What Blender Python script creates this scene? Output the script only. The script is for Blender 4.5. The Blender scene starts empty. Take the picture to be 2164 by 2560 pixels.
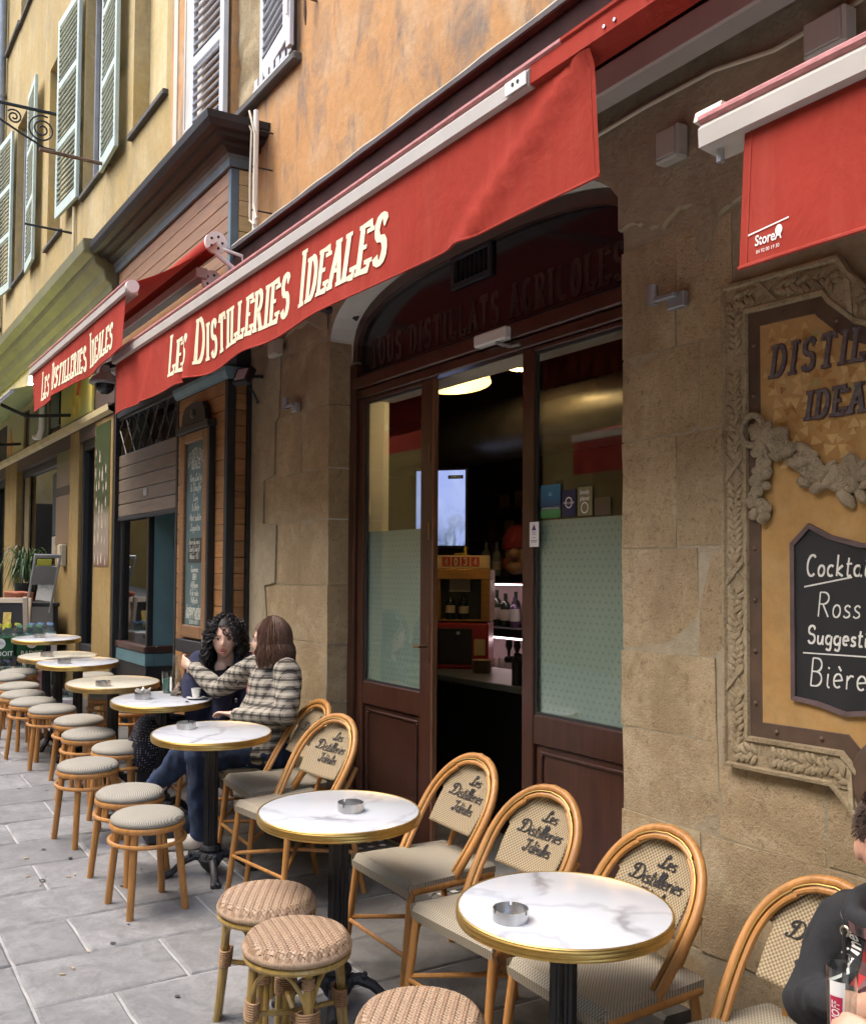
import bpy, bmesh, math, random
from math import sin, cos, pi, radians, sqrt, atan2
from mathutils import Vector, Matrix, Quaternion, noise
random.seed(7)
scene = bpy.context.scene
COL = scene.collection

# ------------------------------------------------------------------ camera
F_PX, W_PX = 2600.0, 2164.0
YAW, PITCH, ROLL = radians(58.879), radians(2.316), radians(.356)
CAM_H = 1.775
fwd = Vector((-sin(YAW)*cos(PITCH), cos(YAW)*cos(PITCH), sin(PITCH)))
r0 = Vector((cos(YAW), sin(YAW), 0)); u0 = r0.cross(fwd)
rgt = r0*cos(ROLL) + u0*sin(ROLL); upv = u0*cos(ROLL) - r0*sin(ROLL)
cd = bpy.data.cameras.new('Camera'); cam = bpy.data.objects.new('Camera', cd); COL.objects.link(cam)
cd.sensor_fit = 'HORIZONTAL'; cd.sensor_width = 36; cd.lens = 36*F_PX/W_PX
cd.shift_y = 48.8/W_PX; cd.clip_start = .05; cd.clip_end = 500
mw = Matrix.Identity(4)
for i in range(3):
    mw[i][0] = rgt[i]; mw[i][1] = upv[i]; mw[i][2] = -fwd[i]
mw[0][3], mw[1][3], mw[2][3] = 0, 0, CAM_H
cam.matrix_world = mw
scene.camera = cam

# ------------------------------------------------------------------ sky, sun, exposure
SUN_EL, SUN_AZ = radians(60), radians(200)
w = bpy.data.worlds.new('World'); scene.world = w; w.use_nodes = True
nt = w.node_tree; nt.nodes.clear()
sky = nt.nodes.new('ShaderNodeTexSky'); sky.sky_type = 'NISHITA'; sky.sun_disc = False
sky.sun_elevation = SUN_EL; sky.sun_rotation = SUN_AZ; sky.air_density = 1.2; sky.dust_density = 4.0; sky.ozone_density = .6
bg = nt.nodes.new('ShaderNodeBackground'); bg.inputs[1].default_value = .15
wo = nt.nodes.new('ShaderNodeOutputWorld')
nt.links.new(sky.outputs[0], bg.inputs[0]); nt.links.new(bg.outputs[0], wo.inputs[0])
sl = bpy.data.lights.new('sun', 'SUN'); sl.energy = .6; sl.angle = radians(55); sl.color = (1, .97, .93)
so = bpy.data.objects.new('sun', sl); COL.objects.link(so)
sdir = Vector((sin(SUN_AZ)*cos(SUN_EL), cos(SUN_AZ)*cos(SUN_EL), sin(SUN_EL)))
so.rotation_euler = (-sdir).to_track_quat('-Z', 'Y').to_euler()
vs = scene.view_settings
vs.view_transform = 'Standard'; vs.look = 'None'; vs.gamma = 1; vs.use_curve_mapping = False
vs.exposure = 1.75
scene.cycles.max_bounces = 6; scene.cycles.diffuse_bounces = 3; scene.cycles.glossy_bounces = 3
scene.cycles.transmission_bounces = 6; scene.cycles.transparent_max_bounces = 8
scene.cycles.use_denoising = True; scene.cycles.use_adaptive_sampling = True; scene.cycles.adaptive_threshold = .025; scene.cycles.adaptive_min_samples = 16

# ------------------------------------------------------------------ ground height
SX, SY = -.041, .0164
def G(x, y): return SX*x + SY*y
TILT = Vector((-SX, -SY, 1)).normalized().to_track_quat('Z', 'Y')
def tiltq(): return Vector((0, 0, 1)).rotation_difference(Vector((-SX, -SY, 1)).normalized())
TQ = tiltq()

# ------------------------------------------------------------------ materials
MATS = {}
def nodes_of(name):
    m = bpy.data.materials.new(name); m.use_nodes = True
    t = m.node_tree; b = t.nodes['Principled BSDF']; return m, t, b
def N(t, typ, **kw):
    n = t.nodes.new(typ)
    for k, v in kw.items():
        if k in n.inputs: n.inputs[k].default_value = v
        else: setattr(n, k, v)
    return n
def c4(c): return (c[0], c[1], c[2], 1)
def ramp(t, fac, stops):
    r = t.nodes.new('ShaderNodeValToRGB'); e = r.color_ramp.elements
    while len(e) < len(stops): e.new(.5)
    for i, (p, c) in enumerate(stops): e[i].position = p; e[i].color = c4(c) if not isinstance(c, (int, float)) else (c, c, c, 1)
    t.links.new(fac, r.inputs[0]); return r.outputs[0]
def mix(t, fac, a, b, mode='MIX'):
    n = t.nodes.new('ShaderNodeMix'); n.data_type = 'RGBA'; n.blend_type = mode
    for i, v in ((0, fac), (6, a), (7, b)):
        if hasattr(v, 'is_linked'): t.links.new(v, n.inputs[i])
        elif isinstance(v, (int, float)): n.inputs[i].default_value = v
        else: n.inputs[i].default_value = c4(v)
    return n.outputs[2]
def coords(t, scale=(1, 1, 1), rnd=False, kind='Object', rot=(0, 0, 0)):
    tc = t.nodes.new('ShaderNodeTexCoord'); mp = t.nodes.new('ShaderNodeMapping')
    mp.inputs['Scale'].default_value = scale; mp.inputs['Rotation'].default_value = rot
    t.links.new(tc.outputs[kind], mp.inputs[0])
    if rnd:
        oi = t.nodes.new('ShaderNodeObjectInfo'); m = N(t, 'ShaderNodeMath', operation='MULTIPLY'); m.inputs[1].default_value = 37.7
        t.links.new(oi.outputs['Random'], m.inputs[0]); cx = t.nodes.new('ShaderNodeCombineXYZ')
        for i in range(3): t.links.new(m.outputs[0], cx.inputs[i])
        t.links.new(cx.outputs[0], mp.inputs['Location'])
    return mp.outputs[0]
def noi(t, vec, scale, detail=5, rough=.55, dist=0):
    n = N(t, 'ShaderNodeTexNoise'); n.inputs['Scale'].default_value = scale; n.inputs['Detail'].default_value = detail
    n.inputs['Roughness'].default_value = rough; n.inputs['Distortion'].default_value = dist
    t.links.new(vec, n.inputs['Vector']); return n.outputs[0]
def bump(t, b, h, strength=.3, dist=.01):
    n = t.nodes.new('ShaderNodeBump'); n.inputs['Strength'].default_value = strength; n.inputs['Distance'].default_value = dist
    t.links.new(h, n.inputs['Height']); t.links.new(n.outputs[0], b.inputs['Normal'])
def mul(c, k): return tuple(min(1, max(0, x*k)) for x in c)
def mat(name, col, rough=.6, metal=0, var=.2, scale=6, bmp=.0, bscale=40, stretch=(1, 1, 1), rnd=True, orand=0.0, spec=.5, kind='Object', coat=0):
    if name in MATS: return MATS[name]
    m, t, b = nodes_of(name)
    v = coords(t, stretch, rnd, kind)
    n = noi(t, v, scale, 6, .6)
    out = ramp(t, n, [(.3, mul(col, 1-var)), (.7, mul(col, 1+var))])
    if orand:
        oi = t.nodes.new('ShaderNodeObjectInfo'); mr = N(t, 'ShaderNodeMapRange'); mr.inputs[3].default_value = 1-orand; mr.inputs[4].default_value = 1+orand
        t.links.new(oi.outputs['Random'], mr.inputs[0]); hs = t.nodes.new('ShaderNodeHueSaturation')
        t.links.new(mr.outputs[0], hs.inputs['Value']); t.links.new(out, hs.inputs['Color']); out = hs.outputs[0]
    t.links.new(out, b.inputs['Base Color'])
    b.inputs['Roughness'].default_value = rough; b.inputs['Metallic'].default_value = metal
    b.inputs['Specular IOR Level'].default_value = spec; b.inputs['Coat Weight'].default_value = coat
    if bmp: bump(t, b, noi(t, v, bscale, 4, .6), bmp, .004)
    MATS[name] = m; return m

# ------------------------------------------------------------------ mesh builder
class MB:
    def __init__(s): s.v = []; s.f = []; s.uv = None
    def add(s, vs, fs):
        o = len(s.v); s.v += [Vector(p) for p in vs]; s.f += [tuple(i+o for i in f) for f in fs]; return s
    def box(s, x0, x1, y0, y1, z0, z1, M=None):
        vs = [(x, y, z) for x in (x0, x1) for y in (y0, y1) for z in (z0, z1)]
        if M is not None: vs = [M @ Vector(p) for p in vs]
        return s.add(vs, [(0, 1, 3, 2), (4, 6, 7, 5), (0, 4, 5, 1), (2, 3, 7, 6), (0, 2, 6, 4), (1, 5, 7, 3)])
    def cbox(s, x0, x1, y0, y1, z0, z1, c=.004, M=None):   # chamfered box
        ks = []
        for x, sx in ((x0, 1), (x1, -1)):
            for y, sy in ((y0, 1), (y1, -1)):
                for z, sz in ((z0, 1), (z1, -1)):
                    ks += [(x, y+sy*c, z+sz*c), (x+sx*c, y, z+sz*c), (x+sx*c, y+sy*c, z)]
        if M is not None: ks = [M @ Vector(p) for p in ks]
        i = lambda a, b, c_, k: (a*4+b*2+c_)*3+k
        f = []
        f += [(i(0,0,0,0), i(0,0,1,0), i(0,1,1,0), i(0,1,0,0)), (i(1,0,0,0), i(1,1,0,0), i(1,1,1,0), i(1,0,1,0))]
        f += [(i(0,0,0,1), i(1,0,0,1), i(1,0,1,1), i(0,0,1,1)), (i(0,1,0,1), i(0,1,1,1), i(1,1,1,1), i(1,1,0,1))]
        f += [(i(0,0,0,2), i(0,1,0,2), i(1,1,0,2), i(1,0,0,2)), (i(0,0,1,2), i(1,0,1,2), i(1,1,1,2), i(0,1,1,2))]
        for b in (0, 1):
            for d in (0, 1):
                f += [(i(0,b,d,1), i(1,b,d,1), i(1,b,d,2), i(0,b,d,2)), (i(b,0,d,0), i(b,1,d,0), i(b,1,d,2), i(b,0,d,2)), (i(b,d,0,0), i(b,d,1,0), i(b,d,1,1), i(b,d,0,1))]
                for e in (0, 1): f += [(i(b,d,e,0), i(b,d,e,1), i(b,d,e,2))]
        return s.add(ks, f)
    def tube(s, pts, r, n=8, caps=True, close=False, flat=None):
        pts = [Vector(p) for p in pts]; m = len(pts)
        if not hasattr(r, '__len__'): r = [r]*m
        up = None; rings = []
        for i in range(m):
            a = pts[(i-1) % m] if (close or i > 0) else pts[i]; b = pts[(i+1) % m] if (close or i < m-1) else pts[i]
            t = (b-a).normalized()
            if up is None:
                up = t.orthogonal().normalized() if flat is None else Vector(flat)
                if flat is None:
                    q = Vector((0, 0, 1))
                    if abs(t.dot(q)) < .95: up = q
            up = (up - t*up.dot(t))
            if up.length < 1e-6: up = t.orthogonal()
            up.normalize(); sd = t.cross(up)
            ri = r[i]; ra, rb = (ri if hasattr(ri, '__len__') else (ri, ri))
            rings.append([pts[i] + up*(ra*cos(2*pi*k/n)) + sd*(rb*sin(2*pi*k/n)) for k in range(n)])
        vs = [p for q in rings for p in q]; fs = []
        for i in range(m if close else m-1):
            j = (i+1) % m
            for k in range(n): fs.append((i*n+k, i*n+(k+1) % n, j*n+(k+1) % n, j*n+k))
        if caps and not close: fs += [tuple(range(n))[::-1], tuple((m-1)*n+k for k in range(n))]
        return s.add(vs, fs)
    def lathe(s, prof, n=24, c=(0, 0, 0), M=None, a0=0, a1=2*pi):
        full = abs(a1-a0-2*pi) < 1e-6; k = n if full else n+1
        vs = []
        for r, z in prof:
            for i in range(k):
                a = a0+(a1-a0)*i/n; p = Vector((r*cos(a), r*sin(a), z))
                vs.append((M @ p if M is not None else p) + Vector(c))
        fs = []
        for j in range(len(prof)-1):
            for i in range(n):
                fs.append((j*k+i, j*k+(i+1) % k, (j+1)*k+(i+1) % k, (j+1)*k+i))
        return s.add(vs, fs)
    def grid(s, nu, nv, fn, flip=False):
        vs = [fn(u/nu, v/nv) for u in range(nu+1) for v in range(nv+1)]; fs = []
        for u in range(nu):
            for v in range(nv):
                a = u*(nv+1)+v; q = (a, a+nv+1, a+nv+2, a+1); fs.append(q[::-1] if flip else q)
        return s.add(vs, fs)
    def prism(s, poly, h0, h1, axis='y'):
        n = len(poly)
        def P(a, b, h): return {'y': (a, h, b), 'x': (h, a, b), 'z': (a, b, h)}[axis]
        vs = [P(a, b, h0) for a, b in poly] + [P(a, b, h1) for a, b in poly]
        return s.add(vs, [tuple(range(n)), tuple(range(2*n-1, n-1, -1))] + [(i, (i+1) % n + 0, (i+1) % n+n, i+n)[::-1] for i in range(n)])
    def sphere(s, c, r, n=12, m=8, M=None):
        c = Vector(c); r = Vector(r) if hasattr(r, '__len__') else Vector((r, r, r))
        def fn(u, v):
            p = Vector((r.x*sin(pi*v)*cos(2*pi*u), r.y*sin(pi*v)*sin(2*pi*u), r.z*cos(pi*v)))
            return (M @ p if M is not None else p) + c
        return s.grid(n, m, fn)
    def mesh(s, name, smooth=False, recalc=True):
        me = bpy.data.meshes.new(name); me.from_pydata([tuple(p) for p in s.v], [], s.f); me.update()
        if recalc:
            bm = bmesh.new(); bm.from_mesh(me); bmesh.ops.remove_doubles(bm, verts=bm.verts, dist=1e-6)
            bmesh.ops.recalc_face_normals(bm, faces=bm.faces); bm.to_mesh(me); bm.free()
        if smooth:
            for p in me.polygons: p.use_smooth = True
            try: me.set_sharp_from_angle(angle=radians(smooth if smooth is not True else 40))
            except Exception: pass
        return me
    def build(s, name, m, parent=None, smooth=False, loc=None, recalc=True):
        return link(name, s.mesh(name, smooth, recalc), m, parent, loc)
def link(name, me, m=None, parent=None, loc=None):
    o = bpy.data.objects.new(name, me); COL.objects.link(o)
    if m is not None:
        if not me.materials: me.materials.append(m)
    if parent is not None: o.parent = parent
    if loc is not None: o.location = loc
    return o
def tag(o, label, cat, group=None):
    o['label'] = label; o['category'] = cat
    if group: o['group'] = group
    return o
def struct(o): o['kind'] = 'structure'; return o
def thing(name, label, cat, loc=(0, 0, 0), rz=0, group=None, tilt=False):
    o = bpy.data.objects.new(name, None); COL.objects.link(o); o.empty_display_size = .1
    o.location = loc; o.rotation_mode = 'QUATERNION'
    q = Quaternion((0, 0, 1), rz); o.rotation_quaternion = (TQ @ q) if tilt else q
    return tag(o, label, cat, group)
def dup(root, loc, rz=0, label=None, tilt=True, group=None):
    def cp(o, par):
        c = o.copy(); COL.objects.link(c); c.parent = par
        for ch in list(o.children): cp(ch, c)
        return c
    r = cp(root, None); r.location = loc; q = Quaternion((0, 0, 1), rz); r.rotation_quaternion = (TQ @ q) if tilt else q
    if label: r['label'] = label
    if group: r['group'] = group
    return r
def jit(p, a, sc=3.0):
    v = noise.noise_vector(Vector(p)*sc); return Vector(p) + v*a

# ------------------------------------------------------------------ stroke lettering
def arc(cx, cy, rx, ry, a0, a1, n=9): return [(cx+rx*cos(radians(a0+(a1-a0)*i/n)), cy+ry*sin(radians(a0+(a1-a0)*i/n))) for i in range(n+1)]
GL = {  # capitals, unit height
 'L': (.55, [[(.08, 1), (.08, 0)], [(.08, 0), (.5, 0), (.5, .18)]]),
 'E': (.58, [[(.08, 1), (.08, 0)], [(.08, 0), (.52, 0), (.52, .18)], [(.08, 1), (.5, 1), (.5, .84)], [(.08, .52), (.38, .52)]]),
 'S': (.58, [[(.5, .82)] + arc(.28, .76, .2, .24, 20, 270, 9)[0:] + arc(.3, .26, .21, .26, 90, -160, 9)]),
 'D': (.64, [[(.1, 1), (.1, 0)], [(.1, 1), (.25, 1)] + arc(.25, .5, .32, .5, 90, -90, 10) + [(.1, 0)]]),
 'I': (.28, [[(.14, 1), (.14, 0)]]),
 'T': (.6, [[(.3, 1), (.3, 0)], [(.04, .84), (.04, 1), (.56, 1), (.56, .84)]]),
 'R': (.64, [[(.1, 1), (.1, 0)], [(.1, 1), (.28, 1)] + arc(.28, .76, .24, .24, 90, -90, 8) + [(.1, .52)], [(.28, .5), (.56, 0)]]),
 'A': (.66, [[(.33, 1), (.04, 0)], [(.33, 1), (.62, 0)], [(.14, .34), (.52, .34)]]),
 'O': (.64, [arc(.32, .5, .25, .5, 0, 360, 18)]),
 'U': (.62, [[(.1, 1), (.1, .3)] + arc(.31, .28, .21, .28, 180, 360, 8) + [(.52, 1)]]),
 'G': (.62, [arc(.33, .5, .25, .5, 50, 320, 12) + [(.55, .4), (.36, .4)]]),
 'C': (.58, [arc(.33, .5, .25, .5, 50, 310, 12)]),
 'N': (.64, [[(.1, 0), (.1, 1)], [(.1, 1), (.54, 0)], [(.54, 0), (.54, 1)]]),
 'H': (.62, [[(.1, 1), (.1, 0)], [(.52, 1), (.52, 0)], [(.1, .5), (.52, .5)]]),
 'P': (.58, [[(.1, 1), (.1, 0)], [(.1, 1), (.28, 1)] + arc(.28, .74, .22, .26, 90, -90, 8) + [(.1, .48)]]),
 'Y': (.6, [[(.04, 1), (.3, .48), (.3, 0)], [(.56, 1), (.3, .48)]]),
 'B': (.6, [[(.1, 1), (.1, 0)], [(.1, 1), (.28, 1)] + arc(.28, .76, .2, .24, 90, -90, 8) + [(.1, .52)], [(.28, .52)] + arc(.28, .26, .24, .26, 90, -90, 8) + [(.1, 0)]]),
 'K': (.6, [[(.1, 1), (.1, 0)], [(.52, 1), (.12, .42)], [(.24, .55), (.56, 0)]]),
 'M': (.8, [[(.08, 0), (.12, 1)], [(.12, 1), (.4, .2)], [(.4, .2), (.68, 1)], [(.68, 1), (.72, 0)]]),
 'V': (.62, [[(.04, 1), (.31, 0), (.58, 1)]]),
 'X': (.6, [[(.06, 1), (.54, 0)], [(.54, 1), (.06, 0)]]),
 'F': (.54, [[(.08, 1), (.08, 0)], [(.08, 1), (.5, 1)], [(.08, .52), (.4, .52)]]),
 # hand-written lower case, x-height .5
 'a': (.46, [arc(.22, .25, .17, .24, 60, 330, 9) + [(.39, .46), (.38, .08), (.46, 0)]]),
 'b': (.46, [[(.08, 1), (.08, 0)], arc(.22, .25, .16, .25, 160, -170, 10)]),
 'c': (.4, [arc(.23, .25, .17, .25, 50, 310, 9)]),
 'd': (.48, [arc(.22, .25, .17, .25, 60, 330, 9), [(.4, 1), (.39, .08), (.48, 0)]]),
 'e': (.42, [[(.06, .25), (.36, .3)] + arc(.21, .27, .16, .24, 15, 310, 10)]),
 'f': (.34, [[(.36, .9), (.26, 1), (.18, .85), (.16, -.2), (.08, -.28)], [(.02, .48), (.34, .5)]]),
 'g': (.46, [arc(.22, .25, .17, .24, 60, 330, 9), [(.39, .48), (.38, -.2), (.26, -.32), (.1, -.24)]]),
 'h': (.46, [[(.08, 1), (.08, 0)], [(.08, .3), (.2, .48), (.34, .46), (.38, .3), (.38, 0)]]),
 'i': (.22, [[(.1, .48), (.1, .06), (.2, 0)], [(.1, .66), (.12, .72)]]),
 'k': (.44, [[(.08, 1), (.08, 0)], [(.36, .5), (.1, .22), (.4, 0)]]),
 'l': (.24, [[(.04, .05), (.2, .8), (.15, 1), (.09, .9), (.09, .12), (.2, 0)]]),
 'm': (.66, [[(.06, .48), (.06, 0)], [(.06, .34), (.18, .49), (.3, .44), (.32, 0)], [(.32, .34), (.44, .49), (.56, .44), (.58, 0)]]),
 'n': (.46, [[(.06, .48), (.06, 0)], [(.06, .34), (.2, .49), (.34, .44), (.37, .1), (.45, 0)]]),
 'o': (.42, [arc(.21, .25, .16, .25, 90, 450, 12)]),
 'p': (.46, [[(.08, .5), (.06, -.35)], arc(.22, .25, .16, .25, 160, -170, 10)]),
 'q': (.46, [arc(.22, .25, .17, .25, 60, 330, 9), [(.39, .5), (.4, -.35)]]),
 'r': (.34, [[(.06, .48), (.07, 0)], [(.07, .32), (.18, .48), (.3, .46)]]),
 's': (.36, [[(.31, .42), (.2, .5), (.08, .4), (.14, .28), (.28, .2), (.3, .08), (.16, 0), (.04, .07)]]),
 't': (.32, [[(.14, .85), (.12, .1), (.22, 0), (.3, .05)], [(.02, .56), (.3, .58)]]),
 'u': (.46, [[(.06, .48), (.07, .1), (.18, 0), (.32, .08), (.38, .48)], [(.38, .48), (.38, .06), (.45, 0)]]),
 'v': (.42, [[(.04, .48), (.2, 0), (.38, .48)]]),
 'x': (.42, [[(.04, .48), (.36, 0)], [(.36, .48), (.04, 0)]]),
 'y': (.44, [[(.06, .48), (.1, .16), (.24, .1), (.36, .3)], [(.38, .48), (.34, -.2), (.2, -.32), (.08, -.2)]]),
 'é': (.42, [[(.06, .25), (.36, .3)] + arc(.21, .27, .16, .24, 15, 310, 10), [(.2, .62), (.32, .78)]]),
 'è': (.42, [[(.06, .25), (.36, .3)] + arc(.21, .27, .16, .24, 15, 310, 10), [(.3, .62), (.18, .78)]]),
 '0': (.56, [arc(.28, .5, .2, .5, 0, 360, 16)]), '1': (.34, [[(.04, .8), (.18, 1), (.18, 0)]]),
 '2': (.54, [arc(.27, .74, .2, .26, 170, -30, 8) + [(.06, 0), (.5, 0)]]), '3': (.52, [arc(.24, .75, .2, .25, 150, -90, 8), arc(.24, .26, .22, .26, 90, -150, 8)]),
 '4': (.56, [[(.38, 0), (.38, 1), (.04, .32), (.52, .32)]]), '5': (.5, [[(.44, 1), (.1, 1), (.08, .58)] + arc(.24, .3, .21, .3, 90, -150, 9)]),
 '8': (.54, [arc(.27, .75, .18, .25, -90, 270, 12), arc(.27, .25, .22, .26, 90, 450, 12)]), '9': (.52, [arc(.26, .7, .2, .3, 0, 360, 12), [(.46, .7), (.4, 0)]]),
 '-': (.34, [[(.04, .28), (.3, .28)]]), '.': (.2, [[(.08, .0), (.08, .06)]]), "'": (.18, [[(.1, 1), (.08, .84)]]), ' ': (.3, []),
}
# ornate script capitals for the woven chair lettering
GLS = dict(GL)
GLS['L'] = (.62, [[(.06, .2), (.0, .08), (.12, 0), (.26, .12), (.3, .6), (.34, .94), (.46, 1), (.52, .86), (.4, .74), (.26, .78)], [(.0, .12), (.2, .05), (.4, .0), (.58, .14)]])
GLS['D'] = (.86, [[(.34, .95), (.3, .5), (.24, .06)], [(.08, .0), (.3, .06), (.56, .06), (.76, .3), (.74, .7), (.52, .98), (.26, 1.0), (.06, .88), (.02, .68), (.14, .58), (.22, .7)], [(.08, 0), (.0, .1), (.1, .18)]])
GLS['I'] = (.56, [[(.02, .78), (.1, .96), (.3, .9), (.5, 1.0)], [(.34, .9), (.32, .4), (.24, .06), (.1, .0), (.0, .1), (.06, .22), (.16, .16)]])
def layout(text, h=1.0, sp=.08, glyphs=GL, capscale=None, slant=0, xs=1.0):
    out = []; x = 0
    for ch in text:
        g = glyphs.get(ch)
        if g is None: x += .3*h; continue
        k = 1.0
        if capscale and ch.islower(): g = glyphs[ch.upper()]; k = capscale
        for st in g[1]: out.append([(x + (a*k*xs + slant*b*k)*h, b*k*h) for a, b in st])
        x += (g[0]*k*xs + sp)*h
    return out, x - sp*h
def stroke_mesh(strokes, fn, wv=.06, wh=.06, serif=0, mb=None, smooth=0, dl=.00012, l0=0):
    """ribbons along the strokes, each a hair above the last; fn maps (u, v, layer) to space"""
    mb = mb or MB(); lay = l0; idx = 0
    for st in strokes:
        lay = l0 + (idx % 6)*dl*2; idx += 1
        if smooth and len(st) > 2:
            q = []
            for i in range(len(st)-1):
                p0, p1, p2, p3 = st[max(i-1, 0)], st[i], st[i+1], st[min(i+2, len(st)-1)]
                for k in range(smooth):
                    s = k/smooth
                    q.append(tuple(.5*((2*b) + (c-a)*s + (2*a-5*b+4*c-d)*s*s + (3*b-a-3*c+d)*s**3) for a, b, c, d in zip(p0, p1, p2, p3)))
            st = q+[st[-1]]
        n = len(st); L = []; Rr = []
        for i in range(n):
            a = st[max(i-1, 0)]; b = st[min(i+1, n-1)]; dx, dy = b[0]-a[0], b[1]-a[1]; l = sqrt(dx*dx+dy*dy) or 1; dx /= l; dy /= l
            wd = .5*(wv*abs(dy) + wh*abs(dx)); L.append((st[i][0]-dy*wd, st[i][1]+dx*wd)); Rr.append((st[i][0]+dy*wd, st[i][1]-dx*wd))
        vs = [fn(p[0], p[1], lay) for p in L] + [fn(p[0], p[1], lay) for p in Rr]
        mb.add(vs, [(i, i+n, i+n+1, i+1) for i in range(n-1)]); lay += dl*.5
        if serif:
            for p, q in ((st[0], st[1]), (st[-1], st[-2])):
                if abs(p[1]-q[1]) > .8*abs(p[0]-q[0]) and len(st) < 4:
                    hw = wv*.5 + serif; vs = []
                    y0, y1 = (p[1]-wh*.5, p[1]+wh*.5)
                    mb.add([fn(p[0]-hw, y0, lay), fn(p[0]+hw, y0, lay), fn(p[0]+hw, y1, lay), fn(p[0]-hw, y1, lay)], [(0, 1, 2, 3)]); lay += dl*.5
    return mb

# ================================================================== surface materials
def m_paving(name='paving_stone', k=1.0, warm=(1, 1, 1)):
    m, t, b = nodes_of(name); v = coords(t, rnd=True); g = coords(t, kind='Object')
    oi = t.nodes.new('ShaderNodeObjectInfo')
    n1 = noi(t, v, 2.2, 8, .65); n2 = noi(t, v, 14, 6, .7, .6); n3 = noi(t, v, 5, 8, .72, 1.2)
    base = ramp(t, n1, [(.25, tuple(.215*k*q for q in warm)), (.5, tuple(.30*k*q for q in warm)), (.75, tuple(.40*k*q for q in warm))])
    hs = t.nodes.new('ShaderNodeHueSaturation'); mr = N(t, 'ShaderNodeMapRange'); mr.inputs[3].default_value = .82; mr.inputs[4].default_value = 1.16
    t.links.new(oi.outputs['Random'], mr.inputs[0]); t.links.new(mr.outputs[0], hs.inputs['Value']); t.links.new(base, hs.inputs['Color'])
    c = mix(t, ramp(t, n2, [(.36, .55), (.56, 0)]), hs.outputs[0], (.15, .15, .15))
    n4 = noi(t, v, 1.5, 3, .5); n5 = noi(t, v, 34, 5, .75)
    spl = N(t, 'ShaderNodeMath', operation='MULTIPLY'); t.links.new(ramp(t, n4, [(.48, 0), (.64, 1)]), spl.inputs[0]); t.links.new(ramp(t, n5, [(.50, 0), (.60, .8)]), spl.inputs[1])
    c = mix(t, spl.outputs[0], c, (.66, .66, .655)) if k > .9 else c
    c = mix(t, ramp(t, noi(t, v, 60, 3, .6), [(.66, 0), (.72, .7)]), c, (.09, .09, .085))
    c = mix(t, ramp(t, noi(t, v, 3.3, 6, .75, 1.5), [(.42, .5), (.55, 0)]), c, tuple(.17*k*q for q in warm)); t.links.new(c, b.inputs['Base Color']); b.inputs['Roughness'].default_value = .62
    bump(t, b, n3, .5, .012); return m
def m_plaster(name, base, dark, light, stain, sz=1.0, stain_amt=.8, streak=(1.6, 1.6, .25), rel=.35):
    m, t, b = nodes_of(name); v = coords(t); vs_ = coords(t, streak)
    n1 = noi(t, v, 1.1*sz, 8, .62, .4); n2 = noi(t, vs_, 2.6*sz, 8, .7, 1.0); n3 = noi(t, v, 18, 6, .7); n4 = noi(t, vs_, 1.3*sz, 7, .68, .8)
    c = ramp(t, n1, [(.28, dark), (.5, base), (.74, light)])
    c = mix(t, ramp(t, n2, [(.50, 0), (.66, stain_amt)]), c, stain)
    c = mix(t, ramp(t, n4, [(.54, 0), (.72, .8)]), c, light)
    c = mix(t, ramp(t, n3, [(.35, .25), (.6, 0)]), c, mul(dark, .6))
    t.links.new(c, b.inputs['Base Color']); b.inputs['Roughness'].default_value = .9; b.inputs['Specular IOR Level'].default_value = .2
    bump(t, b, noi(t, v, 22, 8, .7), rel, .012); return m
def m_stone(name, base, dark, light):
    m, t, b = nodes_of(name); v = coords(t, (1, 1, 1), rnd=True); vv = coords(t, (3, 3, 1), rnd=True)
    n1 = noi(t, v, 2.4, 9, .7, .5); n2 = noi(t, v, 34, 9, .8, .3); n3 = noi(t, vv, 9, 10, .8); n5 = noi(t, v, 130, 4, .7)
    c = ramp(t, n1, [(.26, dark), (.5, base), (.78, light)])
    c = mix(t, ramp(t, n2, [(.36, .7), (.46, 0)]), c, mul(dark, .5)); c = mix(t, ramp(t, n5, [(.36, .55), (.46, 0)]), c, mul(dark, .45))
    c = mix(t, ramp(t, n3, [(.54, 0), (.72, .6)]), c, light)
    hs = t.nodes.new('ShaderNodeHueSaturation'); oi = t.nodes.new('ShaderNodeObjectInfo'); mr = N(t, 'ShaderNodeMapRange'); mr.inputs[3].default_value = .93; mr.inputs[4].default_value = 1.07
    wv_ = coords(t); c = mix(t, ramp(t, noi(t, wv_, 1.3, 7, .65, .8), [(.42, .55), (.56, 0)]), c, mul(dark, .85)); c = mix(t, ramp(t, noi(t, wv_, 2.1, 7, .7, .6), [(.54, 0), (.68, .5)]), c, light)
    t.links.new(oi.outputs['Random'], mr.inputs[0]); t.links.new(mr.outputs[0], hs.inputs['Value']); t.links.new(c, hs.inputs['Color'])
    t.links.new(hs.outputs[0], b.inputs['Base Color']); b.inputs['Roughness'].default_value = .92; b.inputs['Specular IOR Level'].default_value = .2
    ad = N(t, 'ShaderNodeMath', operation='MULTIPLY_ADD'); ad.inputs[1].default_value = .6; t.links.new(n5, ad.inputs[0]); t.links.new(n2, ad.inputs[2])
    bump(t, b, ad.outputs[0], .75, .012); return m
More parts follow.
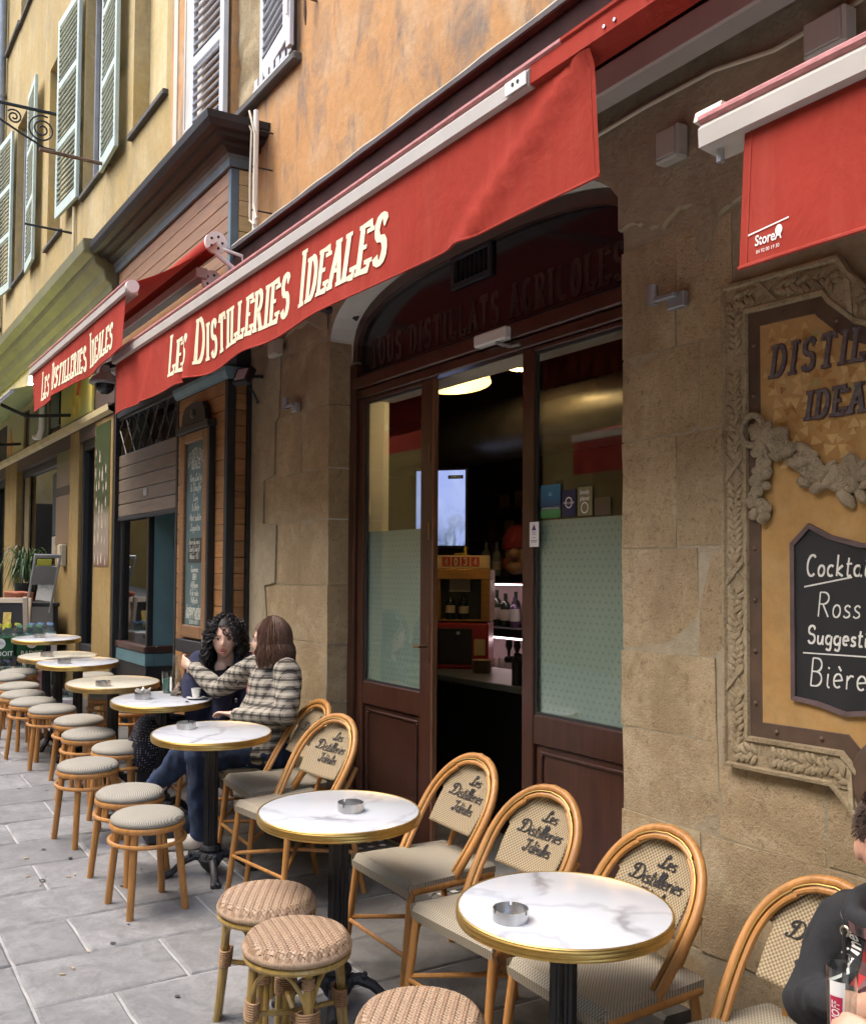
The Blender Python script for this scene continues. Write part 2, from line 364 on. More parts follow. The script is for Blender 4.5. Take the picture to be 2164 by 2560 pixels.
def m_wood(name, col, rough=.45, dark=.55, sc=(1, 1, 12), grain=5, orand=.12, coat=0):
    m, t, b = nodes_of(name); v = coords(t, sc, rnd=True)
    n = noi(t, v, grain, 7, .65, .8)
    c = ramp(t, n, [(.3, mul(col, dark)), (.55, col), (.8, mul(col, 1.25))])
    hs = t.nodes.new('ShaderNodeHueSaturation'); oi = t.nodes.new('ShaderNodeObjectInfo'); mr = N(t, 'ShaderNodeMapRange'); mr.inputs[3].default_value = 1-orand; mr.inputs[4].default_value = 1+orand
    t.links.new(oi.outputs['Random'], mr.inputs[0]); t.links.new(mr.outputs[0], hs.inputs['Value']); t.links.new(c, hs.inputs['Color'])
    t.links.new(hs.outputs[0], b.inputs['Base Color']); b.inputs['Roughness'].default_value = rough; b.inputs['Coat Weight'].default_value = coat; b.inputs['Coat Roughness'].default_value = .25
    bump(t, b, n, .12, .003); return m
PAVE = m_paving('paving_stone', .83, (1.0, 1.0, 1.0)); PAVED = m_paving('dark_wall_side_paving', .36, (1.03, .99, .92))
ORANGE = m_plaster('orange_plaster', (.46, .255, .11), (.40, .215, .09), (.49, .385, .26), (.17, .145, .125), 1.0, .85, (1.3, 1.3, .5))
YELLOW = m_plaster('yellow_plaster', (.39, .29, .125), (.31, .235, .11), (.46, .385, .235), (.26, .22, .15), .8, .8, (1.7, 1.7, .34))
SHOPY = m_plaster('shop_yellow_plaster', (.29, .20, .075), (.22, .15, .055), (.34, .25, .11), (.17, .12, .055), 1.0, .5)
BEIGE = m_plaster('beige_plaster', (.40, .335, .225), (.31, .25, .16), (.47, .41, .30), (.27, .22, .145), 1.2, .5, (1.4, 1.4, .8), .9)
SOFFIT = mat('white_soffit_plaster', (.66, .645, .58), .9, var=.12, scale=3, bmp=.3, bscale=15)
STONE = m_stone('brown_stone', (.47, .355, .21), (.33, .245, .14), (.60, .50, .335))
MORTAR = mat('mortar', (.40, .335, .235), .95, var=.25, scale=9, bmp=.6, bscale=30)
JOINT = mat('pavement_joint', (.37, .37, .36), .9, var=.25, scale=7, bmp=.4, bscale=50)
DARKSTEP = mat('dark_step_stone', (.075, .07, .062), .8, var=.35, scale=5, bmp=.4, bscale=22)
MAROON = m_wood('maroon_wood', (.062, .023, .014), .35, .6, (6, 6, .5), 4, .1, .3)
PELMET = mat('maroon_pelmet_paint', (.030, .011, .010), .8, var=.4, scale=6, bmp=.15, spec=.15)
PLANK = m_wood('brown_plank', (.31, .155, .058), .5, .62, (1, 1, 9), 3, .16)
PLANKSUN = m_wood('sunlit_plank', (.56, .41, .19), .6, .8, (6, 1, 9), 2.5, .05)  # for the side face of the frieze: sunlight put into the paler colour
BLUEG = mat('blue_grey_paint', (.10, .145, .165), .5, var=.2)
CHAR = mat('charcoal_paint', (.014, .015, .018), .6, var=.3)
BLACK = mat('black_paint', (.012, .012, .014), .45, var=.3)
DARKIN = mat('dark_interior', (.03, .024, .02), .8, var=.3)
WHITEPL = mat('white_plastic', (.72, .70, .65), .4, var=.06)
GREYM = mat('grey_metal', (.36, .38, .41), .4, .5, var=.12)
STEEL = mat('brushed_steel', (.62, .62, .62), .28, 1.0, var=.08, scale=30, stretch=(1, 1, 14))
CABLEB = mat('black_cable', (.015, .015, .016), .55, var=.2)
CABLEC = mat('cream_cable', (.62, .56, .43), .6, var=.1)
RUST = mat('rusty_iron', (.14, .085, .055), .75, .2, var=.4, scale=12)
IRON = mat('dark_wrought_iron', (.018, .021, .028), .5, .4, var=.2)
ZINC = mat('zinc_pipe', (.26, .29, .33), .5, .4, var=.15)
TEALW = mat('dark_teal_panel', (.085, .165, .185), .5, var=.2)
OLIVE = mat('olive_green_moulding', (.135, .13, .052), .6, var=.22, scale=3, bmp=.15)
CREAMB = mat('cream_moulding', (.54, .45, .24), .7, var=.2, scale=3)
def m_glass(name, tint=(.75, .82, .8), rough=.02, refl=1.0, alpha=.85):
    m, t, b = nodes_of(name); t.nodes.remove(b); o = t.nodes['Material Output']
    gl = t.nodes.new('ShaderNodeBsdfGlossy'); gl.inputs['Roughness'].default_value = rough
    tr = t.nodes.new('ShaderNodeBsdfTransparent'); tr.inputs[0].default_value = c4(mul(tint, alpha))
    fr = t.nodes.new('ShaderNodeLayerWeight'); fr.inputs[0].default_value = .5
    pw = N(t, 'ShaderNodeMath', operation='POWER'); pw.inputs[1].default_value = 4.0; t.links.new(fr.outputs['Facing'], pw.inputs[0])
    ma = N(t, 'ShaderNodeMath', operation='MULTIPLY_ADD'); ma.inputs[1].default_value = .9*refl; ma.inputs[2].default_value = .045*refl
    mx = t.nodes.new('ShaderNodeMixShader'); t.links.new(pw.outputs[0], ma.inputs[0]); t.links.new(ma.outputs[0], mx.inputs[0])
    t.links.new(tr.outputs[0], mx.inputs[1]); t.links.new(gl.outputs[0], mx.inputs[2]); t.links.new(mx.outputs[0], o.inputs[0]); return m
GLASS = m_glass('window_glass', (.95, .98, .97), refl=1.5, alpha=.97)
SHOPGLASS = m_glass('dark_shop_glass', (.35, .42, .42), .03, 1.3, .8)

# ================================================================== street
st = struct(MB().add([(x, y, G(x, y)) for x, y in ((-60, -14), (20, -14), (20, 8), (-60, 8))], [(0, 1, 2, 3)]).build('street_paving', JOINT))
def slab(x0, x1, y0, y1):
    g = .0055; x0 += g; x1 -= g; y0 += g; y1 -= g
    mb = MB(); cx, cy = (x0+x1)/2, (y0+y1)/2; hx, hy = (x1-x0)/2, (y1-y0)/2; h = .007+random.uniform(0, .004); c = .010
    def ring(k, z, nx=4, ny=4):
        pts = []
        for i in range(nx): pts.append((-hx+k+2*(hx-k)*i/nx, -hy+k))
        for i in range(ny): pts.append((hx-k, -hy+k+2*(hy-k)*i/ny))
        for i in range(nx): pts.append((hx-k-2*(hx-k)*i/nx, hy-k))
        for i in range(ny): pts.append((-hx+k, hy-k-2*(hy-k)*i/ny))
        out = []
        for a, b_ in pts:
            q = noise.noise_vector(Vector((cx+a, cy+b_, k*9))*9)*.005
            out.append((a+q.x, b_+q.y, z + (G(cx+a, cy+b_)-G(cx, cy))))
        return out
    r0_, r1_ = ring(0, .001), ring(c, h); n = len(r0_)
    mb.add(r0_+r1_, [(i, (i+1) % n, n+(i+1) % n, n+i) for i in range(n)] + [tuple(range(n, 2*n))])
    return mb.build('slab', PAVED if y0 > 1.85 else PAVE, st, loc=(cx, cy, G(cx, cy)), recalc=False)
xs_ = [-4.04+.4195*k for k in range(-25, 9)]
for i, x in enumerate(xs_):
    k = i-25
    ys = [.755, 1.05, 1.64, 1.93, 2.60] if k % 2 == 0 else [.755, 1.34, 1.93, 2.60]
    for a, b_ in zip(ys[:-1], ys[1:]): slab(x, x+.4195, a, b_)
    o = .0 if k % 2 else .29
    for a, b_ in ((.755, .17+o*.6), (.17+o*.6, -.42+o*.6)):
        if x > -8: slab(x, x+.4195, b_, a)
# raised step of dark stone along the house, with the tiled threshold
step = thing('stone_step', 'dark stone step along the foot of the bar wall', 'step')
def stepbox(x0, x1, ztop):
    mb = MB(); vs = []
    mb.add([(x0, 2.475, G(x0, 2.475)-.05), (x1, 2.475, G(x1, 2.475)-.05), (x1, 2.475, ztop-.012), (x0, 2.475, ztop-.012), (x0, 2.488, ztop), (x1, 2.488, ztop), (x0, 2.80, ztop), (x1, 2.80, ztop), (x0, 2.8, G(x0, 2.6)-.05), (x1, 2.8, G(x1, 2.6)-.05)],
           [(0, 1, 2, 3), (3, 2, 5, 4), (4, 5, 7, 6), (1, 9, 7, 5, 2), (0, 3, 4, 6, 8), (8, 6, 7, 9)])
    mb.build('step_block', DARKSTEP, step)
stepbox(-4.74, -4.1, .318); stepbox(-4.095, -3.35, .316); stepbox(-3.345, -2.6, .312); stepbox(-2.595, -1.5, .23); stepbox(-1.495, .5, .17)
TILEF = mat('threshold_tile', (.10, .085, .07), .5, var=.3)
mosaic = MB()
for i in range(28):
    for j in range(4):
        x = -5.42+.095*i; y = 2.50+.07*j + (.035 if i % 2 else 0)
        if x > -4.75 and y < 2.49: continue
        mosaic.cbox(x, x+.03, y, y+.03, .3192 if x > -4.73 else .2992, .3212 if x > -4.73 else .3012, .0005)
WHITET = mat('white_mosaic_tile', (.55, .54, .5), .4, var=.1)
mo = mosaic.build('mosaic_inlay', WHITET, step); mo['kind'] = 'stuff'
MB().box(-5.47, -4.742, 2.50, 2.80, .1, .298).build('threshold_slab', TILEF, step)

# ================================================================== walls with openings
def wall_holes(mb, x0, x1, z0, z1, holes, y, depth=.22):
    X = sorted(set([x0, x1]+[h[i] for h in holes for i in (0, 1)])); Z = sorted(set([z0, z1]+[h[i] for h in holes for i in (2, 3)]))
    for a, b_ in zip(X[:-1], X[1:]):
        for c, d in zip(Z[:-1], Z[1:]):
            if any(h[0] <= a and b_ <= h[1] and h[2] <= c and d <= h[3] for h in holes): continue
            mb.add([(a, y, c), (b_, y, c), (b_, y, d), (a, y, d)], [(0, 1, 2, 3)])
    for h in holes:
        a, b_, c, d = h[:4]; e = y+depth
        mb.add([(a, y, c), (b_, y, c), (b_, y, d), (a, y, d), (a, e, c), (b_, e, c), (b_, e, d), (a, e, d)], [(0, 3, 7, 4), (1, 5, 6, 2), (3, 2, 6, 7), (0, 4, 5, 1)])
    return mb
bar = thing('bar_building', 'old orange plastered house with stone ground floor around the arched bar door', 'building', (0, 2.6, 0)); bar.location = (0, 0, 0)
YW, YD = 2.6, 2.75
XL, XR = -5.49, -2.935
arch = []
for i in range(25):
    a = pi - pi*i/24; c_, s_ = cos(a), sin(a)
    arch.append(((XL+XR)/2 + (XR-XL)/2*(abs(c_)**.8)*(1 if c_ > 0 else -1), 3.03+.41*(abs(s_)**.62)))
gw = MB()
gw.add([(-6.72, YW, -.2), (XL, YW, -.2), (XL, YW, 3.03), (-6.72, YW, 3.03)], [(0, 1, 2, 3)])
gw.add([(XR, YW, -.2), (3, YW, -.2), (3, YW, 3.03), (XR, YW, 3.03)], [(0, 1, 2, 3)])
top = 3.90
gw.add([(-6.72, YW, 3.03), (XL, YW, 3.03), (XL, YW, top), (-6.72, YW, top)], [(0, 1, 2, 3)])
gw.add([(XR, YW, 3.03), (3, YW, 3.03), (3, YW, top), (XR, YW, top)], [(0, 1, 2, 3)])
for (a, b_), (c, d) in zip(arch[:-1], arch[1:]): gw.add([(a, YW, b_), (c, YW, d), (c, YW, top), (a, YW, top)], [(0, 1, 2, 3)])
gwall = gw.build('ground_floor_wall', BEIGE, bar)
sf = MB()
path = [(XL, -.2)] + arch + [(XR, -.2)]
for (a, b_), (c, d) in zip(path[:-1], path[1:]): sf.add([(a, YW, b_), (c, YW, d), (c, 3.0, d), (a, 3.0, b_)], [(0, 1, 2, 3)])
sf.build('arch_reveal', SOFFIT, bar)
# stone blocks of the two piers, each worn on its own
def block(x0, x1, z0, z1, yf, yb, wear=.006, reveal=0):
    mb = MB(); g = .0035; x0 += g; x1 -= g; z0 += g; z1 -= g
    nx = max(3, int((x1-x0)/.10)); nz = max(3, int((z1-z0)/.10)); ph = random.uniform(0, 50)
    def front(u, v):
        x = x0+(x1-x0)*u; z = z0+(z1-z0)*v
        e = min(u*(x1-x0), (1-u)*(x1-x0), v*(z1-z0), (1-v)*(z1-z0))
        p = Vector((x*3+ph, z*3, 2)); d = noise.noise(p)*wear + noise.noise(p*3.1)*wear*.5
        if e < .012: d += .005
        q = noise.noise_vector(p*1.7)*.009
        return (x+q.x*(1 if 0 < u < 1 else .9), yf+d, z+q.z)
    pts = {}
    mb.grid(nx, nz, front)
    n = (nx+1)*(nz+1); ring = [i*(nz+1) for i in range(nx+1)] + [nx*(nz+1)+j for j in range(1, nz+1)] + [i*(nz+1)+nz for i in range(nx-1, -1, -1)] + [j for j in range(nz-1, 0, -1)]
    base = len(mb.v)
    for i in ring: mb.v.append(Vector((mb.v[i].x, yb, mb.v[i].z)))
    for k in range(len(ring)): k2 = (k+1) % len(ring); mb.f.append((ring[k], ring[k2], base+k2, base+k))
    return mb.build('stone_block', STONE, gwall, smooth=50)
PROUD = .007
for a, b_, x0 in ((.20, .62, -6.3), (.62, 1.02, -6.08), (1.02, 1.36, -6.36), (1.36, 1.70, -6.42), (1.70, 2.09, -6.22), (2.09, 2.39, -6.44), (2.39, 2.76, -6.26), (2.76, 3.16, -6.20)):
    xm = x0+random.uniform(.28, .42) if b_-a > .35 else None
    if xm: block(x0, xm, a, b_, YW-PROUD, YW+.02); block(xm, XL+.012, a, b_, YW-PROUD, YD-.01)
    else: block(x0, XL+.012, a, b_, YW-PROUD, YD-.01)
block(-5.98, XL+.01, 3.16, 3.30, YW-.010, YW+.02)
for a, b_, xs in ((.13, .52, (-2.2, -1.2, -.2)), (.52, .915, (-2.55, -1.9, -1.0)), (.915, 1.22, (-2.47, -2.05, -1.2)), (1.22, 1.50, (-2.48,)), (1.50, 1.872, (-2.56, -2.40)), (1.872, 2.266, (-2.66, -2.40)), (2.266, 2.575, (-2.55, -2.40)), (2.575, 2.98, (-2.66, -2.40))):
    x = XR-.012; first = True
    for xe in xs: block(x, xe, a, b_, YW-PROUD+random.uniform(-.002, .002), (YD-.01) if first else YW+.02); x = xe; first = False
# upper plaster that has flaked away along an uneven edge
pl = MB(); edge = [(-2.95, 3.06), (-2.90, 3.075), (-2.845, 3.066), (-2.78, 3.03), (-2.72, 3.015), (-2.68, 3.04), (-2.64, 3.062), (-2.573, 3.05), (-2.555, 2.95), (-2.537, 2.866), (-2.515, 2.835), (-2.495, 2.86), (-2.475, 2.93), (-2.454, 2.985), (-2.41, 3.0), (-2.367, 3.008), (-2.2, 3.03), (-1.6, 3.02), (-.5, 3.03), (1, 3.02)]
fine = []
for (a, b_), (c, d) in zip(edge[:-1], edge[1:]):
    k = max(1, int((c-a)/.02)) if c < -2 else 4
    for i in range(k): u = i/k; x = a+(c-a)*u; z = b_+(d-b_)*u; fine.append((x, z + .016*noise.noise(Vector((x*30, 3, 1)))+.008*noise.noise(Vector((x*90, 5, 1)))))
fine.append(edge[-1])
arx = [p for p in arch if p[0] > -3.35][::-1]
def archz(x):
    if x < XR: 
        for (a, b_), (c, d) in zip(arch[:-1], arch[1:]):
            if a <= x <= c: return b_+(d-b_)*(x-a)/max(1e-6, c-a)
    return 0
yo = YW-.015
for (a, b_), (c, d) in zip(fine[:-1], fine[1:]):
    pl.add([(a, yo+.006, b_), (c, yo+.006, d), (c, yo, d+.004), (a, yo, b_+.004), (a, YW+.002, b_-.003), (c, YW+.002, d-.003), (c, yo, top), (a, yo, top)], [(0, 1, 2, 3), (4, 5, 1, 0), (3, 2, 6, 7)])
pl.build('flaked_plaster', BEIGE, bar)
pl2 = MB(); e2 = [(-6.72, 3.28), (-6.5, 3.3), (-6.42, 3.04), (-6.36, 2.98), (-6.3, 3.0), (-6.24, 3.2), (-6.12, 3.28), (-6.0, 3.31), (-5.9, 3.29), (-5.8, 3.31), (-5.6, 3.22), (XL-.005, 3.2)]
for (a, b_), (c, d) in zip(e2[:-1], e2[1:]):
    pl2.add([(a, yo+.004, b_), (c, yo+.004, d), (c, yo, d+.012), (a, yo, b_+.012), (a, YW+.002, b_-.003), (c, YW+.002, d-.003), (c, yo, top), (a, yo, top)], [(0, 1, 2, 3), (4, 5, 1, 0), (3, 2, 6, 7)])
pl2.build('flaked_plaster', BEIGE, bar)
side_pl = MB(); ed = [(.25, -6.30), (1.36, -6.36), (1.69, -6.42), (1.71, -6.25), (2.08, -6.24), (2.10, -6.46), (2.38, -6.46), (2.41, -6.28), (2.75, -6.27), (2.78, -6.22), (3.0, -6.2), (3.28, -6.2)]
for (a, b_), (c, d) in zip(ed[:-1], ed[1:]):
    side_pl.add([(-6.715, yo+.002, a), (b_, yo+.002, a), (d, yo+.002, c), (-6.715, yo+.002, c), (b_, YW, a), (d, YW, c)], [(0, 1, 2, 3), (1, 4, 5, 2)])
side_pl.build('flaked_plaster', BEIGE, bar)
# upper storeys
up = MB(); wall_holes(up, -8.72, 3, 3.9, 13, [(-7.22, -6.02, 5.09, 7.0), (-2.6, -1.5, 5.1, 7.0), (-7.2, -6.0, 8.2, 10.0)], YW, .3)
up.build('upper_wall', ORANGE, bar)
MB().add([(-8.72, YW, 13), (3, YW, 13), (3, 9, 13), (-8.72, 9, 13)], [(0, 1, 2, 3)]).build('roof', mat('roof_tile', (.3, .13, .07), .9), bar)
MB().add([(3, YW, 0), (3, 9, 0), (3, 9, 13), (3, YW, 13)], [(0, 1, 2, 3)]).build('side_wall', BEIGE, bar)
RUB = m_stone('rubble_jamb', (.44, .35, .20), (.25, .19, .11), (.60, .53, .38))
rb = MB(); rb.grid(8, 20, lambda u, v: (-7.22+.5*u, YW+.06+.05*noise.noise(Vector((u*5, v*12, 1))), 5.1+1.9*v)); rb.build('rubble_infill', RUB, bar, smooth=True)
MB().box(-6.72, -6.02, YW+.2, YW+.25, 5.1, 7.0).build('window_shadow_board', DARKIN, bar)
SILL = mat('dark_sill_stone', (.07, .062, .055), .8, var=.3)
MB().cbox(-7.32, -5.94, YW-.06, YW+.1, 5.00, 5.06, .01).build('window_sill', SILL, bar)
# shallow blind panel left of the window and pale band at the edge of the house
MB().cbox(-8.62, -8.52, YW-.012, YW+.02, 4.0, 13, .004).build('corner_band', mat('pale_band_plaster', (.52, .45, .36), .9, var=.2, scale=2, stretch=(3, 3, .4)), bar)
bp = MB(); wall = [(-8.30, -7.98, 5.42, 7.2)]
for h in wall:
    bp.cbox(h[0]-.03, h[0], YW-.012, YW+.01, h[2]-.03, h[3], .003); bp.cbox(h[0], h[1]+.1, YW-.012, YW+.01, h[2]-.03, h[2], .003); bp.box(h[0], h[1]+.1, YW-.003, YW+.01, h[2], h[3])
bp.build('blind_panel', mat('grey_panel_plaster', (.46, .44, .40), .9, var=.15, scale=3), bar)

# ================================================================== bar interior (rooms beyond the open door)
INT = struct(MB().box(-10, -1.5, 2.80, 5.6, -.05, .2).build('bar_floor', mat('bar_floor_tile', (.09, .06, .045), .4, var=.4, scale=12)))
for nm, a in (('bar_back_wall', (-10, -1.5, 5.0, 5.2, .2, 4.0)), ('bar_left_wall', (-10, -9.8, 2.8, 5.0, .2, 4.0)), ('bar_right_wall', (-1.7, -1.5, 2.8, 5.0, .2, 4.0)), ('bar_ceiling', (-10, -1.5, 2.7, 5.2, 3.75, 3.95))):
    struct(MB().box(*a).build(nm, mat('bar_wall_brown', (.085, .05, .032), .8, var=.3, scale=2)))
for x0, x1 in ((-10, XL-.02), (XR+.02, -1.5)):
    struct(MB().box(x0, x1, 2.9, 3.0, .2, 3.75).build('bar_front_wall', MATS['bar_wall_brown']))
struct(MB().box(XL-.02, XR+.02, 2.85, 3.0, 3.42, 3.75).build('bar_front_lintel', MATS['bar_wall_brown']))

# ================================================================== glazed timber door front in the arch
df = thing('door_front', 'maroon timber door front with glass panes and an arched fanlight in the stone doorway', 'door', (-4.2, 2.75, .31)); df.location = (0, 0, 0)
Y0, Y1 = 2.75, 2.81
zb = .322
def fr(name, x0, x1, z0, z1, y0=Y0, y1=Y1, m=MAROON, parent=None, c=.006): return MB().cbox(x0, x1, y0, y1, z0, z1, c).build(name, m, parent or df)
fr('jamb', -5.489, -5.41, .30, 3.0, Y0-.02, Y1+.02); fr('jamb', -3.02, -2.936, zb, 3.0, Y0-.01, Y1+.02)
fr('transom', -5.43, -2.95, 2.845, 2.915, Y0-.025, Y1+.01); fr('transom', -5.41, -3.02, 2.79, 2.843, Y0-.006, Y1)
fr('transom_moulding', -5.40, -3.0, 2.917, 2.94, Y0+.004, Y1, BLACK)
# arched fanlight: frame ring, dark panes, painted words
fa = MB(); ai = [(-4.2+(x+4.2)*.955, 2.94+(z-2.94)*.86) for x, z in arch]; ao = [(-4.21+(x+4.21)*.995, z-.006) for x, z in arch]
for k in range(len(arch)-1):
    a, b_, c, d = ao[k], ao[k+1], ai[k+1], ai[k]
    fa.add([(a[0], Y0, a[1]), (b_[0], Y0, b_[1]), (c[0], Y0, c[1]), (d[0], Y0, d[1]), (d[0], Y0+.04, d[1]), (c[0], Y0+.04, c[1])], [(0, 1, 2, 3), (3, 2, 5, 4)])
fa.build('arch_frame', MAROON, df)
FANG = mat('dark_fanlight_glass', (.010, .010, .013), .12, var=.1)
fg = MB(); n = len(ai)
fg.add([(x, Y0+.03, z) for x, z in ai] + [(x, Y0+.03, 2.92) for x, z in ai], [(i, i+1, n+i+1, n+i) for i in range(n-1)])
fan = fg.build('fanlight_pane', FANG, df)
REDT = mat('faded_red_lettering', (.045, .014, .011), .6, var=.5, scale=9)
s1, w1 = layout('TOUS DISTILLATS AGRICOLES', .15, .18, GL, None, 0, .62)
stroke_mesh(s1, lambda u, v, l: (-5.30+u*(2.17/w1), Y0+.029-.001-l, 2.965+v), .024, .012, .008).build('fanlight_lettering', REDT, df)
vg = MB(); vg.cbox(-4.42, -4.06, Y0+.012, Y0+.029, 3.205, 3.235, .003); vg.cbox(-4.42, -4.06, Y0+.012, Y0+.029, 3.35, 3.375, .003); vg.cbox(-4.42, -4.39, Y0+.011, Y0+.029, 3.236, 3.349, .003); vg.cbox(-4.09, -4.06, Y0+.011, Y0+.029, 3.236, 3.349, .003)
for k in range(7): vg.box(-4.38+.041*k, -4.375+.041*k, Y0+.016, Y0+.028, 3.24, 3.345)
vg.build('vent_grille', CHAR, df)
# frosted film with small dark crosses
def m_film():
    m, t, b = nodes_of('frosted_film'); v = coords(t, (1, 1, 1))
    sx = t.nodes.new('ShaderNodeSeparateXYZ'); t.links.new(v, sx.inputs[0])
    def M2(op, a, b_=None):
        n = N(t, 'ShaderNodeMath', operation=op)
        for i, q in enumerate((a, b_)):
            if q is None: continue
            if isinstance(q, (int, float)): n.inputs[i].default_value = q
            else: t.links.new(q, n.inputs[i])
        return n.outputs[0]
    u = M2('MULTIPLY', sx.outputs[0], 26.0); w_ = M2('MULTIPLY', sx.outputs[2], 34.0)
    row = M2('FLOOR', w_); off = M2('MULTIPLY', M2('MODULO', row, 2.0), .5)
    fu = M2('ABSOLUTE', M2('SUBTRACT', M2('FRACT', M2('ADD', u, off)), .5)); fw = M2('ABSOLUTE', M2('SUBTRACT', M2('FRACT', w_), .5))
    cr = M2('MAXIMUM', M2('MULTIPLY', M2('LESS_THAN', fu, .055), M2('LESS_THAN', fw, .26)), M2('MULTIPLY', M2('LESS_THAN', fu, .18), M2('LESS_THAN', fw, .08)))
    c = mix(t, cr, ramp(t, noi(t, v, 2, 3), [(.3, (.30, .375, .325)), (.7, (.37, .435, .365))]), (.205, .275, .235))
    t.links.new(c, b.inputs['Base Color']); b.inputs['Roughness'].default_value = .55
    return m
FILM = m_film()
def leaf(x0, x1, gx0, gx1, name, panel, yo=0.0):
    r = MB().cbox(x0, gx0, Y0+yo, Y1-.022+yo, zb+.01, 2.788, .005).build(name, MAROON, df)
    MB().cbox(gx1, x1, Y0+yo, Y1-.022+yo, zb+.01, 2.788, .005).build('stile', MAROON, r)
    MB().cbox(gx0, gx1, Y0+.002+yo, Y1-.024+yo, 2.765, 2.786, .004).build('top_rail', MAROON, r)
    MB().cbox(gx0, gx1, Y0+.002+yo, Y1-.024+yo, 1.03, 1.16, .006).build('middle_rail', MAROON, r)
    MB().cbox(gx0, gx1, Y0+.002+yo, Y1-.024+yo, zb+.011, .46, .006).build('bottom_rail', MAROON, r)
    p = MB().cbox(gx0+.001, gx1-.001, Y0+.018+yo, Y1-.026+yo, .461, 1.029, .004).build('lower_panel', MAROON, r)
    q = MB()
    for (a, b_, c, d) in ((gx0+.04, gx1-.04, .99, 1.005), (gx0+.04, gx1-.04, .50, .515), (gx0+.04, gx0+.055, .5155, .9895), (gx1-.055, gx1-.04, .5155, .9895)): q.cbox(a, b_, Y0+.008+yo, Y0+.0175+yo, c, d, .004)
    q.build('panel_moulding', MAROON, r)
    MB().box(gx0, gx1, Y0+.026+yo, Y0+.031+yo, 1.16, 2.766).build('glass_pane', GLASS, r)
    MB().box(gx0+.002, gx1-.002, Y0+.0325+yo, Y0+.034+yo, 1.161, 2.012).build('frosted_film', FILM, r)
    be = MB()
    for (a, b_, c, d) in ((gx0, gx0+.012, 1.16, 2.765), (gx1-.012, gx1, 1.16, 2.765)): be.box(a, b_, Y0+.012+yo, Y0+.0255+yo, c, d)
    be.box(gx0+.012, gx1-.012, Y0+.012+yo, Y0+.0255+yo, 1.16, 1.172); be.box(gx0+.012, gx1-.012, Y0+.012+yo, Y0+.0255+yo, 2.753, 2.765)
    be.build('glazing_bead', mat('dark_bead', (.03, .03, .03), .5), r)
    return r
lf = leaf(-5.408, -4.565, -5.33, -4.685, 'door_leaf', True)
rt = leaf(-3.785, -3.02, -3.70, -3.02, 'door_leaf', True)
ed = MB(); ed.cbox(-4.563, -4.552, Y0-.004, Y0+.03, zb+.012, 2.785, .004); ed.build('lock_stile_edge', m_wood('worn_door_edge', (.22, .10, .045), .5, .6, (6, 6, .5)), lf)
lk = MB()
for z in (1.32, 1.42, 1.95, 2.35): lk.box(-4.60, -4.585, Y0-.004, Y0+.001, z, z+.09)
lk.build('lock_plate', mat('old_brass', (.22, .14, .07), .4, .8), lf)
hd = MB(); hd.tube([(-4.61, Y0-.002, 1.40), (-4.61, Y0-.045, 1.40), (-4.66, Y0-.05, 1.40)], .008, 8); hd.build('door_handle', MATS['old_brass'], lf)
tag(MB().cbox(-4.10, -3.84, 2.69, 2.742, 2.845, 2.905, .008).build('door_closer', WHITEPL), 'beige door closer box on the transom over the open doorway', 'door closer')
MB().tube([(-3.92, 2.70, 2.84), (-3.84, 2.72, 2.81), (-3.78, 2.735, 2.81)], .008, 6).build('closer_arm', GREYM, bpy.data.objects['door_closer'])
so_ = MB().box(-5.40, -3.03, 2.825, 2.98, 2.79, 2.83).build('inner_soffit', mat('cream_soffit', (.50, .44, .33), .7, var=.08), df)
# stickers on the right pane
def sticker(name, label, x0, x1, z0, z1, m, y=Y0+.0235, cat='sticker'):
    o = MB().box(x0, x1, y-.001, y, z0, z1).build(name, m); return tag(o, label, cat, None)
def m_grad(name, c0, c1, z0, z1, rough=.4):
    m, t, b = nodes_of(name); v = coords(t); s = t.nodes.new('ShaderNodeSeparateXYZ'); t.links.new(v, s.inputs[0])
    mr = N(t, 'ShaderNodeMapRange'); mr.inputs[1].default_value = z0; mr.inputs[2].default_value = z1; t.links.new(s.outputs[2], mr.inputs[0])
    t.links.new(ramp(t, mr.outputs[0], c0 if isinstance(c0, list) else [(0, c0), (1, c1)]), b.inputs['Base Color']); b.inputs['Roughness'].default_value = rough; return m
YS = Y0+.0235
s1_ = sticker('football_sticker', 'blue and green football poster sticker on the right door pane', -3.675, -3.535, 2.02, 2.165, m_grad('football_print', [(0, (.05, .22, .06)), (.22, (.08, .30, .10)), (.3, (.02, .05, .14)), (.6, (.02, .13, .28)), (1, (.03, .20, .33))], None, 2.02, 2.165))
TMP = bpy.data.scenes.new('bench')
def baked(o):
    TMP.collection.objects.link(o); vl = TMP.view_layers[0]; vl.update(); dg = vl.depsgraph; dg.update()
    me = bpy.data.meshes.new_from_object(o.evaluated_get(dg)); TMP.collection.objects.unlink(o); return me
def txt(body, size, m, parent, f, sx=1.0, shear=0, bold=0, name='lettering', align='CENTER'):
    cu = bpy.data.curves.new('t', 'FONT'); cu.body = body; cu.size = size; cu.align_x = align; cu.align_y = 'CENTER'; cu.shear = shear; cu.offset = bold; cu.resolution_u = 3
    o = bpy.data.objects.new('t', cu); me = baked(o); bpy.data.objects.remove(o)
    for v in me.vertices: v.co = Vector(f(v.co.x*sx, v.co.y))
    return link(name, me, m, parent)
PRW = mat('white_print', (.75, .76, .74), .5, var=.03); PRPALE = mat('pale_blue_print', (.45, .65, .75), .5, var=.03)
txt('ici', .028, PRPALE, s1_, lambda u, v: (-3.605+u, YS-.002, 2.125+v)); txt('CHAMPIONS LEAGUE', .013, PRW, s1_, lambda u, v: (-3.605+u, YS-.002, 2.062+v))
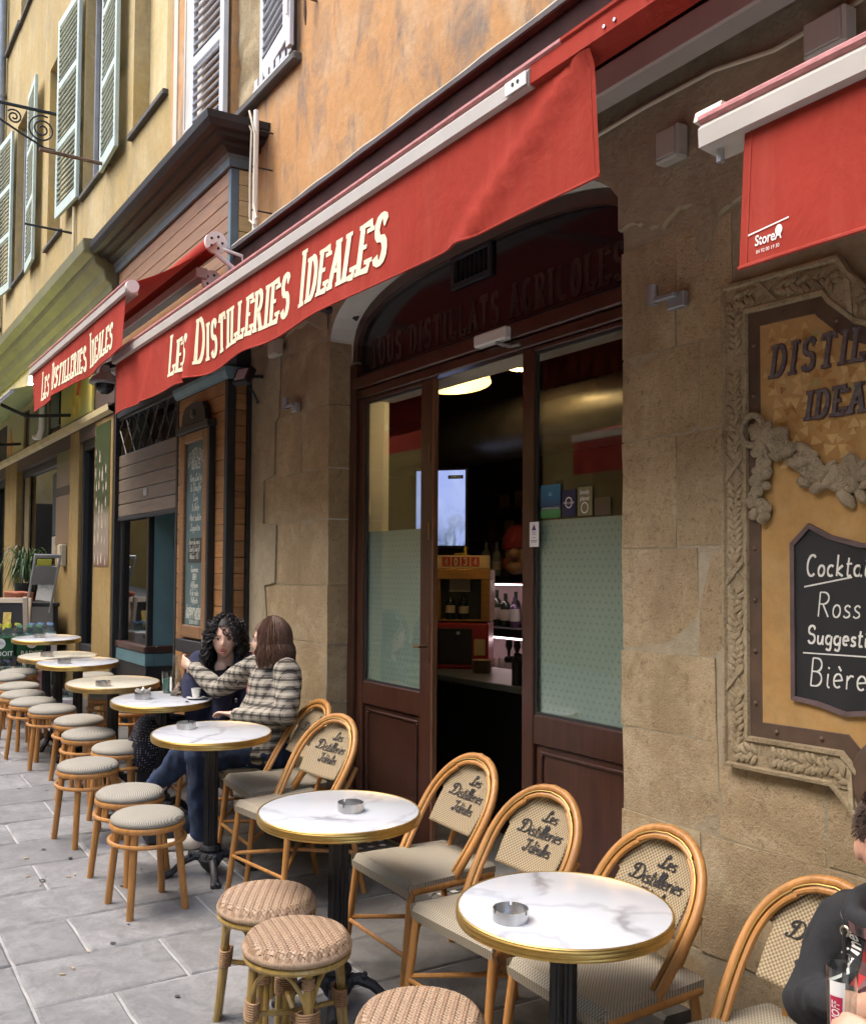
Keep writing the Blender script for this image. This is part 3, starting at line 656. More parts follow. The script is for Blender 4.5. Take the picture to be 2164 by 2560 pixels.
s2_ = sticker('guide_sticker', 'navy travel guide sticker with a globe ring on the right door pane', -3.525, -3.430, 2.02, 2.135, mat('navy_print', (.018, .02, .07), .4, var=.1))
txt('lonely planet', .016, PRW, s2_, lambda u, v: (-3.4775+u, YS-.002, 2.08+v), .9)
rg = MB(); ri = [((cos(a)*.024, sin(a)*.024), (cos(a)*.019, sin(a)*.019)) for a in [2*pi*k/24 for k in range(25)]]
for (a, b_), (c, d) in zip(ri[:-1], ri[1:]): rg.add([(-3.4775+p[0], YS-.0018, 2.08+p[1]) for p in (a, c, d, b_)], [(0, 1, 2, 3)])
rg.build('globe_ring', PRW, s2_)
s3_ = sticker('guide_sticker', 'pale olive travel guide sticker with white words on the right door pane', -3.42, -3.325, 2.02, 2.14, mat('olive_print', (.20, .19, .10), .4, var=.1))
txt('lonely\nplanet', .026, PRW, s3_, lambda u, v: (-3.3725+u, YS-.002, 2.105+v), .95, 0, .0005)
rg = MB()
for (a, b_), (c, d) in zip(ri[:-1], ri[1:]): rg.add([(-3.3725+p[0], YS-.0018, 2.053+p[1]) for p in (a, c, d, b_)], [(0, 1, 2, 3)])
rg.build('globe_ring', PRW, s3_)
sticker('plain_sticker', 'plain brown square sticker at the end of the sticker row on the right pane', -3.31, -3.21, 2.018, 2.09, mat('brown_print', (.10, .07, .035), .5, var=.1))
wn = sticker('notice_card', 'white notice card with a purple triangle at the edge of the right door pane', -3.722, -3.655, 1.895, 2.005, mat('notice_white', (.74, .72, .72), .5, var=.03), Y0-.002)
wn2 = MB(); wn2.add([(-3.705, Y0-.0042, 1.968), (-3.672, Y0-.0042, 1.968), (-3.688, Y0-.0042, 1.996)], [(0, 1, 2)]); wn2.build('purple_triangle', mat('purple_print', (.05, .03, .16), .5), wn)
ln = MB()
for z, w_ in ((1.958, .03), (1.949, .03), (1.935, .02), (1.922, .05), (1.915, .04)): ln.add([(-3.688-w_/2, Y0-.0042, z), (-3.688+w_/2, Y0-.0042, z), (-3.688+w_/2, Y0-.0042, z+.003), (-3.688-w_/2, Y0-.0042, z+.003)], [(0, 1, 2, 3)])
ln.build('notice_lines', mat('grey_print', (.25, .24, .28), .5), wn)

# ================================================================== things inside
def emit(name, col, s):
    m, t, b = nodes_of(name); b.inputs['Emission Color'].default_value = c4(col); b.inputs['Emission Strength'].default_value = s; b.inputs['Base Color'].default_value = c4(col); return m
ct = thing('bar_counter', 'dark bar counter with a grey stone top inside the doorway', 'counter', (-5.6, 3.5, .2)); ct.location = (0, 0, 0)
MB().cbox(-8.2, -3.2, 3.45, 4.05, 1.10, 1.14, .006).build('counter_top', mat('grey_counter_stone', (.14, .155, .145), .35, var=.2), ct)
MB().box(-8.15, -3.25, 3.52, 4.0, .2, 1.10).build('counter_front', BLACK, ct)
# big dome lamp and small caged lamp
LAMPC = (1, .72, .36)
def lampshade(x, y, z, r, tilt, label, rot=0):
    t_ = thing('pendant_lamp', label, 'lamp', (x, y, z)); M = Matrix.Rotation(tilt, 3, 'Y') @ Matrix.Rotation(rot, 3, 'X')
    prof = [(r, 0), (r*.97, .03), (r*.8, .09), (r*.5, .14), (.04, .17)]
    mb = MB().lathe(prof, 24, (0, 0, 0), M); mb.build('lamp_shade', mat('cream_enamel', (.72, .58, .36), .4, var=.05), t_, smooth=True)
    MB().sphere(M @ Vector((0, 0, .055)), .034, 10, 8).build('bulb', emit('warm_bulb', LAMPC, 12), t_, smooth=True)
    MB().tube([M @ Vector((0, 0, .17)), (0, 0, .8)], .006, 6).build('lamp_cord', CABLEB, t_)
    ll = bpy.data.lights.new('lamp_light', 'POINT'); ll.energy = 1.8; ll.color = LAMPC; ll.shadow_soft_size = .03
    lo = bpy.data.objects.new('lamp_light', ll); COL.objects.link(lo); lo.parent = t_; lo.location = M @ Vector((0, 0, .0))
    return t_
lampshade(-5.19, 3.3, 2.90, .20, radians(-8), 'cream dome pendant lamp glowing near the top of the open doorway')
lampshade(-4.99, 3.62, 2.99, .085, radians(5), 'small round lamp beside the right post of the doorway')
# ventilation duct: ribbed spiral pipe
dt = MB(); prof = []
pts = [(-9.5+.05*k, 4.1, 2.76) for k in range(120)]; rr = [.205+(.006 if k % 2 else 0) for k in range(120)]
dt.tube(pts, rr, 20); tag(dt.build('ventilation_duct', mat('duct_metal', (.10, .085, .065), .4, .6, var=.2), smooth=True), 'ribbed metal ventilation duct under the bar ceiling', 'duct')
# television
tv = thing('television', 'lit television screen hanging in the dark bar', 'television', (-6.10, 3.86, 2.22)); tv.rotation_quaternion = Quaternion((0, 0, 1), radians(40))
MB().cbox(-.30, .09, .0, .05, -.27, .29, .006).build('casing', BLACK, tv)
def m_tv():
    m, t, b = nodes_of('tv_picture'); v = coords(t, (4, 1, 3)); n = noi(t, v, 1.2, 4, .5, 1.0)
    s = t.nodes.new('ShaderNodeSeparateXYZ'); t.links.new(coords(t), s.inputs[0]); mr = N(t, 'ShaderNodeMapRange'); mr.inputs[1].default_value = -.25; mr.inputs[2].default_value = .05; t.links.new(s.outputs[2], mr.inputs[0])
    low = ramp(t, n, [(.35, (.10, .16, .07)), (.5, (.42, .52, .95)), (.6, (.10, .14, .22)), (.75, (.5, .6, .9))])
    c = mix(t, mr.outputs[0], low, ramp(t, n, [(.3, (.40, .50, 1.0)), (.7, (.55, .66, 1.0))]))
    t.links.new(c, b.inputs['Emission Color']); b.inputs['Emission Strength'].default_value = .26; b.inputs['Base Color'].default_value = (0, 0, 0, 1); return m
scr = MB().box(-.285, .075, -.003, -.001, -.25, .275).build('screen', m_tv(), tv)
k_ = MB().add([(-.05, -.0045, .215), (.06, -.0045, .215), (.06, -.0045, .24), (-.05, -.0045, .24)], [(0, 1, 2, 3)]); k_.build('screen_tab', mat('tv_tab', (.02, .05, .05), .5), tv)
txt('HIPODROME', .02, PRW, tv, lambda u, v: (.005+u, -.006, .2275+v), .72)
cw = MB()
for r1, r2 in ((.34, .30), (.29, .24)):
    for k in range(10):
        a, b_ = radians(-60+8*k), radians(-60+8*(k+1)); cw.add([(-.30+r1*cos(a), -.0045, .24+r1*sin(a)*.9), (-.30+r1*cos(b_), -.0045, .24+r1*sin(b_)*.9), (-.30+r2*cos(b_), -.0045, .24+r2*sin(b_)*.9), (-.30+r2*cos(a), -.0045, .24+r2*sin(a)*.9)], [(0, 1, 2, 3)])
# wine cabinet with sign on the coffee machine
RZI = radians(50)
cf = thing('coffee_machine', 'red and black coffee machine on the bar counter', 'coffee machine', (-5.85, 3.77, 1.14), RZI)
REDE = mat('red_enamel', (.30, .02, .02), .35, var=.1)
MB().cbox(-.19, .17, 0, .36, 0, .31, .012).build('body', REDE, cf); MB().cbox(-.17, .06, -.004, .02, .03, .27, .004).build('front_plate', BLACK, cf)
MB().cbox(.075, .15, -.006, .0, .09, .2, .004).build('label_plate', mat('tan_label', (.5, .38, .2), .6), cf); MB().tube([(-.03, -.03, .24), (-.03, 0, .24)], .012, 8).build('knob', STEEL, cf)
wc = thing('wine_cabinet', 'honey coloured wine cabinet with dark glass standing on the coffee machine', 'cabinet', (-5.85, 3.77, 1.457), RZI)
HON = m_wood('honey_wood', (.34, .17, .035), .5, .7)
for a in ((-.19, .18, 0, .34, .28, .35), (-.19, -.155, 0, .34, 0, .28), (.12, .18, 0, .34, 0, .28), (-.155, .12, .3, .34, 0, .28), (-.155, .12, 0, .3, 0, .012)): MB().cbox(*a, .003).build('cabinet_board', HON, wc)
MB().box(-.155, .12, .06, .07, .012, .28).build('cabinet_back', BLACK, wc)
_o = MB().box(-.10, .04, .053, .055, .198, .293).build('paper_notice', mat('cream_paper', (.5, .42, .29), .8, var=.05)); _o.location = (-5.85, 3.77, 1.457); _o.rotation_euler = (0, 0, RZI); tag(_o, 'cream paper notice behind the glass of the wine cabinet', 'notice')
BOTG = mat('dark_bottle_glass', (.012, .02, .014), .12, var=.2); LABP = mat('cream_bottle_label', (.46, .39, .27), .7, var=.08)
def bottle_mesh(r=.034, h=.29, lab=(.07, .15)):
    a = MB().lathe([(.0, 0), (r, 0), (r, h*.62), (r*.8, h*.72), (r*.36, h*.78), (r*.36, h*.97), (r*.4, h), (0, h)], 12); b_ = MB().lathe([(r+.001, lab[0]), (r+.001, lab[1])], 12)
    return a.mesh('bottle', True), b_.mesh('label', True)
bm0 = bottle_mesh()
def bottle(name, label, x, y, z, mg, ml, s=1.0, sz=1.0, group=None, meshes=None):
    t_ = thing(name, label, 'bottle', (x, y, z), 0, group); t_.scale = (s, s, sz)
    a, b_ = meshes or bm0
    o = link('glass_body', a.copy(), None, t_); o.data.materials.clear(); o.data.materials.append(mg); p = link('bottle_label', b_.copy(), None, t_); p.data.materials.clear(); p.data.materials.append(ml); return t_
bottle('wine_bottle', 'cream labelled wine bottle on the left in the wine cabinet', -5.85-.09*cos(RZI)-.03*sin(RZI), 3.77-.09*sin(RZI)+.03*cos(RZI), 1.47, BOTG, LABP, .95, .62); bottle('wine_bottle', 'cream labelled wine bottle on the right in the wine cabinet', -5.85-.0*cos(RZI)-.03*sin(RZI), 3.77-.0*sin(RZI)+.03*cos(RZI), 1.47, BOTG, LABP, .95, .58)
ns = thing('number_sign', 'cream counter sign with red number tiles on the wine cabinet', 'sign', (-5.85, 3.77, 1.808), RZI)
MB().cbox(-.19, .175, 0, .05, 0, .09, .003).build('sign_box', mat('cream_sign', (.55, .40, .18), .6), ns)
RT = mat('red_tile', (.32, .035, .025), .5)
for k, ch in enumerate('4034'):
    x = -.115+.065*k; MB().box(x-.028, x+.028, -.004, -.001, .018, .078).build('number_tile', RT, ns)
    stroke_mesh(layout(ch, .044, .1)[0], lambda u, v, l: (x-.012+u, -.0055-l, .026+v), .007, .007).build('digit', mat('cream_digit', (.6, .5, .3), .6), ns)
yf = MB(); yf.box(-.06, .02, 0, .03, .095, .105); yf.box(.005, .02, 0, .03, .105, .15); yf.build('bracket', mat('yellow_paint', (.5, .34, .03), .5), ns)
# back shelves
shf = thing('back_bar_shelf', 'dark back bar shelves with pink strip lights behind the counter', 'shelf', (-6.8, 4.6, 1.3)); shf.location = (0, 0, 0)
for z0, z1 in ((1.71, 1.76), (1.30, 1.365)): MB().cbox(-8.0, -5.6, 4.56, 4.95, z0, z1, .005).build('shelf_board', CHAR, shf)
LED = emit('pink_strip_light', (1, .74, .76), 5.0)
for z in (1.70, 1.29): MB().box(-8.0, -5.6, 4.60, 4.62, z-.010, z-.002).build('strip_light', LED, shf)
PINK = mat('pale_padded_panel', (.46, .33, .33), .6, var=.08)
for z0, z1 in ((.9, 1.295), (1.37, 1.705)): MB().cbox(-8.0, -5.6, 4.935, 4.97, z0, z1, .01).build('padded_panel', PINK, shf)
kinds = [((.02, .03, .02), (.4, .36, .3)), ((.25, .28, .27), (.5, .45, .36)), ((.22, .09, .02), (.35, .16, .05)), ((.04, .03, .02), (.45, .1, .06)), ((.3, .27, .16), (.12, .1, .09)), ((.08, .05, .1), (.5, .5, .48))]
KM = [(mat('bottle_glass_%d' % i, a, .12, var=.2), mat('bottle_paper_%d' % i, b_, .7, var=.1)) for i, (a, b_) in enumerate(kinds)]
bmeshes = [bottle_mesh(random.uniform(.03, .04), random.uniform(.24, .3), (.05, random.uniform(.12, .16))) for _ in range(4)]
rows = []
for k in range(12): rows.append((-7.15+.062*k+random.uniform(-.008, .008), 4.68+.05*(k % 2), 1.366))
for k in range(11): rows.append((-7.25+.075*k+random.uniform(-.008, .008), 4.70+.05*(k % 2), 1.761))
for i, (x, y, z) in enumerate(rows):
    g, l = KM[random.randrange(6)]; bottle('spirit_bottle', 'spirit bottle on the lit shelf under the upper board' if z < 1.5 else 'bottle standing on the dark upper shelf of the back bar', x, y, z, g, l, 1, random.uniform(.85, 1.1), 'bottles on the lit back bar shelf' if z < 1.5 else 'bottles on the upper back bar shelf', random.choice(bmeshes))
GLC = mat('glassware', (.45, .38, .38), .1, var=.1)
gmesh = MB().lathe([(.0, 0), (.026, 0), (.034, .1), (.032, .1), (.024, .006), (0, .006)], 12).mesh('tumbler', True)
for k in range(9):
    o = link('tumbler', gmesh, GLC, None, (-7.0+.085*k, 4.66, 1.02)); tag(o, 'upturned drinking glass in the row under the lower strip light', 'glass', 'glasses under the strip light')
MB().cbox(-8, -5.6, 4.55, 4.93, .98, 1.018, .004).build('work_top', CHAR, shf)
# stack of saucers, taps, carnival head, curved chair back
sp = MB()
for k in range(8): sp.lathe([(0, .010*k), (.05, .010*k), (.065, .010*k+.012), (.05, .010*k+.006), (0, .010*k+.006)], 18)
o = sp.build('saucer_stack', mat('cream_china', (.36, .31, .2), .4, var=.05), None, True, (-5.58, 3.74, 1.14)); tag(o, 'stack of cream saucers on the bar counter', 'saucers')
tp = thing('beer_tap', 'black beer tap with three handles on the bar counter', 'tap', (-4.84, 3.5, 1.14))
MB().tube([(-.02, 0, 0), (-.02, 0, .14), (.0, 0, .17)], .03, 12).build('tap_column', BLACK, tp, True); MB().tube([(-.12, 0, .14), (.1, 0, .15), (.16, -.03, .1), (.17, -.03, .04)], .02, 10).build('tap_pipe', BLACK, tp, True)
for k in range(3): MB().lathe([(.008, .15), (.01, .19), (.022, .22), (.018, .25), (0, .255)], 10, (-.1+.08*k, 0, 0)).build('tap_handle', BLACK, tp, True)
hb = thing('carnival_head', 'painted carnival head in a red cap above the back bar bottles', 'sculpture', (-6.10, 4.45, 1.80))
HF = mat('painted_skin', (.30, .16, .09), .6, var=.2); hm = MB(); hm.sphere((0, 0, .12), (.13, .14, .15), 16, 12); hm.sphere((.07, -.13, .12), (.035, .05, .04), 10, 8); hm.sphere((.03, -.10, .02), (.06, .06, .05), 10, 8); hm.sphere((.1, -.02, .10), (.02, .03, .04), 8, 6)
hm.build('head', HF, hb, True); cm = MB().lathe([(.125, .18), (.13, .21), (.105, .27), (.06, .32), (.0, .34)], 18, (0, 0, 0), Matrix.Rotation(radians(12), 3, 'X')); cm.build('red_cap', mat('red_felt', (.16, .010, .014), .8, var=.15), hb, True)
cb = MB(); cpts = [(-6.36, 4.18, 1.25), (-6.36, 4.18, 1.5), (-6.32, 4.2, 1.68), (-6.42, 4.22, 1.80), (-6.52, 4.22, 1.83)]
cb.prism([(-6.55, 1.2), (-6.40, 1.2), (-6.34, 1.42), (-6.27, 1.55), (-6.27, 1.66), (-6.33, 1.76), (-6.42, 1.82), (-6.55, 1.84)], 4.18, 4.22); tag(cb.build('chair_back', mat('maroon_leather', (.05, .012, .014), .5, var=.2)), 'curved maroon leather chair back beside the wine cabinet', 'chair')
hp = MB()
for z in (2.05, 2.28): hp.box(-7.6, -6.0, 4.88, 4.96, z, z+.03)
for x in (-7.2, -6.75, -6.3): hp.box(x, x+.03, 4.88, 4.95, 1.9, 2.5)
hp.build('wall_rack', mat('dark_rack_wood', (.09, .045, .02), .6), shf)
PP = mat('amber_print', (.35, .2, .06), .6, var=.2)
for i, (x, z, w_, h_) in enumerate(((-7.02, 2.32, .14, .1), (-6.80, 2.31, .12, .13), (-6.55, 2.3, .16, .14), (-6.95, 2.12, .14, .09))): tag(MB().cbox(x, x+w_, 4.87, 4.879, z, z+h_, .002).build('framed_print', PP), ['small amber print high on the left of the bar rack', 'amber print in the middle of the bar rack', 'amber print at the right of the bar rack', 'low amber print on the bar rack'][i], 'picture')

# ================================================================== shutters
SHG = mat('pale_green_shutter', (.44, .47, .40), .55, var=.16, scale=5); SHGE = mat('teal_shutter_edge', (.38, .45, .40), .55, var=.12)
SHW = mat('pale_grey_shutter', (.50, .51, .53), .55, var=.08, scale=5)
_slat = {}
def shutter(parent, x0, x1, z0, z1, y, ang, hinge, m, fields=3, pitch=.062, medge=None):
    """louvred leaf; hinge 'l' or 'r' is the edge it turns about"""
    w_ = x1-x0; r = bpy.data.objects.new('shutter', None)
    sw = .075; bars = MB()
    xo = 0 if hinge == 'l' else -w_
    me = MB(); me.cbox(xo, xo+sw, -.02, .02, 0, z1-z0, .003); me.cbox(xo+w_-sw, xo+w_, -.02, .02, 0, z1-z0, .003)
    H = z1-z0; zs = [0, .13] ; rails = []
    cuts = [.13 + (H-.13-.09)*k/fields for k in range(fields+1)]
    rails = [(0, .13)] + [(c-.04, c+.04) for c in cuts[1:-1]] + [(H-.09, H)]
    for a, b_ in rails: me.cbox(xo+sw, xo+w_-sw, -.018, .018, a, b_, .003)
    o = me.build('shutter', medge or m, parent); o.location = (x0 if hinge == 'l' else x1, y, z0); o.rotation_euler = (0, 0, ang)
    key = (round(w_, 3), m.name)
    if key not in _slat:
        M = Matrix.Rotation(radians(38), 3, 'X'); _slat[key] = MB().cbox(-w_/2+sw, w_/2-sw, -.031, .031, -.005, .005, .002, M).mesh('slat'); _slat[key].materials.append(m)
    for (a, b_), (c, d) in zip(rails[:-1], rails[1:]):
        n = max(1, int((c-b_)/pitch)); p = (c-b_)/n
        for k in range(n): s = link('slat', _slat[key], None, o, (xo+w_/2, 0, b_+p*(k+.5)))
    return o
# orange house: one leaf folded back to the left, one almost closed on the right
sh = shutter(bar, -7.90, -7.22, 5.02, 7.1, YW-.045, radians(3), 'r', SHW)
sh = shutter(bar, -6.69, -6.04, 5.16, 7.1, YW-.05, radians(-7), 'r', SHW)
hg = MB(); hg.cbox(-6.03, -5.965, YW-.075, YW-.045, 5.10, 7.1, .004); hg.build('shutter_post', SHW, bar)
hg = MB()
for z in (5.62, 5.48): hg.tube([(-5.99, YW-.09, z), (-5.99, YW-.09, z+.08)], .016, 8)
hg.tube([(-5.99, YW-.085, 5.3), (-5.99, YW-.085, 6.2)], .008, 6); hg.build('hinge', WHITEPL, bar)
lt = MB(); lt.box(-6.68, -6.06, YW-.04, YW-.03, 5.07, 5.09)
for k in range(7): lt.box(-6.66+.095*k, -6.60+.095*k, YW-.038, YW-.032, 5.095, 5.15)
lt.build('lower_lattice', SHW, bar)
hk = MB(); hk.tube([(-5.72, YW, 5.28), (-5.72, YW-.06, 5.28), (-5.72, YW-.065, 5.30)], .008, 6); hk.tube([(-5.80, YW-.05, 5.40), (-5.77, YW-.07, 5.33), (-5.745, YW-.07, 5.28), (-5.76, YW-.06, 5.2), (-5.775, YW-.05, 5.14)], [.004, .011, .009, .011, .003], 6)
tag(hk.build('shutter_catch', RUST, None, True), 'small rusty shutter catch on the orange wall right of the shutters', 'shutter catch')

# ================================================================== yellow house beyond
yb = thing('yellow_building', 'weathered yellow plastered house with pale green louvred shutters', 'building')
yw_ = MB(); holes = [(-12.04, -10.97, 6.03, 8.5), (-16.56, -15.28, 6.1, 8.5), (-9.95, -8.86, 5.98, 8.6), (-14.1, -13.2, 5.98, 8.35), (-16.5, -15.4, 10.05, 12.2), (-12.1, -10.9, 10.05, 12.2)]
wall_holes(yw_, -34, -8.72, 4.5, 14, holes, YW, .16); yw_.build('upper_wall', YELLOW, yb)
PALEY = m_plaster('pale_blind_plaster', (.52, .42, .22), (.42, .33, .16), (.62, .56, .42), (.40, .34, .22), 1.2, .6, (3, 3, .2))
INGREY = mat('grey_window_interior', (.19, .18, .19), .8, var=.2)
for i, h in enumerate(holes):
    MB().add([(h[0], YW+.155, h[2]), (h[1], YW+.155, h[2]), (h[1], YW+.155, h[3]), (h[0], YW+.155, h[3])], [(0, 1, 2, 3)]).build('blind_panel' if i in (2, 3) else 'window_pane', PALEY if i in (2, 3) else INGREY, yb)
    MB().cbox(h[0]-.03, h[1]+.06, YW-.05, YW+.05, h[2]-.055, h[2]-.005, .006).build('window_sill', SILL, yb)
    if i in (0, 1):
        wf = MB(); wf.cbox((h[0]+h[1])/2-.03, (h[0]+h[1])/2+.03, YW+.10, YW+.15, h[2], h[3], .004); wf.cbox(h[0], h[0]+.05, YW+.1, YW+.15, h[2], h[3], .004); wf.cbox(h[1]-.05, h[1], YW+.1, YW+.15, h[2], h[3], .004); wf.build('window_frame', mat('grey_frame', (.28, .28, .29), .6), yb)
for a, b_, hx, ang in ((-12.98, -12.06, 'r', 3), (-10.95, -10.16, 'l', -3), (-17.36, -16.58, 'r', 5), (-15.27, -14.50, 'l', -3)):
    shutter(yb, a, b_, 6.02 if hx == 'r' else 5.93, 8.45, YW-.06, radians(ang), hx, SHG, 3, .062, SHGE)
MB().cbox(-17.62, -16.4, YW-.06, YW+.06, 10.02, 10.09, .01).build('window_sill', SILL, yb)
MB().add([(-34, YW, 14), (-8.72, YW, 14), (-8.72, 9, 14), (-34, 9, 14)], [(0, 1, 2, 3)]).build('roof', MATS['roof_tile'], yb)
dp = MB().tube([(-17.72, YW-.09, 2.5), (-17.72, YW-.09, 14)], .075, 12)
for z in (5.6, 7.9, 8.02, 9.4): dp.tube([(-17.72, YW-.09, z), (-17.72, YW-.09, z+.06)], .088, 12)
tag(dp.build('drainpipe', ZINC, None, True), 'grey zinc drainpipe running down the yellow facade at the left edge', 'drainpipe')
sp_ = MB().tube([(-12.35, YW-.03, 4.9), (-12.35, YW-.03, 6.0)], .018, 8)
tag(sp_.build('thin_pipe', mat('cream_pipe', (.55, .46, .28), .7), None, True), 'thin cream pipe on the yellow wall under the tall green shutter', 'pipe')
for i, (x, z, y1) in enumerate(((-10.80, 5.97, 1.9), (-12.45, 5.72, 2.05))):
    o = MB().tube([(x, YW, z), (x, y1, z+.02)], .014 if i else .02, 6).build('iron_bar', RUST if i == 0 else IRON)
    tag(o, ['rusty iron bar jutting out under the shutter on the yellow wall', 'dark iron bar jutting out beside the thin cream pipe'][i], 'iron bar')
# wrought iron lamp bracket with scrolls
wb = thing('scroll_bracket', 'black wrought iron scroll bracket jutting from the yellow wall', 'bracket', (-13.03, YW, 7.05))
def spiral(cy, cz, r0_, turns, a0, sgn=1, n=40):
    return [(0, cy+r0_*(1-.82*k/n)*cos(a0+sgn*2*pi*turns*k/n), cz+r0_*(1-.82*k/n)*sin(a0+sgn*2*pi*turns*k/n)) for k in range(n+1)]
MB().tube([(0, 0, .28), (0, -2.6, .28)], .022, 6).build('top_bar', IRON, wb)
MB().tube([(0, 0, -.18), (0, -.25, -.16), (0, -.5, -.05), (0, -.8, .1), (0, -1.2, .24)], .014, 6).build('brace', IRON, wb)
for i, (cy, cz, r_, t_, a_, s_) in enumerate(((-.28, .06, .17, 2.2, 1.2, 1), (-.60, .14, .09, 1.8, 2.5, -1), (-.92, .19, .075, 1.6, .4, 1), (-1.35, .13, .13, 2, 1.2, 1), (-1.62, .18, .07, 1.6, 2.5, -1))): MB().tube(spiral(cy, cz, r_, t_, a_, s_), .011, 6).build('scroll', IRON, wb)

# ---- its shop front on the ground floor
ys = thing('yellow_shop_front', 'dim yellow grocery shop front with a green moulded cornice', 'shop front')
YS2 = 2.43
def cornice(prof, x0, x1, yf, ret=None, parent=None, m=None, name='cornice', left_ret=None):
    mb = MB(); k = len(prof); cols = []
    for o_, z in prof:
        row = []
        if left_ret is not None: row += [(x0-o_, left_ret, z), (x0-o_, yf-o_, z)]
        else: row += [(x0, yf-o_, z)]
        if ret is not None: row += [(x1+o_, yf-o_, z), (x1+o_, ret, z)]
        else: row += [(x1, yf-o_, z)]
        cols.append(row)
    n = len(cols[0]); vs = [p for r in cols for p in r]; fs = [(i*n+j, i*n+j+1, (i+1)*n+j+1, (i+1)*n+j) for i in range(k-1) for j in range(n-1)]
    mb.add(vs, fs); return mb.build(name, m, parent)
MB().prism([(YS2-o_, z) for o_, z in ((-.16, 4.40), (.04, 4.40), (.05, 4.46), (.10, 4.50), (.12, 4.58), (.20, 4.64), (.22, 4.70), (.30, 4.74), (.31, 4.84), (-.16, 4.88))], -9.80, -9.751, 'x').build('cornice_end', OLIVE, ys)
cornice([(0, 4.40), (.04, 4.40), (.05, 4.46), (.10, 4.50), (.12, 4.58), (.20, 4.64), (.22, 4.70), (.30, 4.74), (.31, 4.84), (-.17, 4.88)], -34, -9.75, YS2, None, ys, OLIVE)
MB().box(-34, -9.74, YS2, 2.6, 3.86, 4.40).build('cornice_frieze', CREAMB, ys)
cornice([(0, 3.26), (.05, 3.28), (.06, 3.335), (.03, 3.345), (0, 3.36)], -34, -9.78, YS2-.002, None, ys, CREAMB, 'lintel_moulding')
MB().box(-34, -9.78, YS2+.004, 2.6, 3.12, 3.86).build('fascia_board', mat('dark_fascia', (.06, .035, .025), .7), ys)
for i, (a, b_) in enumerate(((-10.5, -9.80), (-11.62, -11.2), (-12.47, -11.63), (-15.85, -14.95), (-18.5, -17.2))):
    MB().cbox(a, b_, YS2 if i != 2 else YS2+.03, 2.6, -.1, 3.25, .006).build('pillar', SHOPY, ys)
for (a, b_, z0, z1, yy) in ((-11.2, -10.5, .95, 3.12, 2.52), (-14.95, -12.47, .95, 3.12, 2.56), (-17.2, -15.85, .95, 3.12, 2.56)):
    MB().box(a, b_, yy, yy+.008, z0, z1).build('window_pane', SHOPGLASS, ys)
    f_ = MB(); f_.cbox(a, a+.07, yy-.05, yy+.02, z0, z1, .004); f_.cbox(b_-.07, b_, yy-.05, yy+.02, z0, z1, .004); f_.cbox(a+.07, b_-.07, yy-.05, yy+.02, z1-.09, z1, .004); f_.cbox(a+.07, b_-.07, yy-.05, yy+.02, z0, z0+.08, .004); f_.build('window_frame', CHAR, ys)
    MB().box(a, b_, yy-.04, 2.6, -.1, z0).build('dado', SHOPY, ys)
MB().box(-14.88, -14.55, 2.53, 2.55, .95, 3.05).build('curtain', mat('olive_curtain', (.16, .12, .05), .8), ys)
struct(MB().box(-34, -9.8, 3.6, 3.7, 0, 4.4).build('shop_back_wall', mat('shop_dark', (.05, .04, .028), .8, var=.4, scale=2)))
def poster(name, label, x0, x1, z0, z1, m, y=None):
    o = MB().box(x0, x1, (y or YS2)-.004, (y or YS2)-.001, z0, z1).build(name, m); return tag(o, label, 'poster')
po = poster('bottle_poster', 'dark green poster strewn with pale bottle and label drawings beside the black window', -10.46, -9.88, 1.82, 3.20, m_grad('green_poster', [(0, (.13, .07, .05)), (.1, (.24, .19, .15)), (.35, (.22, .19, .15)), (.42, (.035, .05, .025)), (1, (.03, .055, .02))], None, 1.82, 3.2))
bmk = MB(); random.seed(11)
for k in range(26):
    cx = -10.40+.13*(k % 4)+random.uniform(-.02, .02); cz = 1.90+.17*(k//4)+random.uniform(-.04, .04); s = random.uniform(.8, 1.2)
    if k % 3 == 0: pts = [(0, -.06), (.025, 0), (0, .06), (-.025, 0)]
    elif k % 3 == 1: pts = [(.022, -.06), (.022, .01), (.008, .03), (.008, .06), (-.008, .06), (-.008, .03), (-.022, .01), (-.022, -.06)]
    else: pts = [(.02*cos(a), .05*sin(a)) for a in [2*pi*j/10 for j in range(10)]]
    bmk.add([(cx+p[0]*s, YS2-.0055, cz+p[1]*s) for p in pts], [tuple(range(len(pts)))])
bmk.build('bottle_drawings', mat('pale_print', (.42, .36, .28), .6, var=.25, scale=4), po)['kind'] = 'stuff'
p2_ = poster('shop_poster', 'faded brown shop poster with a dark lettered band on the yellow pillar', -12.44, -11.66, 2.08, 3.24, m_grad('brown_poster', [(0, (.21, .14, .085)), (.5, (.16, .115, .085)), (.78, (.13, .10, .075)), (.8, (.05, .07, .02)), (1, (.04, .07, .015))], None, 2.08, 3.24), YS2+.03)
MB().box(-12.43, -11.67, YS2+.0235, YS2+.0255, 2.62, 2.72).build('dark_band', BLACK, p2_)
txt('EPICERIE', .10, mat('brown_letters', (.14, .09, .06), .7), p2_, lambda u, v: (-12.05+u, YS2+.0225, 2.67+v), 1.2)
poster('price_poster', 'tall dark blue price poster inside the grocery window', -13.1, -12.58, 2.2, 2.95, mat('navy_poster', (.02, .035, .05), .5, var=.4, scale=8), 2.55)
poster('paper_poster', 'blank pale paper sheet below the blue poster in the grocery window', -13.1, -12.58, 1.95, 2.19, mat('pale_paper', (.30, .27, .23), .8, var=.05), 2.55)
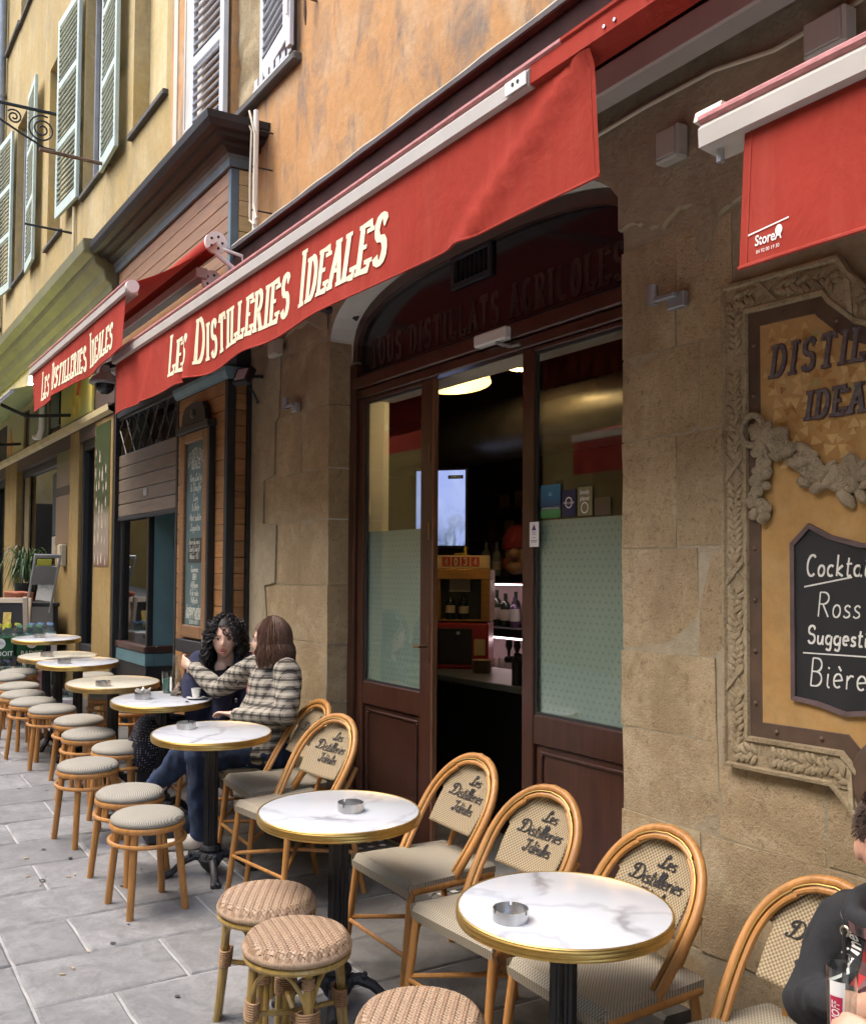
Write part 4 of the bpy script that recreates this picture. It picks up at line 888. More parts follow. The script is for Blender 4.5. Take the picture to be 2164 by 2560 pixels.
# lit pictures on the fascia
PICY = m_grad('yellow_fruit_picture', [(0, (.40, .38, .12)), (.5, (.55, .42, .08)), (1, (.30, .36, .10))], None, 3.36, 3.86)
pc = tag(MB().cbox(-12.0, -10.55, YS2-.03, YS2, 3.37, 3.85, .004).build('fascia_picture', PICY), 'yellow painted picture of a drink over the dark shop window', 'picture')
gl_ = MB(); gl_.sphere((-11.25, YS2-.03, 3.58), (.26, .006, .2), 16, 10); gl_.build('painted_glass', mat('painted_yellow', (.62, .45, .06), .5, var=.3, scale=8), pc)
gl_ = MB(); gl_.prism([(-11.2, 3.62), (-11.1, 3.60), (-11.02, 3.74), (-11.08, 3.8)], YS2-.045, YS2-.031); gl_.build('painted_fruit', mat('painted_orange', (.6, .13, .03), .5), pc)
pc2 = tag(MB().cbox(-15.6, -14.3, YS2-.03, YS2, 3.37, 3.85, .004).build('fascia_picture', m_grad('orange_picture', [(0, (.45, .33, .12)), (1, (.42, .36, .22))], None, 3.36, 3.86)), 'pale picture with orange flames on the fascia near the green awning', 'picture')
MB().prism([(-15.5, 3.38), (-15.2, 3.38), (-15.1, 3.5), (-15.2, 3.62), (-15.3, 3.75), (-15.42, 3.55)], YS2-.035, YS2-.031).build('painted_flame', mat('painted_flame', (.6, .22, .04), .5, var=.3), pc2)
pc3 = tag(MB().cbox(-13.9, -12.7, YS2-.03, YS2, 3.37, 3.85, .004).build('fascia_picture', mat('grey_picture', (.22, .20, .12), .4, var=.4, scale=5)), 'dull grey green picture in the middle of the grocery fascia', 'picture')
tag(MB().cbox(-12.55, -12.1, YS2-.03, YS2, 3.42, 3.8, .004).build('fascia_picture', mat('black_picture', (.02, .02, .022), .3)), 'small black framed picture under the left red awning', 'picture')
# green awning at the far left
ga = thing('green_awning', 'pale green shop awning at the left edge of the picture', 'awning')
GRF = mat('green_awning_cloth', (.42, .52, .22), .7, var=.12)
MB().grid(20, 6, lambda u, v: (-20+9.3*u, 2.43-.75*v, 3.95-.42*v-.06*sin(pi*v)+.012*sin(u*40))).build('cloth', GRF, ga, True)
MB().tube([(-20, 1.68, 3.52), (-10.7, 1.68, 3.52)], .022, 8).build('front_bar', GREYM, ga, True)
for x in (-11.5, -14.5): MB().tube([(x, 2.43, 3.45), (x, 1.95, 3.40), (x, 1.7, 3.5)], .018, 6).build('folding_arm', CHAR, ga)
# spot lamps lighting the fascia
for i, x in enumerate((-12.25, -14.9)):
    t_ = thing('spot_lamp', ['cream spot lamp shining on the fascia picture under the left red awning', 'round lamp at the far left under the green awning'][i], 'lamp', (x, 2.15, 3.92))
    MB().lathe([(.03, .06), (.055, .03), (.065, -.05), (.055, -.05), (.03, .02), (0, .02)], 14).build('lamp_head', WHITEPL, t_, True); MB().tube([(0, 0, .06), (0, .28, .08)], .010, 6).build('lamp_arm', CHAR, t_)
    MB().sphere((0, 0, -.025), .028, 8, 6).build('bulb', emit('lamp_bulb_warm%d' % i, (1, .8, .45), 25), t_, True)
    ll = bpy.data.lights.new('spot_light', 'POINT'); ll.energy = 7.0; ll.color = (1, .78, .42); ll.shadow_soft_size = .03
    lo = bpy.data.objects.new('spot_light', ll); COL.objects.link(lo); lo.parent = t_; lo.location = (0, 0, -.075)
ub = MB(); ub.tube([(-12.85, 2.36, 3.78), (-12.85, 2.36, 3.45), (-12.9, 2.34, 3.36), (-13.05, 2.32, 3.38)], .04, 10); tag(ub.build('vent_pipe', WHITEPL, None, True), 'white bent vent pipe on the grocery fascia', 'pipe')

# ================================================================== brown timber shop front
sh_ = thing('timber_shop_front', 'brown plank shop front with a black cornice and blue grey trim', 'shop front')
SX0, SX1, SYF = -9.73, -6.715, 2.43
cornice([(0, 4.545), (.025, 4.545), (.03, 4.60), (.05, 4.62)], SX0, SX1, SYF, 2.6, sh_, BLUEG, 'cornice_band')
cornice([(.045, 4.622), (.07, 4.64), (.10, 4.65), (.11, 4.675), (.17, 4.68), (.185, 4.705), (.23, 4.71), (.26, 4.745), (.27, 4.79), (-.1, 4.82)], SX0, SX1, SYF, 2.6, sh_, CHAR)
MB().box(SX0+.004, SX1-.004, SYF+.02, 2.6, 3.19, 4.6).build('backing', CHAR, sh_)
k = 0; z = 3.36
while z < 4.54:
    h = min(.1075, 4.543-z)
    MB().cbox(SX0+.05, SX1-.055, SYF, SYF+.019, z+.002, z+h-.002, .003).build('plank', PLANK, sh_)
    MB().cbox(SX1-.019, SX1, SYF+.055, 2.595, z+.002, z+h-.002, .002).build('plank', PLANKSUN, sh_); z += .1075
MB().cbox(SX1-.053, SX1+.004, SYF-.006, SYF+.053, 3.19, 4.543, .003).build('corner_post', BLUEG, sh_)
MB().cbox(SX0, SX0+.048, SYF-.004, SYF+.05, .3, 4.543, .003).build('corner_post', CHAR, sh_)
MB().box(SX0, SX1, SYF+.004, 2.6, 3.185, 3.355).build('awning_shade_strip', CHAR, sh_)  # dark strip: the awning's shadow put in as charcoal colour
cornice([(0, 3.09), (.02, 3.10), (.04, 3.14), (.045, 3.165), (0, 3.18)], -7.84, SX1, SYF, 2.6, sh_, mat('blue_trim', (.12, .20, .23), .5, var=.15), 'pilaster_cap')
MB().box(-7.83, SX1-.004, SYF+.02, 2.6, .2, 3.09).build('backing', CHAR, sh_)
z = .42
while z < 3.08:
    h = min(.112, 3.088-z)
    MB().cbox(-7.80, SX1-.055, SYF, SYF+.019, z+.002, z+h-.002, .003).build('plank', PLANK, sh_)
    MB().cbox(SX1-.019, SX1, SYF+.055, 2.56, z+.002, z+h-.002, .003).build('plank', PLANK, sh_); z += .112
MB().cbox(SX1-.053, SX1+.004, SYF-.006, SYF+.053, .25, 3.088, .003).build('corner_post', CHAR, sh_)
MB().cbox(SX1-.02, SX1+.03, 2.562, 2.60, .25, 3.09, .003).build('corner_post', BLACK, sh_)
MB().cbox(-7.845, -7.802, SYF-.006, SYF+.06, .25, 3.088, .003).build('jamb_post', CHAR, sh_)
MB().box(-7.83, SX1-.06, SYF-.012, SYF, .2, .42).build('plinth', BLACK, sh_)
# lattice grille above the half lowered roller shutter
gr = MB().cbox(-9.67, -7.85, SYF+.02, SYF+.05, 3.16, 3.185, .003).build('lattice_grille', BLACK, sh_)
nL = 13; wL = 1.82/nL
lat = [MB().tube([(-wL/2, 0, -.075), (-wL*.15, 0, -.02), (wL*.15, 0, .02), (wL/2, 0, .075)], .007, 5).mesh('bar'), MB().tube([(-wL/2, 0, .075), (-wL*.15, 0, .02), (wL*.15, 0, -.02), (wL/2, 0, -.075)], .007, 5).mesh('bar')]
LATM = mat('lattice_steel', (.09, .085, .08), .5, .5)
for e in lat: e.materials.append(LATM)
for i in range(nL):
    for j in range(4):
        for e in (0, 1):
            if (i+j) % 2 == e: link('lattice_bar', lat[e], None, gr, (-9.67+wL*(i+.5), SYF+.035, 2.93-.0+.15*j-.08))
MB().box(-9.67, -7.85, 2.75, 2.78, 2.7, 3.2).build('dark_back', DARKIN, sh_)
SHUT = m_wood('grey_brown_slat', (.15, .115, .085), .6, .75, (1, 1, 8), 3, .1)
for k in range(5): MB().cbox(-9.67, -7.85, SYF+.028, SYF+.045, 2.27+.114*k+.002, 2.27+.114*(k+1)-.004, .006).build('roller_slat', SHUT, sh_)
MB().cbox(-9.67, -7.85, SYF+.024, SYF+.05, 2.235, 2.268, .004).build('shutter_rail', CHAR, sh_)
MB().cbox(-8.82, -8.72, SYF+.018, SYF+.0275, 2.42, 2.48, .004).build('shutter_lock', GREYM, sh_)
# window beneath: front pane, return pane, sills
MB().box(-9.6, -8.79, SYF+.07, SYF+.076, 1.15, 2.25).build('window_pane', SHOPGLASS, sh_)
MB().box(-8.762, -8.75, SYF+.1, 2.95, 1.15, 2.9).build('return_panel', mat('teal_return_panel', (.13, .235, .26), .35, var=.12), sh_)
for a in ((-8.79, -8.745, SYF+.05, SYF+.10, .5, 2.25), (-9.68, -9.6, SYF+.05, SYF+.1, .5, 2.25), (-8.78, -8.74, 2.95, 3.0, .5, 2.9)): MB().cbox(*a, .004).build('window_post', BLACK, sh_)
MB().cbox(-9.68, -8.72, SYF+.02, SYF+.12, 1.09, 1.15, .008).build('window_sill', MAROON, sh_); MB().cbox(-8.80, -8.72, SYF+.121, 3.0, 1.09, 1.15, .008).build('window_sill', MAROON, sh_)
MB().cbox(-9.68, -8.725, SYF+.03, SYF+.11, .98, 1.088, .004).build('apron_board', TEALW, sh_); MB().cbox(-8.79, -8.725, SYF+.111, 3.0, .98, 1.088, .004).build('apron_board', TEALW, sh_)
MB().box(-9.68, -8.73, SYF+.04, 3.0, .2, .978).build('stall_riser', BLACK, sh_)
MB().box(-8.72, -7.84, 3.0, 3.05, .3, 3.1).build('recessed_door', TEALW, sh_); MB().box(-7.86, -7.845, SYF+.06, 3.0, .3, 3.1).build('recess_side', TEALW, sh_)
MB().box(-9.7, -8.76, 3.05, 3.1, .3, 3.1).build('window_back', mat('teal_back', (.05, .085, .085), .7, var=.3), sh_)
fr_ = MB(); fr_.cbox(-9.2, -8.95, 2.9, 2.93, 1.2, 1.9, .003); tag(fr_.build('leaning_board', WHITEPL), 'white framed board leaning inside the dark shop window', 'board')

# ================================================================== narrow street: the houses opposite (they close the street and show in the panes)
op = thing('opposite_building', 'ochre house across the street, seen only in the window reflections', 'building')
wl = MB(); wall_holes(wl, -40, 16, -1, 6.9, [(-9+4*k, -7.9+4*k, 4.6, 6.6) for k in range(6)] + [(-9.5+4*k, -7.7+4*k, .4, 2.9) for k in range(6)], -4.0, .2)
for v in wl.v: v.y = -8.0-v.y
wl.build('front_wall', m_plaster('ochre_plaster', (.46, .34, .13), (.36, .26, .10), (.55, .44, .22), (.30, .24, .15), .6, .4), op)
for k in range(6):
    MB().box(-9+4*k, -7.9+4*k, -4.2, -4.18, 4.6, 6.6).build('window_pane', INGREY, op); MB().box(-9.5+4*k, -7.7+4*k, -4.2, -4.18, .4, 2.9).build('shop_door', mat('olive_door', (.26, .21, .09), .6), op)
for nm, x0, x1, z, lab in (('a', -16.0, -12.6, 4.0, 'red awning on the house across the street, upper one in the reflections'), ('b', -9.25, -6.0, 3.35, 'red awning on the house across the street, lower one in the reflections')):
    t_ = thing('red_awning', lab, 'awning'); RC2 = mat('plain_red_cloth', (.50, .05, .035), .8, var=.12)
    MB().add([(x0, -1.9, z), (x1, -1.9, z), (x1, -3.95, z+.55), (x0, -3.95, z+.55)], [(0, 1, 2, 3)]).build('cloth', RC2, t_); MB().box(x0, x1, -1.9, -1.86, z-.08, z+.0).build('front_bar', WHITEPL, t_); MB().box(x0, x1, -1.89, -1.88, z-.45, z-.081).build('valance', RC2, t_)

# ================================================================== awnings
def m_cloth(name, col, var=.12, trans=.07, rough=.75):
    m, t, b = nodes_of(name); o = t.nodes['Material Output']; v = coords(t)
    c = ramp(t, noi(t, v, 1.6, 5, .6), [(.3, mul(col, 1-var)), (.7, mul(col, 1+var))])
    c = mix(t, ramp(t, noi(t, v, 9, 5, .7), [(.55, 0), (.75, .25)]), c, mul(col, .6))
    c = mix(t, ramp(t, noi(t, coords(t, (3.5, 3.5, .5)), 2.4, 7, .7, .8), [(.5, 0), (.72, .5)]), c, (min(1, col[0]*1.2), col[1]*1.8, col[2]*1.9))
    c = mix(t, ramp(t, noi(t, coords(t, (.9, .9, 1.6)), 1.7, 6, .7, .5), [(.5, 0), (.75, .45)]), c, mul(col, .55))
    t.links.new(c, b.inputs['Base Color']); b.inputs['Roughness'].default_value = .85; b.inputs['Specular IOR Level'].default_value = .08
    tr = t.nodes.new('ShaderNodeBsdfTranslucent'); t.links.new(c, tr.inputs[0]); mx = t.nodes.new('ShaderNodeMixShader'); mx.inputs[0].default_value = trans
    t.links.new(b.outputs[0], mx.inputs[1]); t.links.new(tr.outputs[0], mx.inputs[2]); t.links.new(mx.outputs[0], o.inputs[0])
    bump(t, b, noi(t, coords(t, (1.2, 1.2, .8)), 5, 5, .6, .6), .35, .02); return m
REDC = m_cloth('red_awning_cloth', (.34, .044, .030)); PINKC = mat('faded_pink_cloth', (.50, .21, .21), .7, var=.25, scale=30, stretch=(1, 4, 4))
BARW = mat('cream_aluminium', (.47, .44, .405), .45, .1, var=.07); LETC = mat('cream_lettering', (.78, .70, .50), .7, var=.05)
def awning(label, x0, x1, yf, zb_, drop, back, vx0, vx1, fold, text=None, bar_x1=None, sagf=None, capend=False, pinkto=None, crease=None):
    t_ = thing('red_awning', label, 'awning'); bx1 = bar_x1 if bar_x1 is not None else x1
    zt = zb_+.062
    MB().grid(24, 6, lambda u, v: (x0+(x1-x0)*u, yf+.03+(back[0]-yf-.03)*v, zt+.006+(back[1]-zt-.006)*v-.03*sin(pi*v))).build('cloth', REDC, t_, True)
    if bx1 > x0+.05:
        b_ = MB().prism([(yf-.028, zb_), (yf+.05, zb_-.012), (yf+.055, zt-.006), (yf-.018, zt-.006), (yf-.030, zt-.02)], x0, bx1, 'x').build('front_bar', BARW, t_)
    if bx1 < x1: MB().prism([(yf-.024, zb_+.004), (yf+.05, zb_-.012), (yf+.055, zt-.004), (yf-.022, zt-.004)], bx1+.002, x1, 'x').build('wrapped_bar', REDC, t_)
    MB().tube([(x0-.003, yf-.006, zt+.006), (pinkto or x1, yf-.006, zt+.006)], [(.014, .024)]*2, 10).build('rolled_edge', PINKC, t_, True)
    if pinkto: MB().tube([(pinkto, yf-.006, zt+.006), (x1, yf-.006, zt+.006)], [(.014, .024)]*2, 10).build('rolled_edge', REDC, t_, True)
    def V(x, s, l=0):
        y = yf-.005 + s*fold(x) + (crease(x, s) if crease else 0); z = zb_-.002 - s*(drop + (sagf(x) if sagf else 0))
        return (x, y-l, z)
    n = max(40, int((vx1-vx0)/.035))
    MB().grid(n, 8, lambda u, v: V(vx0+(vx1-vx0)*u, v)).build('valance', REDC, t_, True)
    hm = MB(); hm.tube([V(vx0+(vx1-vx0)*k/n, 1.0, .001) for k in range(n+1)], .005, 6); hm.build('hem', m_cloth('red_hem', (.40, .06, .045)) if 'red_hem' not in bpy.data.materials else bpy.data.materials['red_hem'], t_, True)
    for k in ((vx0+.02, vx1-.02)):
        sm = MB(); sm.grid(1, 8, lambda u, v: V(k-.0015+.003*u, v, .0015)); sm.build('side_hem', bpy.data.materials['red_hem'], t_)
    if text: text(t_, V)
    return t_, V
def foldA(x): return .016*sin(2.3*x+.6)+.008*sin(6.1*x+1)+.022*math.exp(-((x+5.58)/.06)**2)-.035*math.exp(-((x+5.44)/.10)**2)+.03*math.exp(-((x+6.5)/.2)**2)
def sagA(x): return .012*sin((x+7)/4.9*pi)+.012*sin(7*x)*math.exp(-((x+4.7)/1.2)**2)
def slab_text(words, xa, xb, h, zc, m, sh=.15, wv=.036, wh=.014, serif=.012, caps=.78):
    def f(t_, V, zbar=None):
        s, wd = layout(words, h, .11, GL, caps, sh, .78)
        k = (xb-xa)/wd
        def fn(u, v, l):
            x = xa+u*k; s_ = zc - v
            return V(x, s_, .0015+l*1.5)
        stroke_mesh([[(a, b_) for a, b_ in st] for st in s], fn, wv, wh, serif).build('awning_lettering', m, t_)
    return f
# in valance space the vertical runs 0..1 downward, so letter heights are divided by the drop
def textA(t_, V):
    s, wd = layout('Les Distilleries Ideales', .215, .10, GL, .78, .12, .74)
    k = 2.58/wd; st2 = []
    for st in s: st2.append([(a*k, b_) for a, b_ in st])
    stroke_mesh(st2, lambda u, v, l: V(-5.80+u, (.270-v)/.34, .002+l*1.5), .035, .016, .011).build('awning_lettering', LETC, t_)
awA, VA = awning('long red awning with cream slab lettering over the bar tables', -7.01, -1.2, 1.75, 3.162, .335, (2.42, 3.64), -6.99, -2.085, foldA, textA, -2.345, sagA, pinkto=-2.2, crease=lambda x, s: -.022*math.exp(-((x+2.12+.62*s)/.055)**2)-.012*math.exp(-((x+6.05+.3*s)/.05)**2)*s)
MB().cbox(-2.45, -2.347, 1.714, 1.7185, 3.166, 3.206, .001).build('end_plate', WHITEPL, awA)
sc_ = MB()
for x in (-2.41, -2.385): sc_.tube([(x, 1.712, 3.188), (x, 1.7145, 3.188)], .006, 8)
sc_.build('screw', CHAR, awA)['kind'] = 'stuff'
sc_ = MB()
for x in (-2.02, -1.98, -1.86): sc_.tube([(x, 1.722, 3.185), (x, 1.727, 3.185)], .005, 8)
sc_.build('screw', STEEL, awA)['kind'] = 'stuff'
MB().cbox(-6.65, -1.2, 2.40, 2.50, 3.495, 3.60, .008).build('torsion_bar', BARW, awA)
for x in (-6.3, -4.2, -1.8):
    MB().tube([(x, 2.42, 3.52), (x+.35, 2.1, 3.40), (x+.1, 1.80, 3.22)], .02, 8).build('folding_arm', BARW, awA, True)
for x in (-6.4, -4, -1.6): MB().cbox(x-.04, x+.04, 2.50, 2.60, 3.50, 3.62, .004).build('wall_bracket', BARW, awA)
# left awning
def foldL(x): return .014*sin(3.1*x)+.006*sin(9*x)+.008*math.exp(-((x+8.75)/.07)**2)-.012*math.exp(-((x+8.6)/.1)**2)
def textL(t_, V):
    s, wd = layout('Les Distilleries Ideales', .22, .10, GL, .74, .12, .74); k = 2.36/wd
    stroke_mesh([[(a*k, b_) for a, b_ in st] for st in s], lambda u, v, l: V(-9.16+u, (.285-v)/.34, .002+l*1.5), .033, .016, .012).build('awning_lettering', LETC, t_)
awL, VL = awning('short red awning with cream lettering at the far left over the brown shop', -9.65, -6.43, 1.68, 3.505, .335, (2.25, 3.93), -9.6, -6.50, foldL, textL, None, lambda x: .01*sin(4*x))
MB().tube([(-6.432, 1.692, 3.54), (-6.405, 1.692, 3.54)], [.042, .040], 16).build('end_cap', WHITEPL, awL, True)
MB().tube([(-9.65, 2.25, 3.93), (-6.52, 2.25, 3.93)], .06, 16).build('roller', REDC, awL, True)
rl = MB()
for (x, y, z) in ((-6.50, 2.25, 3.93), (-6.66, 2.28, 3.72)): MB().tube([(x-.012, y, z), (x+.014, y, z)], .075 if z > 3.8 else .07, 20).build('roller_end_plate', WHITEPL, awL, True)
hl = MB()
for (y, z) in ((2.25, 3.93), (2.28, 3.72)):
    for k in range(5): a = 2*pi*k/5; hl.tube([((-6.486 if z > 3.8 else -6.646), y+.04*cos(a), z+.04*sin(a)), ((-6.483 if z > 3.8 else -6.643), y+.04*cos(a), z+.04*sin(a))], .009, 8)
hl.build('bolt_hole', CHAR, awL)['kind'] = 'stuff'
MB().cbox(-9.6, -6.55, 2.33, 2.41, 3.60, 3.68, .006).build('torsion_bar', mat('brown_bar', (.14, .11, .09), .6), awL)
MB().cbox(-9.6, -6.62, 2.16, 2.24, 3.72, 3.79, .006).build('front_rail', BARW, awL)
br_ = MB(); br_.tube([(-6.50, 2.25, 3.86), (-6.48, 2.36, 3.78), (-6.47, 2.42, 3.70)], .016, 8); br_.tube([(-6.5, 2.28, 3.90), (-6.46, 2.42, 3.86), (-6.45, 2.44, 3.76)], .012, 8); br_.cbox(-6.60, -6.44, 2.38, 2.44, 3.66, 3.76, .006); br_.build('roller_bracket', WHITEPL, awL, True)
mtr = MB(); mtr.tube([(-6.62, 2.36, 3.60), (-6.42, 2.38, 3.58)], .05, 12); mtr.build('motor', CHAR, awL, True)
# right awning, lower
def foldR(x): return .012*sin(4*x)+.02*sin(1.7*x+1)
def textR(t_, V):
    ln_ = MB(); ln_.add([V(-1.552, .775, .002), V(-1.447, .745, .002), V(-1.447, .755, .002), V(-1.552, .787, .002)], [(0, 1, 2, 3)]); ln_.build('printed_line', PRW, t_)
    o = txt('StoreA', .033, PRW, t_, lambda u, v: V(-1.499+u, .845-v/.305, .002), .72, 0, .0006)
    txt('04 92 00 19 30', .012, PRW, t_, lambda u, v: V(-1.499+u, .925-v/.305, .002), .82)
    dd = MB(); dd.add([V(-1.472+.009*cos(a), .815-.012*sin(a)/.305*1.0, .0017) for a in [2*pi*k/14 for k in range(14)]], [tuple(range(14))]); dd.build('printed_dot', PRW, t_)
awR, VR = awning('lower red awning with a small maker print above the painted wall panel', -1.69, .6, 1.75, 2.75, .305, (2.45, 3.30), -1.575, .6, foldR, textR, None, lambda x: .004*sin(6*x))
MB().prism([(1.728, 2.818), (1.80, 2.806), (1.80, 2.84), (1.735, 2.842)], -1.712, -1.632, 'x').build('end_cap', mat('cream_cap', (.74, .70, .55), .4), awR)
MB().tube([(-1.66, 1.76, 2.745), (-1.66, 1.76, 2.715)], .009, 8).build('rain_plug', GREYM, awR)
MB().cbox(-1.6, .6, 2.46, 2.56, 3.24, 3.34, .008).build('torsion_bar', BARW, awR)

# maroon timber pelmet box on the wall above the bar awning, cable on its top edge
pm = thing('timber_pelmet', 'dark maroon timber pelmet running along the orange wall above the awning', 'pelmet')
MB().cbox(-6.64, 3, 2.42, 2.598, 3.62, 3.917, .008).build('pelmet_board', PELMET, pm); MB().cbox(-6.66, 3, 2.385, 2.598, 3.92, 3.955, .006).build('pelmet_cap', mat('pelmet_cap_paint', (.05, .035, .032), .6, var=.3), pm)
cb_ = MB(); random.seed(3)
pts = [(-6.6+.12*k, 2.40, 3.962+.004*sin(k*1.3)) for k in range(80)]; cb_.tube(pts, .006, 6); tag(cb_.build('wall_cable', CABLEC, None, True), 'thin pale cable lying along the top of the maroon pelmet', 'cable')
# white conduit beside the timber shop cornice
cdt = MB(); cdt.tube([(-6.40, 2.48, 3.96), (-6.40, 2.48, 4.83)], .018, 10)
tag(cdt.build('white_conduit', WHITEPL, None, True), 'white plastic conduit standing between the black cornice and the orange wall', 'pipe')
for z in (4.16, 4.45, 4.70): MB().tube([(-6.40, 2.455, z), (-6.40, 2.60, z)], .006, 6).build('conduit_clip', CABLEB, bpy.data.objects['white_conduit'])
cw_ = MB(); cw_.tube([(-6.36, 2.46, 4.05), (-6.44, 2.46, 4.10), (-6.435, 2.455, 4.4), (-6.43, 2.46, 4.7), (-6.50, 2.45, 4.80), (-6.62, 2.44, 4.84)], .007, 6); cw_.tube([(-6.2, 2.42, 4.05), (-6.3, 2.45, 4.07), (-6.375, 2.46, 4.2), (-6.37, 2.46, 4.65), (-6.45, 2.45, 4.84)], .007, 6)
tag(cw_.build('cable_bundle', CABLEC, None, True), 'loose pale cables looping around the white conduit', 'cable')
cw2 = MB()
for k in range(6): a = k*.05; cw2.tube([(-6.35-.1*k, 2.38, 3.56+.02*k), (-6.6-.12*k, 2.36+.01*k, 3.48+.03*sin(k)), (-7.2-.1*k, 2.39, 3.50+.02*k), (-8.4, 2.40, 3.46+.025*k)], .009, 6)
tag(cw2.build('cable_bundle', CABLEB, None, True), 'bunch of black cables running along the top of the timber shop front', 'cable')
cw3 = MB(); cw3.tube([(-5.75, 2.585, 3.42), (-5.62, 2.57, 3.36), (-5.5, 2.585, 3.32), (-5.42, 2.66, 3.30), (-5.40, 2.74, 3.27)], .022, 8); tag(cw3.build('cable_bundle', CABLEB, None, True), 'thick black cable bent around the left shoulder of the arch', 'cable')
# cable under the torsion bar and on the beige plaster at the right
cw4 = MB(); cw4.tube([(-3.2, 2.572, 3.46), (-2.8, 2.572, 3.475), (-2.45, 2.57, 3.47), (-2.2, 2.572, 3.43), (-1.9, 2.572, 3.44), (-1.4, 2.572, 3.50)], .008, 6); tag(cw4.build('wall_cable', CABLEC, None, True), 'cream cable clipped along the beige plaster below the white bar', 'cable')
cw5 = MB(); cw5.tube([(-2.13, 2.572, 3.19), (-2.13, 2.572, 3.27), (-2.09, 2.572, 3.31), (-1.4, 2.572, 3.36)], .009, 6); tag(cw5.build('wall_cable', CABLEC, None, True), 'cream cable rising behind the right awning', 'cable')
def wallbox(name, label, cat, x0, x1, z0, z1, d, m, y=2.578):
    t_ = thing(name, label, cat, ((x0+x1)/2, y, z0)); w2, h = (x1-x0)/2, z1-z0
    MB().cbox(-w2, w2, -d, 0, 0, h, .008).build('case', m, t_); MB().cbox(-w2+.012, w2-.012, -d-.006, -d, .012, h-.012, .004).build('cover', m, t_); return t_
wallbox('junction_box', 'grey wall box beside the end of the right awning', 'box', -2.69, -2.575, 3.215, 3.335, .055, mat('grey_box', (.40, .38, .33), .5, var=.08))
wallbox('junction_box', 'pale junction box half hidden above the right awning', 'box', -2.05, -1.90, 3.315, 3.43, .06, mat('pale_box', (.55, .53, .49), .5, var=.05))
wallbox('junction_box', 'small cream box under the hem of the long awning on the left pier', 'box', -6.27, -6.12, 3.16, 3.27, .05, mat('cream_box', (.42, .38, .30), .6, var=.1))
# shutter hinge pins on the stone piers
for x, z, lab in ((-2.66, 2.735, 'grey steel hinge arm on the stone pier right of the door'), (-5.94, 2.80, 'dark steel hinge arm on the stone pier left of the door')):
    t_ = thing('hinge_arm', lab, 'hinge', (x, 2.586, z))
    MB().cbox(-.005, .075, -.03, .0, -.035, .022, .004).build('wall_plate', GREYM, t_); MB().cbox(-.06, .05, -.052, -.031, .0, .018, .003).build('arm', GREYM, t_)
    MB().tube([(-.062, -.042, -.005), (-.062, -.042, .065)], .019, 12).build('pin', GREYM, t_, True)
# flood light and dome camera
fl = thing('flood_light', 'small black flood light on the left stone pier under the awning', 'lamp', (-6.55, 2.48, 3.08))
Mr = Matrix.Rotation(radians(20), 3, 'Z') @ Matrix.Rotation(radians(-25), 3, 'X')
MB().cbox(-.075, .075, -.03, .02, -.06, .06, .006, Mr).build('lamp_case', BLACK, fl); MB().cbox(-.05, .05, -.034, -.0305, -.042, .042, .001, Mr).build('lamp_glass', mat('pale_lens', (.5, .5, .5), .3), fl)
MB().tube([(.02, .02, .0), (.06, .08, -.0), (.06, .115, -.0)], .012, 6).build('bracket', BLACK, fl); MB().tube([(.0, .03, -.06), (.03, .06, -.12), (.01, .09, -.17), (-.02, .1, -.16)], .008, 6).build('lead', CABLEB, fl, True)
dc = thing('dome_camera', 'grey dome security camera between the two left awnings', 'camera', (-9.15, 2.19, 3.40))
GREYC = mat('camera_grey', (.34, .35, .35), .4, var=.06)
MB().lathe([(0, .16), (.04, .16), (.05, .1), (.12, .05), (.135, .02), (.13, .0), (0, .0)], 20).build('camera_hood', GREYC, dc, True); MB().sphere((0, 0, -.01), (.085, .085, .08), 16, 10).build('camera_dome', mat('smoked_dome', (.03, .03, .035), .1), dc, True); MB().tube([(0, 0, .15), (0, .1, .2), (0, .2, .2)], .03, 10).build('camera_arm', CHAR, dc, True)

# ================================================================== menu board on the timber shop front
mbd = thing('menu_board', 'tall teal slate menu board in a wooden frame on the brown planks', 'menu board', (-7.3, 2.43, 1.2)); mbd.location = (0, 0, 0)
YB = 2.43
FRW = m_wood('oak_frame', (.22, .115, .05), .5, .7)
for a in ((-7.62, -7.52, 1.30, 2.79), (-7.10, -7.0, 1.30, 2.79)): MB().cbox(a[0], a[1], YB-.045, YB-.002, a[2], a[3], .006).build('frame_stile', FRW, mbd)
MB().cbox(-7.519, -7.101, YB-.045, YB-.002, 2.72, 2.79, .006).build('frame_rail', FRW, mbd); MB().cbox(-7.519, -7.101, YB-.045, YB-.002, 1.30, 1.39, .006).build('frame_rail', FRW, mbd)
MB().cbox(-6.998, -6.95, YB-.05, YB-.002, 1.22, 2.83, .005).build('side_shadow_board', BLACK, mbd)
SLATE = mat('teal_slate', (.060, .105, .112), .6, var=.14, scale=4)
MB().box(-7.52, -7.10, YB-.022, YB-.012, 1.389, 2.721).build('slate', SLATE, mbd)
MB().cbox(-7.66, -6.94, YB-.07, YB-.002, 2.792, 2.845, .006).build('cap_moulding', CHAR, mbd)
MB().prism([(-7.58, 2.846), (-7.04, 2.846), (-7.06, 2.93), (-7.12, 2.985), (-7.24, 3.0), (-7.38, 3.0), (-7.5, 2.985), (-7.56, 2.93)], YB-.05, YB-.004).build('crest', CHAR, mbd)
MB().sphere((-7.31, YB-.052, 2.92), (.05, .012, .035), 10, 8).build('crest_boss', BLACK, mbd, True)
MB().cbox(-7.64, -7.0, YB-.05, YB-.002, 1.19, 1.285, .006).build('chalk_box', CHAR, mbd)
CHK = mat('cream_paint_lettering', (.46, .47, .41), .8, var=.1)
lt_ = MB(); yl = YB-.0225
